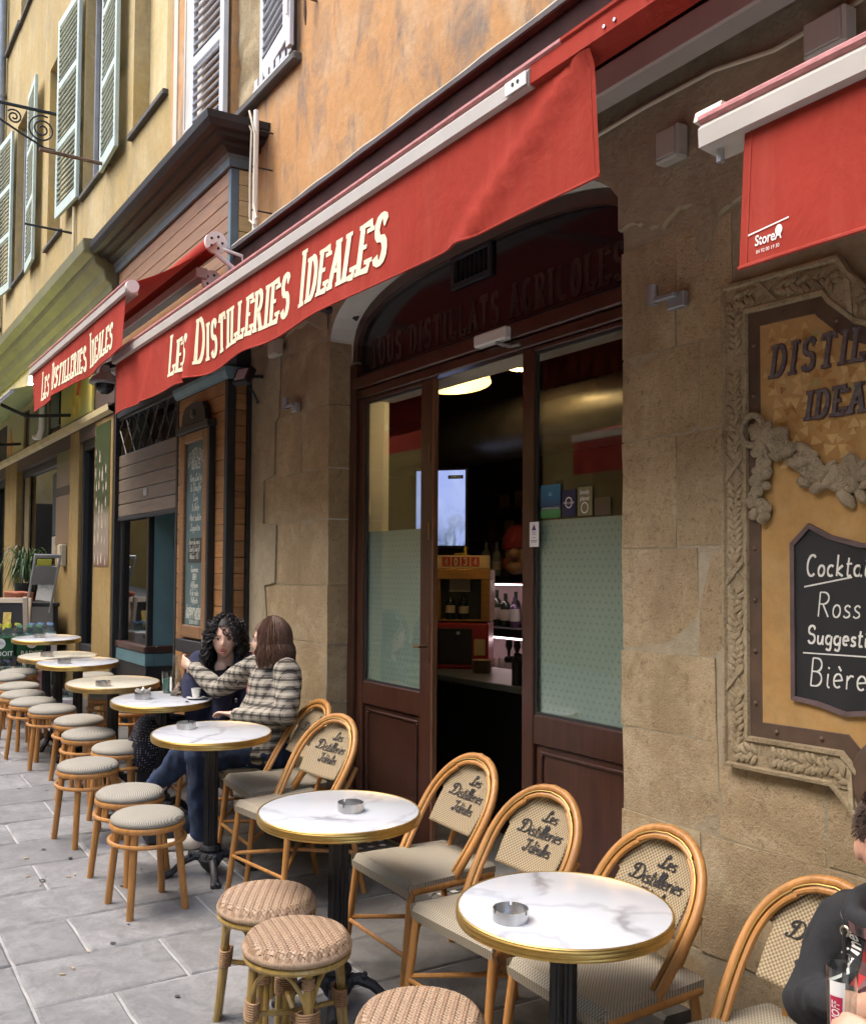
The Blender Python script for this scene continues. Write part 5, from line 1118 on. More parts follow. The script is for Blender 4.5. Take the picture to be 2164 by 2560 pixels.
def line(text, z, h, w_, gl=GL, sl=.22, caps=None, wv=.006, mbx=None, arcup=0, sm=2):
    s, wd = layout(text, h, .05, gl, caps, sl, 1.0); k = min(1.0, w_/wd) if w_ else 1; c = -7.31
    stroke_mesh(s, lambda u, v, l: (c+(u-wd/2)*k, yl-l, z+v-arcup*((u-wd/2)/(wd/2))**2), wv, wv*.75, 0, mbx or lt_, sm)
line('LES DISTILLERIES', 2.60, .075, .36, GL, 0, None, .009, arcup=.055, sm=0); line('IDEALES', 2.525, .06, .2, GL, 0, None, .009, sm=0)
for k, tx in enumerate(('King Ludwig', 'la Chouffe', 'Cuvy', 'la Béte'.replace('é', 'e'), 'Mort subite', 'Lagunitas')): line(tx, 2.435-.072*k, .052, .32, GLS)
MB().box(-7.45, -7.16, YB-.026, YB-.0235, 1.845, 2.02).build('black_card', mat('black_card', (.018, .022, .02), .7), mbd)
yl = YB-.0275
for k, tx in enumerate(('Biere du mois', 'Charly Gab 8', 'Moscow 4.5')): line(tx, 1.975-.052*k, .042, .26, GLS, wv=.005)
yl = YB-.0225
for k, tx in enumerate(('Guinness', '1664'.replace('6', '0') if False else '1884', 'Affligem', 'Kwak rubis', 'Pelforth', 'Grimbergen ambree')): line(tx, 1.775-.056*k, .044, .34, GLS)
line('HAPPY HOURS', 1.437, .058, .36, GL, 0, None, .010, sm=0); line('DE 18 H A 20 H', 1.402, .026, .24, GL, 0, None, .005, sm=0)
lt_.build('menu_lettering', CHK, mbd)['kind'] = 'stuff'

# ================================================================== painted wall panel with carved frame, garland and chalk board
mu = thing('mural_panel', 'painted ochre wall panel in a carved stone frame with mosaic lettering', 'mural', (-1.6, 2.6, 1)); mu.location = (0, 0, 0)
YM = 2.574
MC = -1.56
half = [(-1.60, .985), (-1.75, .99), (-1.86, 1.03), (-1.94, 1.10), (-2.01, 1.165), (-2.42, 1.16), (-2.42, 2.725), (-1.97, 2.715), (-1.93, 2.655), (-1.86, 2.595), (-1.75, 2.55), (-1.60, 2.535)]
loop = half + [(2*MC-x, z) for x, z in half[::-1]]
def offs(poly, d):
    out = []; n = len(poly)
    for i in range(n):
        a, b_, c = Vector(poly[i-1]), Vector(poly[i]), Vector(poly[(i+1) % n])
        e1 = (b_-a).normalized(); e2 = (c-b_).normalized(); n1 = Vector((e1.y, -e1.x)); n2 = Vector((e2.y, -e2.x)); m_ = (n1+n2); m_ = m_/max(.35, m_.dot(n1)) if m_.length > 1e-6 else n1
        out.append((b_.x+m_.x*d, b_.y+m_.y*d))
    return out
area = sum(loop[i][0]*loop[(i+1) % len(loop)][1]-loop[(i+1) % len(loop)][0]*loop[i][1] for i in range(len(loop)))
SG = 1 if area < 0 else -1
def band(prof, m, name):
    mb = MB(); n = len(loop); rows = [[(x, YM-h, z) for x, z in offs(loop, SG*d)] for d, h in prof]
    vs = [p for r in rows for p in r]; fs = [(i*n+j, i*n+(j+1) % n, (i+1)*n+(j+1) % n, (i+1)*n+j) for i in range(len(prof)-1) for j in range(n)]
    mb.add(vs, fs); return mb.build(name, m, mu)
MSTONE = m_stone('carved_grey_stone', (.40, .315, .195), (.24, .185, .11), (.50, .41, .27))
MBROWN = mat('brown_iron_band', (.085, .05, .03), .6, var=.35, scale=8)
band([(-.002, -.01), (0, .012), (.010, .013), (.016, .004), (.088, .004), (.092, .012), (.104, .012), (.108, .002)], MSTONE, 'frame')
band([(.1085, .003), (.154, .003), (.156, .0015)], MBROWN, 'inner_band')
MPAN = m_plaster('ochre_panel', (.44, .26, .095), (.37, .21, .075), (.48, .33, .16), (.29, .20, .09), 2.5, .35, (1, 1, 1), .15)
inn = offs(loop, SG*.1555); pn = MB(); pn.add([(x, YM-.001, z) for x, z in inn], [tuple(range(len(inn)))]); bm_ = pn.build('panel', MPAN, mu)
# carved leaves and crossing ribbons along the frame
lv = MB(); random.seed(5)
ctr = offs(loop, SG*.052); acc = 0
for i in range(len(ctr)):
    a, b_ = Vector(ctr[i]), Vector(ctr[(i+1) % len(ctr)]); L = (b_-a).length; d = (b_-a)/max(L, 1e-6); nrm = Vector((d.y, -d.x)); k = .012
    while k < L-.008:
        p = a+d*k; ph = (acc+k) % .34
        if ph < .07:
            if ph < .012:
                for sgn in (1, -1):
                    q0 = p-nrm*.036*sgn; q1 = p+d*.075+nrm*.036*sgn; wv_ = d*.011; t0 = .008+(.003 if sgn > 0 else 0)
                    rbn = MB(); rbn.add([(x_.x, YM-t0, x_.y) for x_ in (q0-wv_, q0+wv_, q1+wv_, q1-wv_)] + [(x_.x, YM-.003, x_.y) for x_ in (q0-wv_, q0+wv_, q1+wv_, q1-wv_)], [(0, 1, 2, 3), (0, 4, 5, 1), (1, 5, 6, 2), (2, 6, 7, 3), (3, 7, 4, 0)]); rbn.build('carved_ribbon', MSTONE, mu)
        else:
            for sgn in (1, -1):
                ang = atan2(d.y, d.x)+sgn*random.uniform(.5, 1.0); c = p+nrm*(-sgn)*random.uniform(.006, .022)
                M = Matrix.Rotation(-ang, 3, 'Y'); lv.sphere((c.x, YM-.005, c.y), (.023, .0085, .0105), 6, 4, M)
                if random.random() < .5: e = p+nrm*random.uniform(-.028, .028); lv.sphere((e.x, YM-.006, e.y), (.007, .006, .007), 5, 4)
        k += .021
    acc += L
o = lv.build('carved_leaves', MSTONE, mu, True); o['kind'] = 'stuff'
nl = MB().sphere((0, 0, 0), (.008, .006, .008), 8, 6).mesh('nail', True); NLM = mat('nail_iron', (.12, .075, .045), .5, .3); nl.materials.append(NLM)
ctr2 = offs(loop, SG*.131)
for i in range(len(ctr2)):
    a, b_ = Vector(ctr2[i]), Vector(ctr2[(i+1) % len(ctr2)]); L = (b_-a).length; n = max(1, int(L/.16))
    if L < .1: continue
    for k in range(n): p = a+(b_-a)*((k+.5)/n); link('nail', nl, None, mu, (p.x, YM-.004, p.y))
# mosaic chips on the upper field
from mathutils.geometry import intersect_point_tri_2d
def inside(px, pz, poly):
    c = False; j = len(poly)-1
    for i in range(len(poly)):
        if (poly[i][1] > pz) != (poly[j][1] > pz) and px < (poly[j][0]-poly[i][0])*(pz-poly[i][1])/(poly[j][1]-poly[i][1])+poly[i][0]: c = not c
        j = i
    return c
tri = [MB(), MB(), MB()]; inn2 = offs(loop, SG*.16); lay = 0
nx_, nz_ = 34, 17
for i in range(nx_):
    for j in range(nz_):
        x = -2.25+.041*i+random.uniform(-.012, .012); z = 2.12+.032*j+random.uniform(-.01, .01)
        zlow = 2.20+.10*abs((x+2.2)/.25-1) if x < -1.9 else 2.22
        if z < 2.16+.03*sin(x*20) and random.random() < .6: continue
        a = random.uniform(0, 6.3); r = random.uniform(.015, .027); ps = [(x+r*cos(a+q), z+r*sin(a+q)*.9) for q in (0, random.uniform(1.8, 2.3), random.uniform(3.9, 4.4))]
        if not all(inside(q[0], q[1], inn2) for q in ps): continue
        t = 0 if random.random() < .55 else (1 if random.random() < .9 else 2); lay = (lay+1) % 37
        tri[t].add([(q[0], YM-.0016-lay*.00003, q[1]) for q in ps], [(0, 1, 2)])
for t, c in enumerate(((.50, .32, .125), (.33, .165, .045), (.28, .25, .10))): q = tri[t].build('mosaic_chips', mat('mosaic_chip_%d' % t, c, .7, var=.15, scale=20), mu); q['kind'] = 'stuff'
MLET = mat('dark_mosaic_letter', (.10, .085, .09), .7, var=.4, scale=60); MLE2 = mat('maroon_letter_edge', (.11, .04, .035), .7, var=.2)
for words, xa, za, h in (('DISTILLERIES', -2.222, 2.395, .092), ('IDEALES', -2.092, 2.247, .078), ('LES', -1.74, 2.53, .06)):
    s, wd = layout(words, h, .20, GL, None, .16, .92); xx = xa if words != 'LES' else -1.62
    stroke_mesh(s, lambda u, v, l: (xx+u, YM-.0032-l, za+v), .0190, .0125, .009).build('letter_edge', MLE2, mu)
    stroke_mesh(s, lambda u, v, l: (xx+u, YM-.0072-l, za+v), .0135, .0085, .007).build('letter', MLET, mu)
# garland: ring, rosettes, leaves, ribbon tail
gd = MB(); GST = m_stone('garland_stone', (.36, .29, .19), (.20, .155, .10), (.47, .39, .27))
gd.tube([(-2.285+.042*cos(a), YM-.016, 2.235+.048*sin(a)) for a in [2*pi*k/18 for k in range(18)]], .011, 7, close=True)
path = [(-2.255, 2.225), (-2.18, 2.175), (-2.08, 2.11), (-1.98, 2.065), (-1.86, 2.035), (-1.72, 2.02), (-1.56, 2.015)]
fullp = path + [(2*MC-x, z) for x, z in path[::-1][1:]]
for (a, b_), (c, d) in zip(fullp[:-1], fullp[1:]):
    for k in range(14):
        u = random.random(); x = a+(c-a)*u; z = b_+(d-b_)*u; r = .055*(1-.30*abs((x-MC)/.7)**2)
        ox, oz = random.uniform(-r, r), random.uniform(-r*1.1, r*.9); s_ = random.uniform(.016, .030)
        gd.sphere((x+ox, YM-.010-random.uniform(0, .014)*(1-abs(oz)/(.05)), z+oz), (s_*1.5, s_*.7, s_*.75), 8, 5, Matrix.Rotation(random.uniform(-1.2, 1.2), 3, 'Y'))
for (x, z, r) in ((-2.175, 2.178, .034), (-2.02, 2.075, .026), (-1.95, 2.06, .032), (-1.93, 2.10, .022)):
    gd.sphere((x, YM-.014, z), (r, .014, r), 12, 7)
    for rr_ in (.82, .58, .34): gd.tube([(x+r*rr_*cos(a)*(1+.1*sin(3*a)), YM-.028+.006*rr_, z+r*rr_*sin(a)) for a in [2*pi*k/12 for k in range(12)]], .0045, 5, close=True)
for k in range(26):
    z = 2.19-.24*k/25; w_ = .035*(1-.35*abs(k/25-.45)); s_ = random.uniform(.014, .024)
    gd.sphere((-2.262+random.uniform(-w_, w_), YM-.014, z), (s_*1.3, .012, s_), 8, 5, Matrix.Rotation(random.uniform(-.8, .8), 3, 'Y'))
gd.build('garland', GST, mu, True)
dm = MB(); dm.prism([(MC+.24*cos(a), 2.72+.20*sin(a)) for a in [2*pi*k/28 for k in range(28)]], YM-.012, YM+.01); dm.build('dark_medallion', mat('dark_medallion', (.03, .025, .03), .5), mu)
bsm = MB(); bsm.sphere((MC-.27, YM-.0, 1.20), (.12, .02, .12), 20, 10); bsm.build('round_boss', MBROWN, mu, True)
# chalk board with writing
cbk = thing('chalk_board', 'black chalk board with white handwriting hung on the ochre panel', 'chalkboard', (-1.8, YM, 1.4)); cbk.location = (0, 0, 0)
ch = [(-2.145, 1.40), (-2.145, 1.873), (-2.078, 1.932), (-2.0, 1.895), (-1.9, 1.87), (-1.75, 1.865), (-1.5, 1.865), (-1.4, 1.89), (-1.33, 1.93), (-1.27, 1.87), (-1.27, 1.40), (-1.45, 1.385), (-1.8, 1.395), (-1.955, 1.372), (-2.05, 1.392)]
ar = sum(ch[i][0]*ch[(i+1) % len(ch)][1]-ch[(i+1) % len(ch)][0]*ch[i][1] for i in range(len(ch))); s2 = 1 if ar < 0 else -1
chi = offs(ch, s2*.014); n = len(ch); cbm = MB()
cbm.add([(x, YM+.0, z) for x, z in ch]+[(x, YM-.014, z) for x, z in ch]+[(x, YM-.012, z) for x, z in chi]+[(x, YM-.007, z) for x, z in chi], [(j*n+i, j*n+(i+1) % n, (j+1)*n+(i+1) % n, (j+1)*n+i) for j in range(3) for i in range(n)])
cbm.build('board_rim', mat('plum_rim', (.11, .075, .075), .5, var=.3, scale=12), cbk)
cbs = MB(); cbs.add([(x, YM-.0065, z) for x, z in chi], [tuple(range(n))]); cbs.build('slate', mat('black_slate', (.014, .014, .016), .6, var=.3, scale=6), cbk)
CHW = mat('white_chalk', (.70, .70, .65), .9, var=.12, scale=40); cmb = MB()
def chalk(text, x, z, h, wv=.0055, sl=.12, col=None):
    s, wd = layout(text, h, .08, GL, None, sl, 1.05); stroke_mesh(s, lambda u, v, l: (x+u, YM-.0075-l, z+v), wv, wv, 0, cmb, 2)
chalk('Cocktails', -2.093, 1.775, .062); chalk('Ross', -2.055, 1.655, .072, .004); chalk('Suggestions', -2.09, 1.575, .052); chalk('Bière', -2.085, 1.45, .082, .0045)
for x0, z0, x1, z1 in ((-2.097, 1.742, -1.93, 1.772), (-2.103, 1.545, -1.85, 1.548)): stroke_mesh([[(x0, z0), (x1, z1)]], lambda u, v, l: (u, YM-.0078-l, v), .004, .004, 0, cmb)
cmb.build('chalk_writing', CHW, cbk)

# ================================================================== furniture materials
def m_marble(name, base, vein, warm):
    m, t, b = nodes_of(name); v = coords(t, (1, 1, 1), True)
    d = noi(t, v, 2.2, 5, .6, .5)
    wv = N(t, 'ShaderNodeTexWave'); wv.wave_type = 'BANDS'; wv.inputs['Scale'].default_value = .75; wv.inputs['Distortion'].default_value = 7; wv.inputs['Detail'].default_value = 5; wv.inputs['Detail Scale'].default_value = 1.4; wv.inputs['Detail Roughness'].default_value = .62
    t.links.new(v, wv.inputs['Vector'])
    w2 = N(t, 'ShaderNodeTexWave'); w2.wave_type = 'BANDS'; w2.bands_direction = 'Y'; w2.inputs['Scale'].default_value = .9; w2.inputs['Distortion'].default_value = 9; w2.inputs['Detail'].default_value = 5; w2.inputs['Detail Scale'].default_value = 1.1; w2.inputs['Detail Roughness'].default_value = .68
    t.links.new(v, w2.inputs['Vector'])
    c = mix(t, ramp(t, d, [(.42, 0), (.66, .35)]), base, warm)
    gate = ramp(t, noi(t, v, 3.1, 4, .5), [(.46, 0), (.62, 1)])
    f1 = N(t, 'ShaderNodeMath', operation='MULTIPLY'); t.links.new(ramp(t, wv.outputs[1], [(.0, .85), (.02, .4), (.09, 0)]), f1.inputs[0]); t.links.new(gate, f1.inputs[1])
    c = mix(t, f1.outputs[0], c, vein); c = mix(t, ramp(t, w2.outputs[1], [(.0, .3), (.02, .1), (.07, 0)]), c, vein)
    t.links.new(c, b.inputs['Base Color']); b.inputs['Roughness'].default_value = .16; b.inputs['Specular IOR Level'].default_value = .55; return m
MARB = m_marble('white_marble', (.51, .54, .585), (.24, .24, .26), (.53, .545, .57)); MARC = m_marble('cream_marble', (.60, .575, .48), (.42, .37, .27), (.60, .54, .40))
BRASS = mat('brass_rim', (.50, .33, .10), .32, .85, var=.12, scale=20); BRASSD = mat('dull_brass', (.33, .22, .08), .45, .7, var=.25, scale=12)
HONEY = m_wood('honey_rattan_pole', (.46, .215, .058), .42, .68, (7, 7, .8), 5, .10, .15)
BAMB = m_wood('bamboo_cane', (.40, .265, .075), .38, .55, (9, 9, .8), 6, .08, .25)
WRAP = mat('rattan_wrap', (.30, .175, .085), .6, var=.3, scale=40)
CASTI = mat('cast_iron', (.035, .036, .04), .55, .3, var=.6, scale=18, bmp=.3, bscale=60)
def m_check(name, a, b_, s=165, axes='xz', rough=.7):
    m, t, b = nodes_of(name); v = coords(t, (1, 1, 1)); sp = t.nodes.new('ShaderNodeSeparateXYZ'); t.links.new(v, sp.inputs[0])
    i = 'xyz'
    def fr_(k):
        n = N(t, 'ShaderNodeMath', operation='MULTIPLY'); n.inputs[1].default_value = s; t.links.new(sp.outputs[i.index(k)], n.inputs[0]); return n.outputs[0]
    cx = t.nodes.new('ShaderNodeCombineXYZ'); t.links.new(fr_(axes[0]), cx.inputs[0]); t.links.new(fr_(axes[1]), cx.inputs[1]); cx.inputs[2].default_value = .5
    ck = t.nodes.new('ShaderNodeTexChecker'); ck.inputs['Scale'].default_value = 1; t.links.new(cx.outputs[0], ck.inputs[0])
    ck.inputs[1].default_value = c4(a); ck.inputs[2].default_value = c4(b_)
    n = noi(t, v, 7, 4, .6); c = mix(t, ramp(t, n, [(.4, 0), (.7, .25)]), ck.outputs[0], mul(a, .6))
    t.links.new(c, b.inputs['Base Color']); b.inputs['Roughness'].default_value = rough; bump(t, b, ck.outputs[1], .25, .001); return m
FABB = m_check('woven_back_fabric', (.42, .335, .20), (.165, .12, .065), 150, 'xz'); FABS = m_check('woven_seat_fabric', (.42, .375, .285), (.19, .165, .125), 170, 'xy')
def m_diag(name, a, b_):
    m, t, b = nodes_of(name); v = coords(t, (1, 1, 1), True); w_ = N(t, 'ShaderNodeTexWave'); w_.wave_type = 'BANDS'; w_.bands_direction = 'DIAGONAL'; w_.inputs['Scale'].default_value = 52; w_.inputs['Distortion'].default_value = .4; t.links.new(v, w_.inputs[0])
    n = noi(t, v, 6, 4); c = ramp(t, w_.outputs[1], [(.2, b_), (.6, a)]); c = mix(t, ramp(t, n, [(.45, 0), (.7, .3)]), c, mul(a, .65))
    t.links.new(c, b.inputs['Base Color']); b.inputs['Roughness'].default_value = .75; bump(t, b, w_.outputs[1], .3, .0015); return m
CUSH = m_diag('striped_grey_cushion', (.37, .35, .295), (.19, .175, .14))
def at_top(x, y, h):
    n = TQ @ Vector((0, 0, 1)); return Vector((x, y, G(x, y))) + n*h

# ------------------------------------------------------------------ round café table
def make_table(name, label, marble, brass):
    t_ = thing(name, label, 'table', group='café tables in the row')
    MB().lathe([(0, .7285), (.2905, .7285), (.2925, .7275), (.2925, .706), (0, .706)], 64).build('tabletop', marble, t_, 30)
    MB().lathe([(.2928, .7265), (.2945, .7295), (.297, .7295), (.2995, .727), (.2985, .7235), (.3005, .7205), (.3005, .717), (.2985, .7145), (.3005, .711), (.3005, .706), (.2985, .703), (.3, .699), (.298, .694), (.292, .692), (.27, .692)], 64).build('brass_rim', brass, t_, 30)
    fl_ = []
    for k in range(32): a = 2*pi*k/32; r = (.030 if k % 2 else .034)*(1+.12*cos(4*a)**2); fl_.append((r*cos(a), r*sin(a)))
    MB().prism(fl_, .135, .692, 'z').build('pole', BLACK, t_)
    MB().cbox(-.11, .11, -.11, .11, .684, .6915, .003).build('top_plate', BLACK, t_)
    hub = MB().lathe([(.036, .16), (.05, .155), (.056, .14), (.048, .125), (.06, .11), (.07, .09), (.055, .07), (.045, .05), (.03, .035), (.018, .02), (0, .015)], 20)
    for k in range(8): a = 2*pi*k/8; hub.sphere((.058*cos(a), .058*sin(a), .105), (.012, .012, .02), 6, 5)
    hub.build('base_hub', CASTI, t_, True)
    for k in range(4):
        a = 2*pi*k/4+.5; R_ = Matrix.Rotation(a, 3, 'Z'); f = MB()
        f.tube([R_ @ Vector(p) for p in ((.04, 0, .10), (.08, 0, .108), (.13, 0, .085), (.175, 0, .045), (.21, 0, .022), (.235, 0, .018))], [(.022, .026), (.024, .024), (.02, .02), (.016, .018), (.017, .024), (.012, .02)], 8)
        for p, r in (((.225, .012, .018), .017), ((.225, -.012, .018), .017), ((.20, 0, .034), .016), ((.1, .012, .118), .012), ((.1, -.012, .118), .012)): f.sphere(R_ @ Vector(p), r, 7, 5)
        f.build('base_foot', CASTI, t_, True)
    return t_
TP = [('A', -2.341, 1.840, 0, 'nearest marble table, with a wide grey vein, in front of lettered chairs', .8), ('B', -3.521, 1.724, 0, 'marble table with a branching dark vein, in front of the open doorway', 2.1), ('C', -5.141, 1.799, 0, 'white marble table in front of the woman in the plaid coat', 4.0), ('D', -6.235, 1.870, 0, 'marble table with the coffee cup and drinks where the two women sit', 1.2),
      ('E', -7.042, 1.782, 1, 'cream coloured table between the women and the white marble table behind', .3), ('F', -8.182, 1.805, 0, 'white marble table with a forked vein, third from the far end', 3.3), ('G', -8.622, 1.748, 1, 'cream coloured table second from the far end', 5.0), ('H', -9.978, 1.918, 0, 'white marble table at the far end beside the bottle packs', 2.7), ('R', -1.20, 1.865, 0, 'table with the tall glass in front of the man at the bottom right', .9)]
tw = tc_ = None
for key, x, y, cream, lab, rz in TP:
    src = tc_ if cream else tw
    if src is None:
        src = make_table('cafe_table', lab, MARC if cream else MARB, BRASSD if cream else BRASS); src.location = (x, y, G(x, y)); src.rotation_quaternion = TQ @ Quaternion((0, 0, 1), rz)
        if cream: tc_ = src
        else: tw = src
    else: dup(src, (x, y, G(x, y)), rz, lab)
# ------------------------------------------------------------------ steel ashtrays
def ash_mesh():
    mb = MB(); n = 48; ro, ri, h = .048, .046, .032
    for k in range(n):
        a, b_ = 2*pi*k/n, 2*pi*(k+1)/n; hh = h-.010 if k % 16 in (0,) else h
        P = lambda r, t, z: (r*cos(t), r*sin(t), z)
        mb.add([P(ro, a, 0), P(ro, b_, 0), P(ro, b_, hh), P(ro, a, hh), P(ri, a, hh), P(ri, b_, hh), P(ri, b_, .003), P(ri, a, .003)], [(0, 1, 2, 3), (3, 2, 5, 4), (4, 5, 6, 7)])
    mb.add([(ri*cos(2*pi*k/n), ri*sin(2*pi*k/n), .003) for k in range(n)], [tuple(range(n))]); return mb.mesh('ashtray', 30)
am = ash_mesh()
where = dict(A='the nearest marble table', B='the marble table before the doorway', C='the table in front of the plaid coat', D='the women’s table, stuffed with paper', E='the nearer cream table', F='the white table with the forked vein', G='the farther cream table', H='the farthest table')
for key, x, y, rz in (('A', -2.304, 1.640, .35), ('B', -3.465, 1.745, 1.0), ('C', -5.254, 1.70, .4), ('D', -6.258, 1.757, 2), ('E', -6.863, 1.668, .2), ('F', -8.082, 1.678, .9), ('G', -8.573, 1.647, 1.5), ('H', -10.008, 1.853, .1)):
    o = link('ashtray', am, STEEL); o.location = at_top(x-.03, y+.012, .7288); o.rotation_mode = 'QUATERNION'; o.rotation_quaternion = TQ @ Quaternion((0, 0, 1), rz)
    tag(o, 'round steel ashtray on '+where[key], 'ashtray', 'ashtrays on the café tables')
PAPW = mat('white_paper', (.75, .73, .68), .8, var=.05)
pp = MB()
for k in range(4):
    a = k*1.6; cx, cy = .02*cos(a), .02*sin(a)
    pp.grid(5, 4, lambda u, v: (cx+(u-.5)*.05*cos(a)-(v-.5)*.03*sin(a), cy+(u-.5)*.05*sin(a)+(v-.5)*.03*cos(a), .028+.028*u+.014*sin(v*5+k)))
o = pp.build('crumpled_paper', PAPW, None, True); o.location = at_top(-6.288, 1.769, .729); o['kind'] = 'stuff'
# ------------------------------------------------------------------ round cushioned stools
def make_stool(label):
    t_ = thing('round_stool', label, 'stool', group='grey cushioned stools')
    MB().lathe([(0, .452), (.06, .4515), (.12, .447), (.15, .439), (.164, .427), (.1665, .416), (.163, .409), (.15, .407)], 40).build('cushion', CUSH, t_, True)
    MB().lathe([(.15, .4065), (.1655, .4065), (.170, .400), (.170, .386), (.165, .380), (.15, .380), (.13, .385)], 40).build('seat_hoop', HONEY, t_, True)
    MB().tube([(.170*cos(a), .170*sin(a), .325) for a in [2*pi*k/40 for k in range(40)]], .0105, 8, close=True).build('lower_hoop', HONEY, t_, True)
    for k in range(4):
        a = pi/4+pi/2*k+.12; c_, s_ = cos(a), sin(a)
        MB().tube([(.140*c_, .140*s_, .383), (.150*c_, .150*s_, .325), (.187*c_, .187*s_, .006)], [.0175, .0175, .0165], 10).build('leg', HONEY, t_, True)
        MB().tube([(.187*c_, .187*s_, .007), (.1875*c_, .1875*s_, .0005)], .0155, 10).build('foot_cap', BLACK, t_)
        for d in (-.065, .065): b_ = a+pi/4+d*.9; MB().tube([(.152*cos(b_), .152*sin(b_), .383), (.162*cos(b_), .162*sin(b_), .326)], .0098, 8).build('spindle', HONEY, t_, True)
    return t_
SP = [(-4.856, 1.396, 'front stool of the grey row, its cushion fully in view'), (-5.317, 1.438, 'second grey stool from the front, touching the front one'), (-6.029, 1.394, 'third grey stool from the front, set out into the street'), (-6.414, 1.67, 'fourth grey stool from the front, darker and beside the table legs'), (-6.916, 1.599, 'fifth grey stool in the row from the front'), (-7.417, 1.65, 'sixth grey stool in the row from the front'), (-7.945, 1.577, 'seventh grey stool in the row from the front'),
      (-8.331, 1.512, 'eighth grey stool in the row from the front'), (-8.717, 1.505, 'ninth grey stool in the row from the front'), (-9.163, 1.547, 'tenth grey stool in the row from the front'), (-9.73, 1.538, 'grey stool cut by the left edge of the picture, near the bottle packs'), (-10.02, 1.688, 'farthest grey stool of the street row, against the bottle packs'),
      (-9.50, 2.24, 'grey stool on the wall side behind the forked vein table'), (-8.395, 2.10, 'stool on the wall side under the nearer cream table'), (-7.764, 2.11, 'stool on the wall side just left of the women’s table'), (-7.12, 2.13, 'stool on the wall side carrying the red handbag')]
s0 = make_stool(SP[0][2]); s0.location = (SP[0][0], SP[0][1], G(*SP[0][:2])); s0.rotation_quaternion = TQ @ Quaternion((0, 0, 1), .0)
for i, (x, y, lab) in enumerate(SP[1:]): dup(s0, (x, y, G(x, y)), [.35, .1, .8, .5, .2, 1.1, .6, .3, .9, .4, .1, .7, .2, .5, .3][i], lab)
# ------------------------------------------------------------------ woven rattan stools
def weave():
    mb = MB(); mbd_ = MB(); R_ = .1765; n = 32; p = 2*R_/n
    def dome(x, y):
        r = min(1, sqrt(x*x+y*y)/R_); return .452+.010*(1-r*r)-(.032*max(0, (r-.84)/.16)**2)
    for i in range(n):
        for j in range(n):
            cx, cy = -R_+p*(i+.5), -R_+p*(j+.5)
            if cx*cx+cy*cy > (R_-.001)**2: continue
            over = ((i+j) % 4) < 2
            L, W = (p*.98, p*.46) if over else (p*.46, p*.98)
            t = mb if over else mbd_
            # one visible strand of the twill: arched along its run
            ax = 0 if over else 1
            pts = []
            for k in range(4):
                u = -1+2*k/3; hgt = .0042*(1-u*u)
                for w_ in (-1, 0, 1):
                    x = cx+(L*u if ax == 0 else W*w_*.5*1.9); y = cy+(L*u if ax == 1 else W*w_*.95 if ax == 0 else 0)
                    if ax == 0: x, y = cx+p*.66*u, cy+p*.40*w_
                    else: x, y = cx+p*.40*w_, cy+p*.66*u
                    q = sqrt(x*x+y*y)
                    if q > R_: x, y = x*R_/q, y*R_/q
                    pts.append((x, y, dome(x, y)+hgt-(.0012 if w_ else 0)))
            t.add(pts, [(a*3+b_, a*3+b_+1, a*3+b_+4, a*3+b_+3) for a in range(3) for b_ in range(2)])
    # wrapped side of the seat
    side = MB(); m_ = 110
    for k in range(m_):
        a, b_ = 2*pi*k/m_, 2*pi*(k+.92)/m_; prof = [(.168, .4345), (.1755, .4265), (.1785, .418), (.1765, .410), (.170, .405), (.160, .402)]
        side.add([(r*cos(t), r*sin(t), z) for r, z in prof for t in (a, b_)], [(2*q, 2*q+1, 2*q+3, 2*q+2) for q in range(5)])
    return mb.mesh('weave_a', True), mbd_.mesh('weave_b', True), side.mesh('woven_side', True)
wa, wb_, wside = weave()
WEA = m_wood('light_rattan_strand', (.47, .33, .215), .55, .65, (30, 30, 30), 3, .03); WEB = m_wood('dark_rattan_strand', (.34, .215, .13), .55, .65, (30, 30, 30), 3, .03)
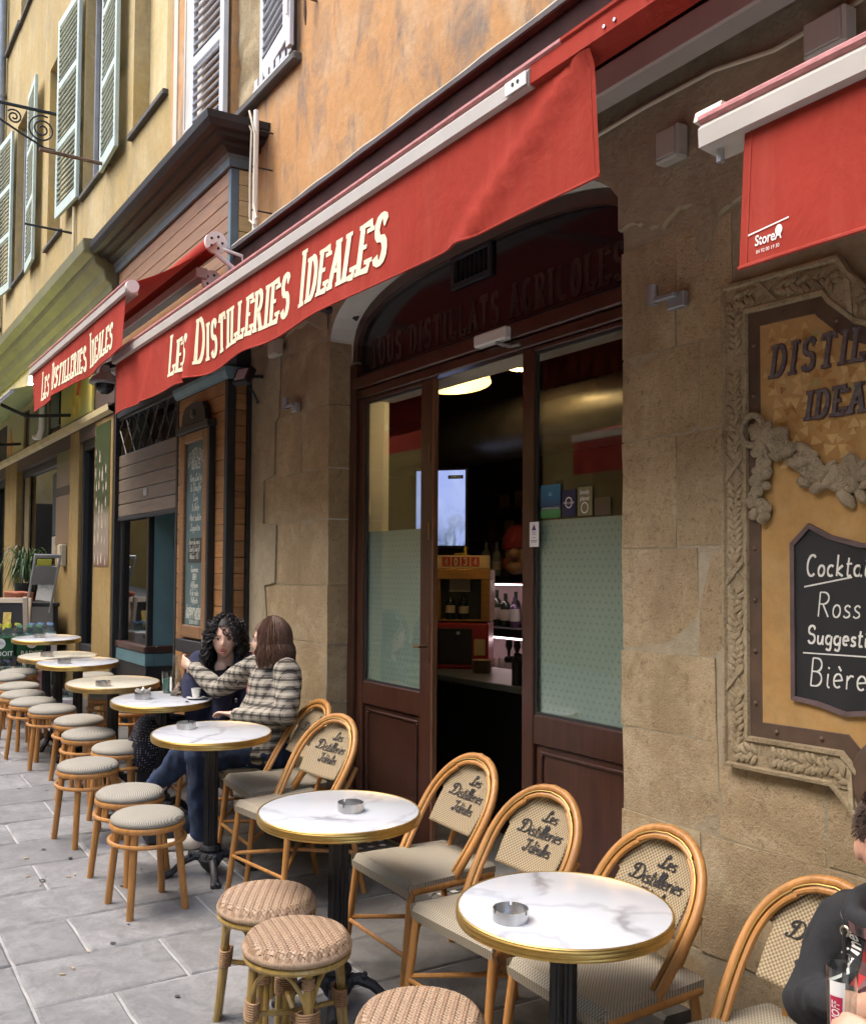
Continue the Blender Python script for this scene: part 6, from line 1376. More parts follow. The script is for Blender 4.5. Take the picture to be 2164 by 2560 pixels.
def make_rattan(label):
    t_ = thing('rattan_stool', label, 'stool', group='woven rattan stools')
    for me, m_, nm in ((wa, WEA, 'woven_seat'), (wb_, WEB, 'woven_seat'), (wside, WEA, 'woven_side')): q = link(nm, me, m_, t_); q['kind'] = 'stuff'
    MB().lathe([(0, .458), (.06, .4565), (.10, .4535), (.135, .4475), (.150, .4425), (.162, .434), (.171, .4235), (.1735, .415), (.166, .404), (0, .403)], 32).build('seat_core', mat('dark_weave_gap', (.20, .115, .065), .8), t_, True)
    MB().tube([(.163*cos(a), .163*sin(a), .392) for a in [2*pi*k/36 for k in range(36)]], .0125, 8, close=True).build('seat_ring', BAMB, t_, True)
    for k in range(4):
        a = pi/4+pi/2*k; c_, s_ = cos(a), sin(a); tg = Vector((-s_, c_, 0))
        P = lambda r, z, o=0.0: Vector((r*c_, r*s_, z))+tg*o
        MB().tube([P(.140, .392), P(.152, .22), P(.172, .0)], .0155, 9).build('leg', BAMB, t_, True)
        for o_ in (-.022, .022): MB().tube([P(.146, .235, o_), P(.172, .004, o_)], .0125, 8).build('leg_cane', BAMB, t_, True)
        wp = MB()
        for z in [.205+.0075*q for q in range(8)]:
            r = .1665-.09*(z-.05); wp.tube([P(r-.005, z)+Vector((c_*.021*cos(t)-s_*.036*sin(t), s_*.021*cos(t)+c_*.036*sin(t), 0)) for t in [2*pi*j/14 for j in range(14)]], .0042, 5, close=True)
        wp.build('cane_wrapping', WRAP, t_, True)
        wt_ = MB()
        for z in [.335+.007*q for q in range(5)]: wt_.tube([P(.1435, z)+Vector((c_*.019*cos(t)-s_*.019*sin(t), s_*.019*cos(t)+c_*.019*sin(t), 0)) for t in [2*pi*j/12 for j in range(12)]], .0036, 5, close=True)
        if k % 2: wt_.build('cane_wrapping', WRAP, t_, True)
        a2 = a+pi/2; e0 = P(.150, .245); e1 = Vector((.150*cos(a2), .150*sin(a2), .245)); mid = (e0+e1)/2*1.16; mid.z = .385
        pts = []
        for q in range(13):
            u = q/12; hh = 1-abs(2*u-1)**2.4; b2 = e0.lerp(e1, u); o_ = 1+.16*hh; pts.append((b2.x*o_, b2.y*o_, .245+(.375-.245)*hh))
        MB().tube(pts, .0078, 7).build('arch_brace', BAMB, t_, True)
        MB().tube([P(.155, .215), (0, 0, .185 if k % 2 else .20), ], .0095, 7).build('cross_brace', BAMB, t_, True)
    xw = MB()
    for z in (.18, .187, .194, .201): xw.tube([(.018*cos(t), .018*sin(t), z) for t in [2*pi*j/12 for j in range(12)]], .0045, 5, close=True)
    xw.build('cane_wrapping', WRAP, t_, True)
    return t_
RS = [(-3.55, 1.456, .25, 'woven rattan stool behind the other one, left of the doorway table’s pole'), (-3.171, 1.407, .62, 'woven rattan stool in front, overlapping its twin at the bottom middle'), (-2.505, 1.478, .1, 'woven rattan stool cut off by the bottom edge before the nearest table')]
q0 = make_rattan(RS[0][3]); q0.location = (RS[0][0], RS[0][1], G(*RS[0][:2])); q0.rotation_quaternion = TQ @ Quaternion((0, 0, 1), RS[0][2])
for x, y, rz, lab in RS[1:]: dup(q0, (x, y, G(x, y)), rz, lab)
# ------------------------------------------------------------------ bistro chairs with lettered backs
LEAN = math.atan2(.255, .40); HL = .475
def hoop_w(s):   # half width of the hoop at distance s up the leaning plane
    k = s/HL
    if k < .45: return .197+.018*sin(k/.45*pi/2)
    u = (k-.45)/.55; return .215*sqrt(max(0, 1-u**2.25))
def make_chair(label):
    t_ = thing('bistro_chair', label, 'chair', group='bistro chairs with lettered backs')
    # seat: woven slab that wraps over the front rail
    def seat(u, v):
        y = -.215+.415*v; hw = .222-.028*v; x = -hw+2*hw*u
        z = .458-.014*sin(pi*v)*sin(pi*u); e = min(u, 1-u)
        if v < .06: z -= .030*(1-v/.06)**2
        if e < .03: z -= .008*(1-e/.03)
        return (x, y, z)
    MB().grid(18, 18, seat).build('seat', FABS, t_, True)
    MB().grid(18, 3, lambda u, v: (-.2215+.443*u, -.2165+.006*v, .4300-.034*v)).build('seat_front', FABS, t_, True)
    for s in (-1, 1): MB().grid(14, 2, lambda u, v: (s*(.2225-.028*u), -.215+.415*u, .451-.025*v)).build('seat_side', FABS, t_, True)
    for s in (-1, 1):
        MB().tube([(s*.214, -.20, .422), (s*.200, .05, .420), (s*.188, .19, .418)], .0145, 9).build('side_rail', HONEY, t_, True)
        MB().tube([(s*.207, -.195, .425), (s*.214, -.215, .25), (s*.226, -.245, .0)], [.0155, .015, .013], 9).build('front_leg', HONEY, t_, True)
        MB().tube([(s*.172, .175, .43), (s*.180, .205, .25), (s*.195, .26, .0)], [.0155, .015, .013], 9).build('back_leg', HONEY, t_, True)
        MB().tube([(s*.105, .17, .425), (s*.112, .215, .52), (s*.118, .262, .60)], .0115, 8).build('back_post', HONEY, t_, True)
    MB().tube([(-.188, .19, .418), (.188, .19, .418)], .013, 8).build('back_rail', HONEY, t_, True)
    MB().tube([(-.214, -.195, .408), (.214, -.195, .408)], .013, 8).build('front_rail', HONEY, t_, True)
    for s in (-1, 1): MB().tube([(s*.217, -.225, .20), (0, -.005+.004*s, .235+.006*s), (-s*.186, .222, .21)], .0095, 8).build('cross_stretcher', HONEY, t_, True)
    MB().tube([(-.219, -.226, .19), (.219, -.226, .19)], .0085, 8).build('front_stretcher', HONEY, t_, True)
    # leaning back: built flat, then tilted
    bk = bpy.data.objects.new('back_frame', None)
    def hoop(inset, r, lo=0.0):
        pts = []
        for k in range(41):
            a = -1+2*k/40; s_ = HL*(1-abs(a)**1.0) if False else 0
        n = 46; prm = []
        L = [(hoop_w(HL*q/60), HL*q/60) for q in range(int(60*lo), 61)]
        left = [(-w_, s_) for w_, s_ in L]; right = [(w_, s_) for w_, s_ in L[::-1]]
        c = Vector((0, .22)); out = []
        for x, s_ in left+right[1:]:
            w_ = abs(x); k = max(0.0, (w_-inset)/w_) if w_ > 1e-4 else 1
            u = max(0, (s_/HL-.45)/.55); out.append((x*k if s_ < HL*.9 else x*(1-inset/.215), 0, s_-inset*(u**2.2)))
        return out
    ob = MB().tube(hoop(0, .0165), .0148, 10).build('back_hoop', HONEY, t_, True)
    ib = MB().tube(hoop(.0285, .011), .0098, 8).build('inner_hoop', HONEY, ob, True)
    br_ = MB().tube([(x, -.011, z) for x, y, z in hoop(.0175, .004)], .0026, 6).build('brass_bead', BRASS, ob, True)
    # woven back panel filling the arch
    rowsn = 22; pts = []
    zs = [.165+(HL-.030-.165)*q/rowsn for q in range(rowsn+1)]
    vsn = []
    for z in zs:
        full = max(.0, hoop_w(min(HL*.999, z+.030*max(0, (z/HL-.45)/.55)**2))-.030); hw = full if z > .315 else .148+.004*sin(z*30)
        if z > HL-.075: hw = max(.02, hoop_w(z+.022)-.022)
        for q in range(15): u = -1+2*q/14; vsn.append((hw*u, .012+.022*(1-u*u)*1.0, z))
    pn_ = MB(); pn_.add(vsn, [(r*15+q, r*15+q+1, (r+1)*15+q+1, (r+1)*15+q) for r in range(rowsn) for q in range(14)])
    pan = pn_.build('back_panel', FABB, t_, True)
    so_ = pan.modifiers.new('s', 'SOLIDIFY'); so_.thickness = .005; so_.offset = 1
    tx = MB(); l0 = 0
    INK = mat('black_thread', (.012, .011, .014), .8, var=.1)
    for words, z, h, wmax in (('Les', .358, .044, .075), ('Distilleries', .296, .050, .225), ('Idéales', .238, .046, .14)):
        s, wd = layout(words, h, -.02, GLS, None, .18, 1.0); k = wmax/wd
        def fn(u, v, l):
            x = (u-wd/2)*k+(.012 if words != 'Distilleries' else 0); xx = x/.17; return (x, .012+.022*(1-xx*xx)-.0042-l, z+v)
        stroke_mesh(s, fn, .0046, .0034, 0, tx, 2, .00006, l0); l0 += .0002
    lt2 = tx.build('woven_lettering', INK, t_)
    for o in (ob, pan, lt2): o.location = (0, .005, .435); o.rotation_euler = (-LEAN, 0, 0)
    return t_
CH = [(-3.615, 2.155, .03, 'lettered bistro chair standing in the open doorway, second seat of the doorway table'), (-3.03, 2.10, .10, 'lettered bistro chair in front of the right door leaf'), (-2.465, 2.11, .02, 'lettered bistro chair half hidden by the nearest marble table'), (-1.885, 2.15, 0, 'lettered bistro chair behind the shoulder of the man in the hooded top'), (-1.33, 2.14, 0, 'bistro chair the man in the hooded top sits on'),
      (-5.14, 2.155, -.02, 'lettered bistro chair right beside the woman in plaid'), (-4.655, 2.06, .20, 'lettered bistro chair turned a little, left of the doorway table'), (-5.62, 2.19, -.05, 'bistro chair the woman in plaid sits on'), (-6.35, 2.17, .0, 'bistro chair the dark haired woman sits on')]
c0 = make_chair(CH[0][3]); c0.location = (CH[0][0], CH[0][1], G(*CH[0][:2])); c0.rotation_quaternion = TQ @ Quaternion((0, 0, 1), CH[0][2])
for x, y, rz, lab in CH[1:]: dup(c0, (x, y, G(x, y)), rz, lab)

# ------------------------------------------------------------------ drinks and cups
def m_clear(name, tint, rough=.0):
    m, t, b = nodes_of(name); b.inputs['Base Color'].default_value = c4(tint); b.inputs['Transmission Weight'].default_value = 1; b.inputs['Roughness'].default_value = rough; b.inputs['IOR'].default_value = 1.4; return m
CLEAR = m_glass('clear_glassware', (.93, .96, .95), .02, 1.5, .97)
GREENL = mat('green_drink', (.02, .16, .10), .2, var=.1)
gp = at_top(-6.43, 1.958, .729)
g_ = thing('drinking_glass', 'tall glass of green drink on the women’s table', 'glass', gp, 0, None, True)
MB().lathe([(0, .002), (.026, .0), (.033, .135), (.0315, .135), (.0245, .006), (0, .006)], 20).build('glass_wall', CLEAR, g_, True); MB().lathe([(0, .007), (.0243, .007), (.0288, .088), (0, .088)], 20).build('drink', GREENL, g_, True)
g_ = thing('carafe', 'clear glass bottle held by the plaid woman’s hand beside the green drink', 'bottle', at_top(-6.317, 1.977, .729), 0, None, True)
MB().lathe([(0, .002), (.033, .0), (.034, .10), (.030, .135), (.0195, .165), (.0175, .24), (.020, .245), (.0175, .245), (.0155, .24), (.0175, .165), (.028, .133), (.0315, .1), (.031, .006), (0, .006)], 20).build('glass_wall', CLEAR, g_, True)
lb = MB(); lb.lathe([(.0348, .03), (.0346, .115)], 8, a0=3.6, a1=5.2); lb.build('white_print', PRW, g_, True)
CHINA = mat('white_china', (.74, .73, .70), .25, var=.03)
cp_ = thing('coffee_cup', 'white espresso cup with a grey print on its saucer', 'cup', at_top(-6.135, 2.045, .738), 0, None, True)
MB().lathe([(0, .002), (.019, 0), (.022, .008), (.029, .055), (.027, .055), (.020, .008), (0, .007)], 20).build('cup_wall', CHINA, cp_, True); MB().tube([(.027, .0, .045), (.043, 0, .042), (.042, 0, .02), (.024, 0, .015)], .0035, 6).build('handle', CHINA, cp_, True); MB().lathe([(0, .04), (.0255, .04)], 16).build('coffee', mat('dark_coffee', (.03, .015, .008), .2), cp_)
o = MB().lathe([(0, 0), (.03, 0), (.058, .010), (.057, .0125), (.03, .0035), (0, .0035)], 24).build('saucer', CHINA, None, True); o.location = at_top(-6.135, 2.045, .7292); tag(o, 'white saucer under the espresso cup', 'saucer')
o = MB().grid(6, 3, lambda u, v: (-.03+.06*u, -.012+.024*v, .004+.006*sin(7*u)*sin(3*v+1))).build('sugar_wrapper', mat('silver_wrapper', (.6, .6, .6), .35, .4), None, True); o.location = at_top(-6.075, 1.965, .7295); tag(o, 'crumpled silver sugar wrapper beside the saucer', 'wrapper')
g_ = thing('tall_glass', 'tall clear glass with a red and white label on the man’s table', 'glass', at_top(-1.444, 1.843, .729), 0, None, True)
MB().lathe([(0, .004), (.026, .0), (.0315, .165), (.0302, .165), (.0245, .008), (0, .008)], 24).build('glass_wall', CLEAR, g_, True)
lab_ = MB().lathe([(.0268+.0005, .012), (.0318, .142)], 10, a0=radians(-100), a1=radians(-42)); lab_.build('white_band', PRW, g_, True)
lab_ = MB().lathe([(.0278, .010), (.0316, .112)], 10, a0=radians(-97), a1=radians(-50)); lab_.build('red_band', mat('crimson_print', (.42, .012, .06), .4), g_, True)
def curl(u, v): a = radians(-73.5)-v/.031; z = .012+u*.9; return ((.0284+z*.034)*cos(a), (.0284+z*.034)*sin(a), z)
txt('SMIRNOFF', .0225, PRW, g_, lambda u, v: curl(u+.055, v), .86, .15, .0004)

# ================================================================== people
SKIN = None
def m_skin(name, col):
    m, t, b = nodes_of(name); v = coords(t); n = noi(t, v, 9, 5, .6); n2 = noi(t, v, 40, 3, .5)
    c = ramp(t, n, [(.3, mul(col, .86)), (.55, col), (.75, (min(1, col[0]*1.06), col[1]*.88, col[2]*.84))])
    t.links.new(c, b.inputs['Base Color']); b.inputs['Roughness'].default_value = .48; b.inputs['Subsurface Weight'].default_value = .12; b.inputs['Subsurface Radius'].default_value = (.012, .005, .003); b.inputs['Subsurface Scale'].default_value = .5
    bump(t, b, n2, .06, .002); return m
SKINW = m_skin('fair_skin', (.74, .47, .36)); SKINM = m_skin('tanned_skin', (.58, .32, .22))
def frame_of(f, up=(0, 0, 1)):
    y = -Vector(f).normalized(); x = y.cross(Vector(up)).normalized(); z = x.cross(y)
    return Matrix((x, y, z)).transposed()
def head_into(mb, c, f, up=(0, 0, 1), s=1.0, male=False, mouth=.0):
    M = frame_of(f, up); c = Vector(c)
    def g(a, s_): return math.exp(-(a/s_)**2)
    def fn(u, v):
        th, ph = 2*pi*u, pi*v; sx = sin(ph)
        x, y, z = .0735*sx*cos(th), .094*sx*sin(th), .118*cos(ph)
        if z < 0:
            k = (-z/.118); x *= 1-.30*k**1.6; 
            if y > 0: y *= 1-.55*k**1.2
            else: y = y*(1-.10*k)-.012*k
        if y < 0:
            fr_ = min(1, -y/.05)
            y -= fr_*(.021*g(x, .0105)*g(z+.024, .015) + .011*g(x, .010)*g(z+.002, .022))            # nose
            y += fr_*.010*(g(x-.031, .016)+g(x+.031, .016))*g(z-.006, .012)                            # eye sockets
            y -= fr_*.004*g(abs(x)-.03, .022)*g(z-.030, .010)                                          # brows
            y -= fr_*.005*g(x, .020)*(g(z+.056, .006)+g(z+.070, .007)) ; y += fr_*(.003+mouth*.006)*g(x, .016)*g(z+.063, .004)
            y -= fr_*.008*g(x, .018)*g(z+.098, .014); y -= fr_*.004*g(abs(x)-.042, .018)*g(z+.026, .022)
        return c + M @ (Vector((x, y, z))*s)
    mb.grid(40, 28, fn)
    for sg in (-1, 1): mb.sphere(c + M @ (Vector((sg*.074, .008, -.012))*s), Vector((.010, .020, .032))*s, 8, 8, M)
    return M
def face_parts(c, f, par, s=1.0, up=(0, 0, 1), brow=(.03, .02, .015), lip=(.36, .10, .085), mouth=0.0, iris=(.05, .035, .02)):
    M = frame_of(f, up); c = Vector(c); W = lambda x, y, z: c + M @ (Vector((x, y, z))*s)
    for sg in (-1, 1):
        e = MB().sphere(W(sg*.0305, -.0765, .005), Vector((.0125, .0085, .0062))*s, 12, 8, M).build('eye', mat('eye_white', (.62, .58, .54), .25, var=.02), par, True)
        MB().sphere(W(sg*.0315, -.0835, .005), Vector((.0056, .0032, .0056))*s, 10, 6, M).build('iris', mat('iris_%.2f' % iris[0], iris, .2, var=.1), e, True)
        MB().tube([W(sg*.0175, -.0800, .0075), W(sg*.026, -.0862, .0125), W(sg*.037, -.0845, .0118), W(sg*.0455, -.0745, .0055)], .0018*s, 5).build('upper_lid', mat('dark_lash', (.05, .03, .022), .6), e, True)
        MB().tube([W(sg*.014, -.0935, .0245), W(sg*.029, -.0945, .0295), W(sg*.046, -.0790, .0245)], [.0022*s, .0028*s, .0014*s], 5).build('eyebrow', mat('brow_%.2f' % brow[0], brow, .8), par, True)
    lm = mat('lip_%.2f' % lip[0], lip, .4, var=.1)
    MB().tube([W(-.023, -.0915, -.062), W(-.010, -.1045, -.0565), W(0, -.1055, -.0585), W(.010, -.1045, -.0565), W(.023, -.0915, -.062)], [.0015*s, .0042*s, .0038*s, .0042*s, .0015*s], 6).build('upper_lip', lm, par, True)
    MB().tube([W(-.022, -.0915, -.064), W(-.010, -.1035, -.0700-mouth*.006), W(.010, -.1035, -.0700-mouth*.006), W(.022, -.0915, -.064)], [.0015*s, .0048*s, .0048*s, .0015*s], 6).build('lower_lip', lm, par, True)
    if mouth: MB().sphere(W(0, -.0995, -.0632), Vector((.015, .005, .0038))*s, 10, 6, M).build('mouth', mat('dark_mouth', (.05, .012, .012), .5), par, True)
def limb(mb, pts, rs, n=12, flat=None):
    P = [Vector(p) for p in pts]; out = []; rr = []
    for i in range(len(P)-1):
        for k in range(4): u = k/4; out.append(P[i].lerp(P[i+1], u)); a, b_ = rs[i], rs[i+1]; rr.append(a+(b_-a)*u if not hasattr(a, '__len__') else (a[0]+(b_[0]-a[0])*u, a[1]+(b_[1]-a[1])*u))
    out.append(P[-1]); rr.append(rs[-1]); mb.tube(out, rr, n, flat=flat)
    for p, r in zip(P, rs): q = r if not hasattr(r, '__len__') else min(r); mb.sphere(p, q*.99, 10, 8)
    return mb
def hand_into(mb, wrist, fdir, pnorm, curl=.5, side=1, s=1.0, spread=.1):
    """palm with four fingers and a thumb on the side; fingers bend towards pnorm"""
    f = Vector(fdir).normalized(); n_ = Vector(pnorm); n_ = (n_-f*n_.dot(f)).normalized(); a = f.cross(n_)*side; w_ = Vector(wrist)
    M = Matrix((a, f, n_)).transposed(); mb.sphere(w_+f*.048*s, Vector((.036, .052, .014))*s, 12, 8, M); limb(mb, [w_-f*.02*s, w_+f*.03*s], [.023*s, .022*s], 10)
    for k, (o_, L) in enumerate(((-.027, .072), (-.009, .080), (.009, .075), (.026, .058))):
        p = w_+f*.085*s+a*o_*s; d = (f+a*spread*(o_/.027)*.5).normalized(); pts = [w_+f*.05*s+a*o_*s, p]; cu = 0
        for q, l_ in enumerate((.45, .30, .25)):
            cu += curl*(.55+.35*q); dd = (d*cos(cu)+n_*sin(cu)).normalized(); pts.append(pts[-1]+dd*L*l_*s)
        mb.tube(pts, [.0095*s, .0092*s, .0086*s, .0078*s, .0060*s], 8); mb.sphere(pts[-1], .0062*s, 8, 6)
    t0 = w_+f*.018*s-a*.026*s; t1 = t0+(f*.55-a*.75+n_*.35).normalized()*.036*s; t2 = t1+(f*.85-a*.25+n_*(.3+.5*curl)).normalized()*.03*s; t3 = t2+(f*.9+a*.1+n_*(.3+.6*curl)).normalized()*.022*s
    mb.tube([t0, t1, t2, t3], [.015*s, .0115*s, .0098*s, .007*s], 8); mb.sphere(t3, .0072*s, 8, 6)
def fuse(mb, name, m, par, vox=.006, smooth=2, wob=0, wsc=6, dec=0):
    o = mb.build(name, m, None); COL.objects.unlink(o); r = o.modifiers.new('r', 'REMESH'); r.mode = 'VOXEL'; r.voxel_size = vox
    s_ = o.modifiers.new('s', 'SMOOTH'); s_.iterations = smooth; s_.factor = .5
    me = baked(o); me.name = name; COL.objects.link(o)
    old = o.data; o.modifiers.clear(); o.data = me; bpy.data.meshes.remove(old)
    if wob:
        nm_ = [v.normal.copy() for v in me.vertices]
        for v, vn in zip(me.vertices, nm_):
            p = v.co.copy(); d = noise.noise(p*wsc)*wob+noise.noise(Vector((p.x*wsc*2.4, p.y*wsc*2.4, p.z*wsc*1.1)))*wob*.7; v.co = p+vn*d
    for p in me.polygons: p.use_smooth = True
    if not me.materials: me.materials.append(m)
    if par: o.parent = par
    return o
def person(label, loc): return thing('person', label, 'person', loc)
def local(par, *objs):
    for o in objs:
        o.parent = par; o.location = -par.location

# ---------------------------------------------------- woman in the plaid coat
random.seed(21)
pB = person('woman in a plaid coat and jeans reaching for the bottle, seen from her left', (-5.55, 2.15, G(-5.55, 2.15)))
def m_plaid():
    m, t, b = nodes_of('plaid_wool'); v = coords(t, (1, 1, 1), kind='Object', rot=(0, 0, radians(-15))); sp = t.nodes.new('ShaderNodeSeparateXYZ'); t.links.new(v, sp.inputs[0])
    ad = N(t, 'ShaderNodeMath', operation='SUBTRACT'); t.links.new(sp.outputs[0], ad.inputs[0]); mm = N(t, 'ShaderNodeMath', operation='MULTIPLY'); mm.inputs[1].default_value = .55; t.links.new(sp.outputs[1], mm.inputs[0]); t.links.new(mm.outputs[0], ad.inputs[1])
    nz = noi(t, v, 5, 2); 
    def band(src, f, lo, hi, ph=0.0):
        a = N(t, 'ShaderNodeMath', operation='MULTIPLY_ADD'); a.inputs[1].default_value = f; a.inputs[2].default_value = ph; t.links.new(src, a.inputs[0])
        fr_ = N(t, 'ShaderNodeMath', operation='FRACT'); t.links.new(a.outputs[0], fr_.inputs[0])
        return ramp(t, fr_.outputs[0], [(0, 1.0), (lo, 1.0), (hi, 0.0)])
    c = (.36, .335, .285)
    out = mix(t, .0, c, c)
    for src in (ad.outputs[0], sp.outputs[2]):
        out = mix(t, mixf(t, band(src, 150, .45, .5), .55), out, (.10, .09, .085))
        out = mix(t, mixf(t, band(src, 21, .20, .26, .1), .75), out, (.022, .02, .02))
        out = mix(t, mixf(t, band(src, 21, .26, .32, .62), .4), out, (.60, .56, .46))
    t.links.new(out, b.inputs['Base Color']); b.inputs['Roughness'].default_value = .95; b.inputs['Specular IOR Level'].default_value = .1; bump(t, b, noi(t, v, 120, 3), .3, .003); return m
def mixf(t, fac, k):
    n = N(t, 'ShaderNodeMath', operation='MULTIPLY'); n.inputs[1].default_value = k; t.links.new(fac, n.inputs[0]); return n.outputs[0]
PLAID = m_plaid(); DENIM = mat('blue_denim', (.016, .032, .078), .9, var=.6, scale=12, bmp=.3, bscale=120)
hB = Vector((-5.49, 2.255, 1.392)); fB = Vector((-.56, -.83, -.04))
RS_, LS_ = Vector((-5.69, 2.215, 1.225)), Vector((-5.335, 2.30, 1.225)); RE, RW, RH = Vector((-5.93, 2.10, 1.085)), Vector((-6.145, 2.025, 1.195)), Vector((-6.30, 1.985, 1.245)); LE, LW = Vector((-5.245, 2.25, 1.005)), Vector((-5.52, 2.06, .985))
pel = Vector((-5.53, 2.225, .79)); KR, AR = Vector((-5.62, 1.84, .81)), Vector((-5.80, 1.68, .53)); KL, AL = Vector((-5.51, 1.86, .79)), Vector((-5.57, 1.89, .36))
def torso(mb, pel, ch, nk, w0, w1, w2, rot=0):
    limb(mb, [pel, pel.lerp(ch, .5), ch, ch.lerp(nk, .6)], [w0, w1, w2, (w2[0]*.8, w2[1]*.75)], 16, (0, 1, 0))
b = MB(); head_into(b, hB, fB); limb(b, [hB+Vector((.02, .01, -.08)), (-5.505, 2.265, 1.23)], [.052, .058]); torso(b, pel, Vector((-5.51, 2.26, 1.05)), Vector((-5.51, 2.26, 1.25)), (.11, .14), (.10, .125), (.10, .14))
limb(b, [RS_, RE, RW], [.045, .038, .026]); limb(b, [LS_, LE, LW], [.045, .038, .026])
hand_into(b, RW+(RH-RW)*.15, RH-RW, Vector((.3, .75, -.1)), .55, -1, .98, .2); hand_into(b, LW, Vector((-.86, -.45, .05)), (.1, -.25, -1), .35, 1, .95)
limb(b, [pel+Vector((-.09, -.02, 0)), KR, AR], [.07, .055, .04]); limb(b, [pel+Vector((.09, 0, 0)), KL, AL], [.07, .055, .04])
bodyB = fuse(b, 'body', SKINW, None, .0055, 2)
cg = MB(); torso(cg, pel+Vector((0, -.02, -.01)), Vector((-5.51, 2.255, 1.05)), Vector((-5.51, 2.26, 1.27)), (.165, .19), (.150, .185), (.135, .185))
limb(cg, [RS_+Vector((.03, .01, 0)), RE, RW+Vector((.02, .01, 0))], [.078, .058, .046]); limb(cg, [LS_+Vector((-.02, 0, 0)), LE, LW+Vector((.02, .012, 0))], [.082, .066, .05])
limb(cg, [pel+Vector((.0, .02, -.02)), pel+Vector((-.03, -.16, -.01))], [(.12, .20), (.10, .18)], 16); limb(cg, [(-5.60, 2.18, 1.25), (-5.51, 2.28, 1.262), (-5.40, 2.31, 1.25)], [.052, .062, .06]); limb(cg, [(-5.47, 2.345, 1.235), (-5.50, 2.36, 1.22)], [.05, .055])
coat = fuse(cg, 'plaid_coat', PLAID, None, .010, 4, .010, 7)
jn = MB(); limb(jn, [pel+Vector((-.08, -.04, -.02)), KR, AR+Vector((.005, .01, .03))], [.098, .078, .058]); limb(jn, [pel+Vector((.10, 0, -.02)), KL, AL], [.098, .080, .062]); limb(jn, [pel+Vector((-.08, 0, -.02)), pel+Vector((.1, .02, -.02))], [.11, .11])
jeans = fuse(jn, 'jeans', DENIM, None, .010, 3, .011, 12)
red = MB(); limb(red, [hB+Vector((-.02, -.015, -.13)), (-5.55, 2.215, 1.19), (-5.575, 2.19, 1.11)], [.052, .056, .045]); redt = fuse(red, 'red_top', mat('red_knit', (.26, .018, .022), .85, var=.2), None, .010, 3)
def shoe(mb, p, d, L=.25):
    d = Vector(d).normalized(); sd = Vector((-d.y, d.x, 0)); M = Matrix((sd, d, Vector((0, 0, 1)))).transposed(); p = Vector(p)
    mb.sphere(p+d*.02, (.042, .075, .045), 12, 8, M); mb.sphere(p+d*.12+Vector((0, 0, -.012)), (.045, .085, .034), 12, 8, M); mb.sphere(p-d*.03+Vector((0, 0, .03)), (.036, .04, .05), 10, 8, M)
sh1 = MB(); shoe(sh1, (AL.x-.005, AL.y-.03, G(AL.x, AL.y)+.045), (-.35, -.9, 0)); WSH = mat('off_white_trainer', (.56, .52, .46), .7, var=.12, scale=20)
shoeL = fuse(sh1, 'shoe', WSH, None, .007, 2); sh2 = MB(); shoe(sh2, AR+Vector((-.04, -.04, -.05)), (-.6, -.5, 0)); shoeR = fuse(sh2, 'shoe', BLACK, None, .007, 2); sh3 = MB(); limb(sh3, [AR+Vector((.005, .01, .02)), AR+Vector((-.03, -.03, -.04))], [.044, .042]); sock = sh3.build('sock', BLACK, None, True)
for sgn, d in ((1, 0), ):
    bt = MB()
    for (x, y, z) in ((-5.595, 2.105, 1.15), (-5.57, 2.085, 1.06)): bt.sphere((x, y, z), (.014, .008, .014), 10, 6)
    btn = bt.build('coat_button', BLACK, None, True)
# straight brown bob
HAIRB = m_wood('brown_hair', (.11, .052, .03), .6, .5, (30, 30, 3), 4, .05); Mh = frame_of(fB); hr = MB()
def cap_pt(th, ph, k=1.0): return hB+Mh @ Vector((.086*k*sin(ph)*cos(th), .006+.107*k*sin(ph)*sin(th), .012+.122*k*cos(ph)))
hr.grid(30, 14, lambda u, v: cap_pt(2*pi*u, (.60 if sin(2*pi*u) > -.35 else .36)*pi*v, 1.0))
for k in range(900):
    th = random.uniform(-.62*pi, .5*pi+.0) if k % 2 else random.uniform(0, pi); th = random.uniform(-.20*pi, 1.20*pi); ph0 = random.uniform(.04, .55)*pi; pts = []; L = random.uniform(.09, .19); fl_ = random.uniform(.1, 1.3)
    st = cap_pt(th, ph0, 1.0+random.uniform(0, .05))
    wob_ = random.uniform(0, 6); lift = random.uniform(1.0, 1.07); pts = [cap_pt(th+.05*sin(wob_+q*1.3), ph0+(.56*pi-ph0)*q/4, lift+.015*sin(wob_+q)) for q in range(5)]
    e = pts[-1]; out = (e-hB); out.z = 0; out = out.normalized()
    for q in range(1, 5): pts.append(e+Vector((0, 0, -.034*q*L/.21*1.15))+out*(.012*q-.0025*q*q)*fl_+Vector((.005*sin(wob_+q*1.7), .005*cos(wob_+q*1.4), 0)))
    hr.tube(pts, [.003, .0045, .005, .005, .005, .0048, .0045, .004, .0012], 4, caps=False)
hairB = hr.build('hair', HAIRB, None, True)
gl2 = MB(); Wg = lambda x, y, z: hB+Mh @ Vector((x, y, z))
for sg in (-1, 1): gl2.tube([Wg(sg*.033+.024*cos(a), -.108, .003+.018*sin(a)) for a in [2*pi*k/14 for k in range(14)]], .0013, 5, close=True); gl2.tube([Wg(sg*.057, -.106, .008), Wg(sg*.077, -.05, .01), Wg(sg*.078, .01, .006)], .0013, 5)
glas = gl2.build('spectacles', mat('spectacle_metal', (.3, .28, .26), .3, .8), None)
local(pB, bodyB, coat, jeans, redt, shoeL, shoeR, sock, btn, hairB, glas)
face_parts(hB-pB.location, fB, pB, brow=(.06, .035, .02))

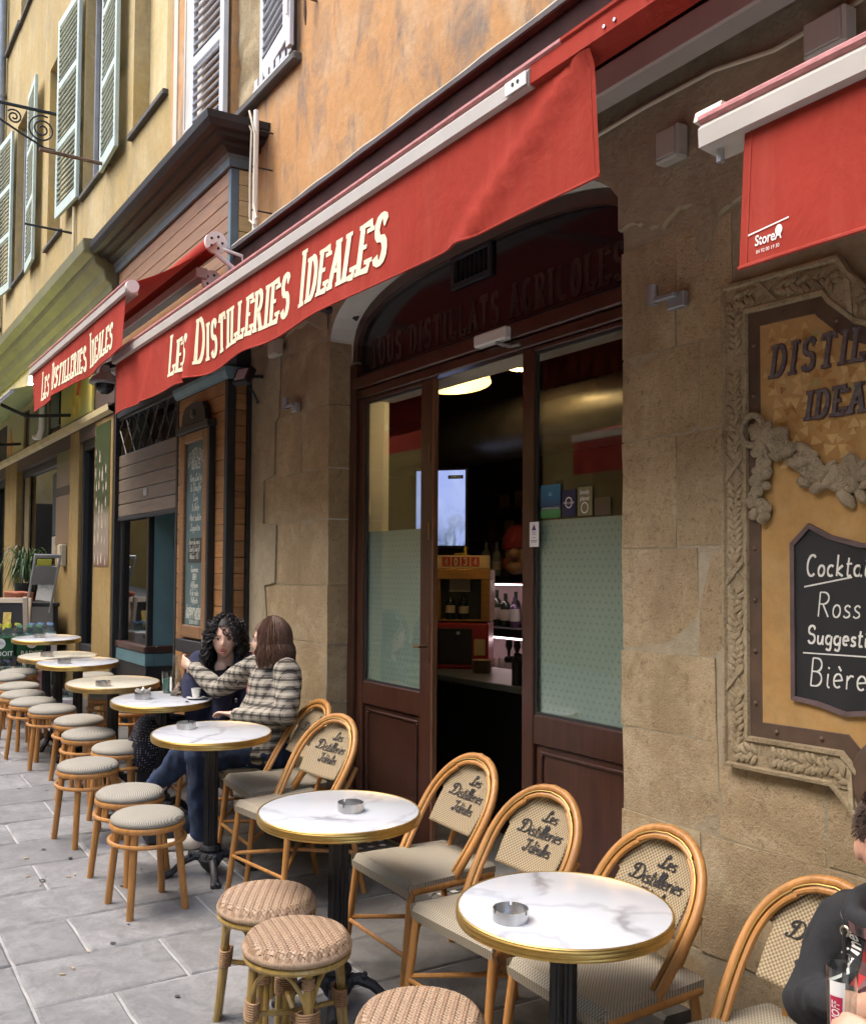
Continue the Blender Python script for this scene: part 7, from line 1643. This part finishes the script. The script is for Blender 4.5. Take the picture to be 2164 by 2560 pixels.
# ---------------------------------------------------- woman with black curls
pA = person('woman with black curly hair and a navy cardigan looking at the camera', (-6.25, 2.2, G(-6.25, 2.2)))
hA = Vector((-6.085, 2.20, 1.372)); fA = Vector((.90, -.43, -.07)); pa = Vector((-6.26, 2.22, .80)); cA = Vector((-6.19, 2.23, 1.05))
LSA, RSA = Vector((-6.03, 2.33, 1.205)), Vector((-6.33, 2.12, 1.205)); REA, RWA = Vector((-6.42, 2.13, 1.02)), Vector((-6.37, 2.07, 1.06))
b = MB(); head_into(b, hA, fA, (0.06, .0, 1), 1.0, False, 1.0); limb(b, [hA+Vector((-.02, .015, -.085)), (-6.135, 2.23, 1.20)], [.05, .056]); torso(b, pa, cA, Vector((-6.16, 2.235, 1.24)), (.11, .14), (.10, .12), (.10, .135))
limb(b, [RSA, REA, RWA], [.044, .036, .026]); hand_into(b, RWA, Vector((.35, -.75, .1)), (.6, .3, -.4), .75, 1, .95)
limb(b, [LSA, (-6.0, 2.3, .98), (-6.15, 2.1, .93)], [.044, .036, .028]); limb(b, [pa+Vector((-.09, 0, 0)), (-6.42, 1.86, .80), (-6.46, 1.86, .40)], [.07, .055, .04]); limb(b, [pa+Vector((.09, 0, 0)), (-6.26, 1.84, .79), (-6.30, 1.80, .40)], [.07, .055, .04])
limb(b, [(-6.12, 2.20, 1.20), (-6.135, 2.19, 1.17)], [.05, .05])
bodyA = fuse(b, 'body', SKINW, None, .0055, 2)
NAVY = mat('navy_knit', (.022, .026, .062), .9, var=.25, scale=12, bmp=.4, bscale=90); INKT = mat('black_top', (.008, .008, .012), .8, var=.2)
cg = MB(); torso(cg, pa, Vector((-6.19, 2.235, 1.05)), Vector((-6.16, 2.24, 1.215)), (.15, .18), (.135, .165), (.118, .165)); limb(cg, [(-6.165, 2.24, 1.16), (-6.15, 2.22, 1.165)], [(.10, .12), (.09, .11)], 14, (0, 1, 0)); top_ = fuse(cg, 'black_top', INKT, None, .010, 4, .004, 8)
cg = MB(); limb(cg, [RSA, REA, RWA+Vector((-.01, .02, -.01))], [.075, .06, .045]); limb(cg, [LSA, (-6.0, 2.3, .98), (-6.12, 2.14, .94)], [.075, .06, .046])
for a_, b_ in ((RSA, Vector((-6.17, 2.08, 1.0))), (LSA, Vector((-6.05, 2.15, 1.0)))): limb(cg, [a_+Vector((0, 0, .02)), a_.lerp(b_, .5)+Vector((.035, -.05, 0)), b_+Vector((.03, -.03, -.12))], [(.06, .075), (.055, .075), (.05, .07)])
limb(cg, [RSA+Vector((0, .03, .025)), (-6.19, 2.28, 1.245), LSA+Vector((0, .02, .025))], [.06, .055, .06]); limb(cg, [pa+Vector((0, .03, .0)), (-6.20, 2.28, 1.1)], [(.13, .19), (.10, .18)])
card = fuse(cg, 'navy_cardigan', NAVY, None, .010, 4, .006, 8)
def m_dots():
    m, t, b_ = nodes_of('dotted_skirt'); v = coords(t); vo = N(t, 'ShaderNodeTexVoronoi'); vo.inputs['Scale'].default_value = 70; vo.inputs['Randomness'].default_value = .15; t.links.new(v, vo.inputs['Vector'])
    t.links.new(ramp(t, vo.outputs['Distance'], [(.22, (.25, .25, .32)), (.3, (.008, .008, .016))]), b_.inputs['Base Color']); b_.inputs['Roughness'].default_value = .85; return m
sk = MB(); limb(sk, [pa+Vector((-.09, -.02, -.02)), (-6.43, 1.84, .80), (-6.46, 1.80, .66)], [.11, .095, .10]); limb(sk, [pa+Vector((.09, -.02, -.02)), (-6.25, 1.82, .79), (-6.29, 1.78, .66)], [.11, .095, .10]); limb(sk, [(-6.43, 1.84, .79), (-6.26, 1.82, .78)], [.09, .09]); skirt = fuse(sk, 'dotted_skirt', m_dots(), None, .011, 4, .006, 7)
bo = MB(); limb(bo, [(-6.46, 1.85, .62), (-6.47, 1.86, .40)], [.062, .052]); limb(bo, [(-6.29, 1.80, .62), (-6.31, 1.79, .38)], [.062, .052]); bo1 = bo.build('tights', INKT, None, True)
bo = MB(); shoe(bo, (-6.48, 1.83, G(-6.48, 1.83)+.05), (-.2, -.95, 0)); bs1 = fuse(bo, 'shoe', BLACK, None, .008, 2); bo = MB(); shoe(bo, (-6.32, 1.76, G(-6.32, 1.76)+.05), (-.1, -.95, 0)); bs2 = fuse(bo, 'shoe', BLACK, None, .008, 2)
HAIRA = mat('black_curly_hair', (.010, .008, .009), .62, var=.4, scale=20); MA = frame_of(fA, (.06, 0, 1)); hr = MB(); random.seed(4)
def capA(th, ph, k=1.0): return hA+MA @ Vector((.088*k*sin(ph)*cos(th), .012+.108*k*sin(ph)*sin(th), .010+.125*k*cos(ph)))
hr.grid(28, 14, lambda u, v: capA(2*pi*u, (.62 if sin(2*pi*u) > -.45 else .30)*pi*v, 1.03))
for k in range(560):
    th = random.uniform(-.29*pi, 1.29*pi); ph = random.uniform(.02, .64)*pi
    if sin(th) < -.5 and ph > .36*pi and abs(cos(th)) < .8: continue
    p = capA(th, ph, random.uniform(1.0, 1.16)); 
    dirn = (p-hA).normalized(); d = Vector((dirn.x*.35, dirn.y*.35, -1)).normalized() if ph > .25*pi else (capA(th, ph+.35, 1.05)-p).normalized()
    L = random.uniform(.06, .12) if ph < .4*pi else random.uniform(.09, .19); r = random.uniform(.009, .014); a = d.orthogonal().normalized(); b2 = d.cross(a); n = 14; t0 = random.uniform(0, 6.3)
    hr.tube([p+d*L*q/n+(a*cos(t0+q*1.05)+b2*sin(t0+q*1.05))*r for q in range(n+1)], [.0038]*n+[.001], 4, caps=False)
for sg in (-1, 1):
    for k in range(130):
        p = hA+MA @ Vector((sg*random.uniform(.075, .135), random.uniform(-.02, .12), random.uniform(-.10, .05))); L = random.uniform(.08, .15); n = 14; t0 = random.uniform(0, 6.3); r = random.uniform(.008, .013)
        hr.tube([p+Vector((0, 0, -L*q/n))+Vector((cos(t0+q*1.05), sin(t0+q*1.05), 0))*r for q in range(n+1)], [.0038]*n+[.001], 4, caps=False)
for k in range(14):
    p = hA+MA @ Vector((random.uniform(-.06, .07), -.085, random.uniform(.075, .10))); r = .011; t0 = random.uniform(0, 6)
    hr.tube([p+MA @ Vector((.012*cos(t0+q*.9)+.03*(q/12)*(1 if p.x > hA.x else .3), -.012*sin(pi*q/12), -.055*q/12+.008*sin(t0+q*.9))) for q in range(13)], .0026, 4, caps=False)
hairA = hr.build('hair', HAIRA, None, True)
local(pA, bodyA, top_, card, skirt, bo1, bs1, bs2, hairA)
face_parts(hA-pA.location, fA, pA, up=(.06, 0, 1), brow=(.05, .03, .022), mouth=1.0)

# ---------------------------------------------------- man in the hooded top, cut by the right edge
pM = person('man in a black hooded top with white lettering, cut off by the right edge', (-1.42, 2.12, G(-1.42, 2.12)))
hM = Vector((-1.448, 2.066, 1.188)); fM = Vector((.72, -.68, -.08)); pmv = Vector((-1.40, 2.17, .64))
RSM, LSM = Vector((-1.625, 2.13, .965)), Vector((-1.235, 2.09, .965)); REM, RWM = Vector((-1.660, 2.02, .785)), Vector((-1.455, 1.915, .868)); LEM, LWM = Vector((-1.10, 1.93, .79)), Vector((-1.25, 1.80, .86))
b = MB(); head_into(b, hM, fM, (0, 0, 1), 1.03, True); limb(b, [hM+Vector((0, .02, -.085)), (-1.45, 2.08, 1.0)], [.058, .066]); torso(b, pmv, Vector((-1.43, 2.12, .86)), Vector((-1.45, 2.07, 1.0)), (.12, .15), (.11, .14), (.11, .16))
limb(b, [RSM, REM, RWM], [.05, .042, .031]); limb(b, [LSM, LEM, LWM], [.05, .042, .031]); hand_into(b, RWM, Vector((.90, -.25, .35)), (.1, .5, -.6), .55, 1, 1.06); hand_into(b, LWM, Vector((-.8, -.3, .25)), (0, .6, -.6), .6, -1, 1.06)
limb(b, [pmv+Vector((-.1, 0, 0)), (-1.5, 1.76, .60), (-1.52, 1.72, .2)], [.08, .065, .05]); limb(b, [pmv+Vector((.1, 0, 0)), (-1.28, 1.76, .60), (-1.28, 1.72, .2)], [.08, .065, .05])
bodyM = fuse(b, 'body', SKINM, None, .006, 2)
HOOD = mat('black_fleece', (.016, .017, .02), .9, var=.25, scale=14, bmp=.25, bscale=140)
cg = MB(); torso(cg, pmv, Vector((-1.43, 2.12, .85)), Vector((-1.45, 2.08, 1.0)), (.15, .18), (.135, .175), (.12, .18)); limb(cg, [RSM, REM, RWM+Vector((-.03, .015, -.005))], [.066, .054, .042]); limb(cg, [LSM, LEM, LWM+Vector((.03, .015, -.005))], [.074, .060, .045])
limb(cg, [RSM+Vector((.02, 0, .015)), (-1.45, 2.10, 1.0), LSM+Vector((-.02, 0, .015))], [.058, .07, .058])
cg.tube([(-1.455+.088*cos(a), 2.08+.088*sin(a), 1.035+.020*sin(a)) for a in [2*pi*k/20 for k in range(20)]], [(.036, .030)]*20, 10, close=True); limb(cg, [(-1.53, 2.17, 1.04), (-1.46, 2.20, 1.03), (-1.39, 2.17, 1.04)], [.045, .055, .045])
hood = fuse(cg, 'hooded_top', HOOD, None, .009, 3, .010, 11)
jn = MB(); limb(jn, [pmv+Vector((-.1, 0, -.02)), (-1.5, 1.76, .60), (-1.52, 1.74, .16)], [.10, .085, .065]); limb(jn, [pmv+Vector((.1, 0, -.02)), (-1.28, 1.76, .60), (-1.28, 1.74, .16)], [.10, .085, .065]); limb(jn, [pmv+Vector((-.09, .01, -.02)), pmv+Vector((.09, .01, -.02))], [.12, .12]); trou = fuse(jn, 'trousers', DENIM, None, .012, 3)
bo = MB(); shoe(bo, (-1.52, 1.71, G(-1.52, 1.7)+.05), (0, -1, 0)); bs1 = fuse(bo, 'shoe', BLACK, None, .009, 2); bo = MB(); shoe(bo, (-1.28, 1.71, G(-1.28, 1.7)+.05), (0, -1, 0)); bs2 = fuse(bo, 'shoe', BLACK, None, .009, 2)
MM = frame_of(fM); HAIRM = m_wood('short_brown_hair', (.055, .030, .018), .6, .5, (40, 40, 10), 5, .05); hr = MB(); random.seed(9)
capM = lambda th, ph, k=1.0: hM+MM @ Vector((.0795*k*sin(ph)*cos(th), .010+.100*k*sin(ph)*sin(th), .008+.122*k*cos(ph)))
hr.grid(30, 12, lambda u, v: capM(2*pi*u, (.50+.10*max(0, sin(2*pi*u)) if sin(2*pi*u) > -.5 else .33)*pi*v, 1.0))
for k in range(2400):
    th = random.uniform(0, 2*pi); ph = random.uniform(.0, .49 if sin(th) > -.5 else .32)*pi; p = capM(th, ph); d = (p-hM).normalized(); d = (d+Vector((0, 0, -.9 if ph > .3*pi else .25))+MM @ Vector((0, -.3, 0))).normalized()
    hr.tube([p, p+d*.008, p+d*.014+Vector((0, 0, -.002))], [.0014, .0011, .0003], 3, caps=False)
hairM = hr.build('hair', HAIRM, None, True)
# drawcord with eyelet, chest print
ey = MB(); ey.tube([(-1.515+.010*cos(a), 1.978, .995+.010*sin(a)) for a in [2*pi*k/14 for k in range(14)]], .003, 6, close=True); eye_ = ey.build('eyelet', mat('brass_eyelet', (.5, .42, .3), .3, .9), None, True)
dcord = MB().tube([(-1.515, 1.976, .995), (-1.512, 1.972, .95), (-1.508, 1.965, .90), (-1.506, 1.962, .85)], .0045, 6).build('drawcord', CABLEB, None, True)
local(pM, bodyM, hood, trou, bs1, bs2, hairM, eye_, dcord)
face_parts(hM-pM.location, fM, pM, 1.03, brow=(.07, .045, .03), lip=(.32, .12, .1))
# chest print follows the front of the hooded top
from mathutils.bvhtree import BVHTree
bv = BVHTree.FromPolygons([v.co.copy() for v in hood.data.vertices], [tuple(p.vertices) for p in hood.data.polygons])
def chest(x, z, l=.004):
    h = bv.ray_cast(Vector((x, 1.96, z)), Vector((0, 1, 0)), 1.2)
    return Vector((x, (h[0].y if h[0] else 1.99)-l, z))
pr = txt('candinese®', .068, PRW, None, lambda u, v: chest(-1.560-v*.95, .935+u), .55, 0, .0012, 'chest_lettering')
check = MB(); CK = [mat('red_check', (.42, .03, .03), .85), mat('dark_check', (.05, .035, .035), .85), mat('grey_check', (.16, .08, .08), .85)]
sq = []
for i in range(6):
    for j in range(8):
        k = 0 if (i % 2 == 0 and j % 2 == 0) else (1 if (i % 2 and j % 2) else 2); a, c = -1.505+.024*i, .83+.024*j
        sq.append((MB().add([chest(a, c, .0035), chest(a+.0238, c, .0035), chest(a+.0238, c+.0238, .0035), chest(a, c+.0238, .0035)], [(0, 1, 2, 3)]), CK[k]))
for k, m_ in enumerate(CK):
    q = MB()
    for s_, mm_ in sq:
        if mm_ is m_: q.add(s_.v, s_.f)
    o = q.build('check_print', m_, None); o['kind'] = 'stuff'; local(pM, o)
local(pM, pr)
# handbag on the stool, dark bag on the ground
hb_ = thing('handbag', 'dark red leather handbag on the stool beside the black haired woman', 'bag', at_top(-7.0, 2.08, .45))
LEA = mat('red_leather', (.16, .03, .025), .45, var=.3, scale=10, bmp=.2, bscale=40)
bg_ = MB(); bg_.sphere((0, 0, .085), (.17, .085, .095), 18, 12); fuse(bg_, 'bag_body', LEA, hb_, .01, 2, .01, 9); MB().tube([(-.12, 0, .15), (-.07, 0, .23), (.07, 0, .23), (.12, 0, .15)], .008, 7).build('strap', LEA, hb_, True)
bk = thing('backpack', 'crumpled dark blue bag on the paving behind the front stools', 'bag', (-5.76, 1.77, G(-5.76, 1.77)))
bg_ = MB(); bg_.sphere((0, 0, .075), (.13, .16, .085), 16, 12); bg_.sphere((.05, .08, .10), (.08, .08, .08), 12, 8); fuse(bg_, 'bag_body', mat('navy_nylon', (.012, .018, .032), .6, var=.3), bk, .01, 2, .014, 10); MB().tube([(-.05, -.1, .1), (.0, -.05, .17), (.06, .08, .16)], .012, 6).build('strap', BLACK, bk, True)

# ================================================================== goods in front of the grocery (far left)
random.seed(13)
PETC = m_glass('clear_plastic', (.80, .90, .90), .08, 1.2, .92)
pet = MB().lathe([(0, 0), (.038, .0), (.041, .01), (.040, .12), (.041, .20), (.030, .255), (.013, .285), (.013, .30), (0, .30)], 10).mesh('pet', True); cap_ = MB().lathe([(.0155, .292), (.0155, .315), (0, .315)], 10).mesh('cap')
def pack(label, x, y, nx, ny, wrapc, capc, lab=None, h=1.0, z=None):
    z = G(x, y) if z is None else z
    t_ = thing('bottle_pack', label, 'bottle pack', (x, y, z), 0, 'shrink wrapped bottle packs')
    wm = MB().cbox(-.043*nx, .043*nx, -.043*ny, .043*ny, .012, .215*h, .012).build('printed_wrap', wrapc, t_)
    cm = mat('cap_%.2f_%.2f' % (capc[0], capc[1]), capc, .4)
    for i in range(nx):
        for j in range(ny):
            p = (-.043*(nx-1)+.086*i, -.043*(ny-1)+.086*j, 0); o = link('bottle', pet, PETC, t_, p); o.scale = (1, 1, h)
            c = link('bottle_cap', cap_.copy(), None, o); c.data.materials.append(cm)
    return t_
GRNW = mat('green_wrap', (.012, .085, .035), .3, var=.3, scale=4); WHW = mat('white_wrap', (.62, .60, .62), .3, var=.2, scale=5); PNKW = mat('pink_wrap', (.55, .33, .38), .3, var=.35, scale=5)
# a low pallet carries the stacked packs
pal = thing('display_pallet', 'low dark pallet under the bottle packs at the far end of the tables', 'pallet', (-10.58, 1.74, G(-10.65, 1.74)))
MB().cbox(-.42, .42, -.42, .42, 0, .168, .006).build('pallet_board', CHAR, pal)
zp = G(-10.65, 1.62)+.17
p1_ = pack('green wrapped bottle pack with a round white print behind the farthest table', -10.42, 1.84, 3, 3, GRNW, (.15, .3, .2), z=zp+.32)
pack('clear and pink bottle pack under the green one', -10.42, 1.84, 3, 3, PNKW, (.5, .3, .35), z=zp)
p2_ = pack('green wrapped bottle pack nearest to the left edge', -10.42, 1.56, 3, 3, GRNW, (.55, .6, .05), z=zp+.32)
pack('pale bottle pack at the left under the nearest green one', -10.42, 1.56, 3, 3, WHW, (.2, .3, .5), z=zp)
pack('white wrapped bottle pack at the back of the pallet', -10.72, 2.0, 3, 3, WHW, (.2, .35, .6), z=zp+.32); pack('clear bottle pack at the back left of the pallet', -10.72, 1.70, 3, 3, PNKW, (.6, .62, .05), z=zp+.32)
for t_ in (p1_, p2_):
    ds = MB(); ds.add([(.1315, .0+.05*cos(a), .15+.05*sin(a)) for a in [2*pi*k/20 for k in range(20)]], [tuple(range(20))]); ds.build('round_print', PRW, t_)
    txt('100%', .035, mat('grey_print', (.25, .24, .28), .5), t_, lambda u, v: (.1325, u, .152+v), .9); txt('BADOIT', .062, PRW, t_, lambda u, v: (.1322, .01+u, .055+v), .95, 0, .001)
ev = pack('white and pink water pack standing on the paving under the tables', -9.75, 2.02, 3, 2, WHW, (.55, .3, .4))
txt('evian', .07, mat('rose_print', (.5, .05, .12), .5), ev, lambda u, v: (.1325, u, .15+v), 1.0, 0, .001)
fm = MB(); fm.sphere((.131, .0, .07), (.002, .035, .03), 12, 8); fm.build('pink_flower_print', mat('rose_flower', (.55, .12, .2), .5, var=.3), ev)
# chalk menu easel
ab = thing('easel_sign', 'pale framed black easel sign with fruit pictures behind the bottle packs', 'sign', (-11.35, 1.62, G(-11.35, 1.62))); ab.rotation_quaternion = Quaternion((0, 0, 1), radians(64))
FRP = m_wood('pale_sign_wood', (.52, .43, .33), .6, .85)
Ml = Matrix.Rotation(radians(-10), 3, 'X')
for a in ((-.36, -.315, 0, 1.02), (.315, .36, 0, 1.02)): MB().cbox(a[0], a[1], -.015, .015, a[2], a[3], .004, Ml).build('frame_stile', FRP, ab)
for z in (.965, .26): MB().cbox(-.314, .314, -.015, .015, z, z+.055, .004, Ml).build('frame_rail', FRP, ab)
MB().box(-.315, .315, -.004, .004, .315, .966, Ml).build('black_panel', BLACK, ab)
for s_ in (-1, 1): MB().cbox(s_*.33-.025, s_*.33+.025, .18, .21, 0, 1.0, .004, Matrix.Rotation(radians(8), 3, 'X')).build('back_leg', FRP, ab)
for (x, z, w_, h_, c, nm) in ((-.02, .80, .13, .17, (.45, .04, .03), 'red_fruit_picture'), (.13, .78, .08, .18, (.6, .45, .12), 'juice_picture'), (-.17, .8, .1, .16, (.5, .35, .05), 'juice_picture')):
    MB().cbox(x-w_/2, x+w_/2, -.010, -.006, z-h_/2, z+h_/2, .002, Ml).build(nm, mat('pic_%.2f_%.2f' % (c[0], c[1]), c, .4, var=.5, scale=25), ab)
# display table with orange pots, plant, price stand
tb = thing('display_table', 'dark display table with goods in front of the grocery window', 'table', (-12.3, 2.05, G(-12.3, 2.05)))
MB().cbox(-.9, .7, -.3, .3, .86, .90, .005).build('table_top', CHAR, tb)
for x in (-.85, .65):
    for y in (-.26, .26): MB().cbox(x-.02, x+.02, y-.02, y+.02, 0, .86, .003).build('leg', CHAR, tb)
MB().box(-.86, .66, .27, .29, .05, .86).build('back_panel', BLACK, tb)
zt_ = G(-12.3, 2.05)+.90
POT = mat('orange_pot', (.42, .13, .07), .5, var=.2); potm = MB().lathe([(0, 0), (.038, 0), (.045, .10), (.049, .105), (.045, .115), (.0, .112)], 12).mesh('jar', True)
for k in range(14):
    x, y = -12.15+.105*(k % 7)-.05*(k // 7), 1.92+.11*(k//7); o = link('jar', potm, POT, None, (x, y, zt_)); tag(o, 'small orange lidded jar in the double row on the dark display table', 'jar', 'orange jars on the display table')
plt = thing('potted_plant', 'drooping green potted plant above the orange jars', 'plant', (-12.5, 2.16, zt_))
MB().lathe([(0, 0), (.10, 0), (.13, .2), (.12, .2), (.1, .02), (0, .02)], 18).build('pot', CHAR, plt, True)
LEAF = mat('dark_leaf', (.035, .085, .018), .5, var=.4, scale=6, orand=.25)
for k in range(110):
    a = random.uniform(0, 2*pi); r = random.uniform(.16, .40); h = random.uniform(.2, .5); w_ = random.uniform(.006, .011); pts = []
    lf_ = MB(); n = 9; d = Vector((cos(a), sin(a), 0)); sd = Vector((-sin(a), cos(a), 0)); L = []
    for q in range(n+1):
        u = q/n; p = d*(r*u)+Vector((0, 0, .2+h*sin(u*2.5)*1.0-.22*u*u)); wd = w_*sin(pi*min(1, u*.92+.05)); L += [p-sd*wd+Vector((0, 0, .004)), p, p+sd*wd+Vector((0, 0, .004))]
    lf_.add(L, [(3*q+j, 3*q+j+1, 3*q+4+j, 3*q+3+j) for q in range(n) for j in (0, 1)]); lf_.build('leaf', LEAF, plt, True)
ps = thing('price_stand', 'slanting steel price stand with a yellow card at the grocery', 'stand', (-11.55, 2.12, zt_-.1))
Mp = Matrix.Rotation(radians(38), 3, 'Y')
for y in (-.12, .12): MB().tube([Mp @ Vector((0, y, 0)), Mp @ Vector((0, y, .75))], .014, 6).build('stand_bar', GREYM, ps)
MB().cbox(-.006, .006, -.12, .12, .38, .62, .002, Mp).build('grey_tray', GREYM, ps); MB().cbox(-.014, -.008, -.09, .05, .45, .70, .002, Mp).build('yellow_card', mat('yellow_card', (.55, .55, .08), .6), ps); MB().cbox(-.01, .01, -.13, .13, .73, .77, .002, Mp).build('top_rail', GREYM, ps)
wallbox('letter_box', 'pale wall box on the yellow pillar above the price stand', 'box', -12.0, -11.82, 1.83, 2.07, .06, mat('pale_wall_box', (.42, .38, .28), .6, var=.05), 2.455)
# added unseen house, keeps the lane end's open sky out of pane reflections
fe = thing('added_end_house', 'plain ochre house added out of view to close off the far end of the lane', 'building', (-36, 0, 0)); fe.location = (0, 0, 0)
MB().box(-40, -36, -8, 4, -1, 14).build('wall', MATS.get('x') or YELLOW, fe); MB().box(-36.02, -35.99, -2, 1.4, 2, 4).build('added_window', DARKIN, fe)

# cigarette ends and gum on the paving
lit = MB(); random.seed(31)
for k in range(22):
    x, y = random.uniform(-6.5, -3.3), random.uniform(.8, 1.9); a = random.uniform(0, 3); d = Vector((cos(a), sin(a), 0))*.012; z = G(x, y)+.0125; lit.tube([Vector((x, y, z))-d, Vector((x, y, z))+d], .0035, 6)
o = lit.build('cigarette_ends', mat('cigarette_paper', (.5, .38, .24), .8, var=.3)); o['kind'] = 'stuff'
gum = MB()
for k in range(40):
    x, y = random.uniform(-8, -3.2), random.uniform(.2, 1.9); r = random.uniform(.006, .016); gum.add([(x+r*cos(q)*random.uniform(.7, 1.2), y+r*sin(q)*random.uniform(.7, 1.2), G(x, y)+.0122) for q in [2*pi*j/9 for j in range(9)]], [tuple(range(9))])
o = gum.build('gum_spots', mat('dark_gum', (.06, .058, .055), .8, var=.2)); o['kind'] = 'stuff'
bpy.data.scenes.remove(TMP)
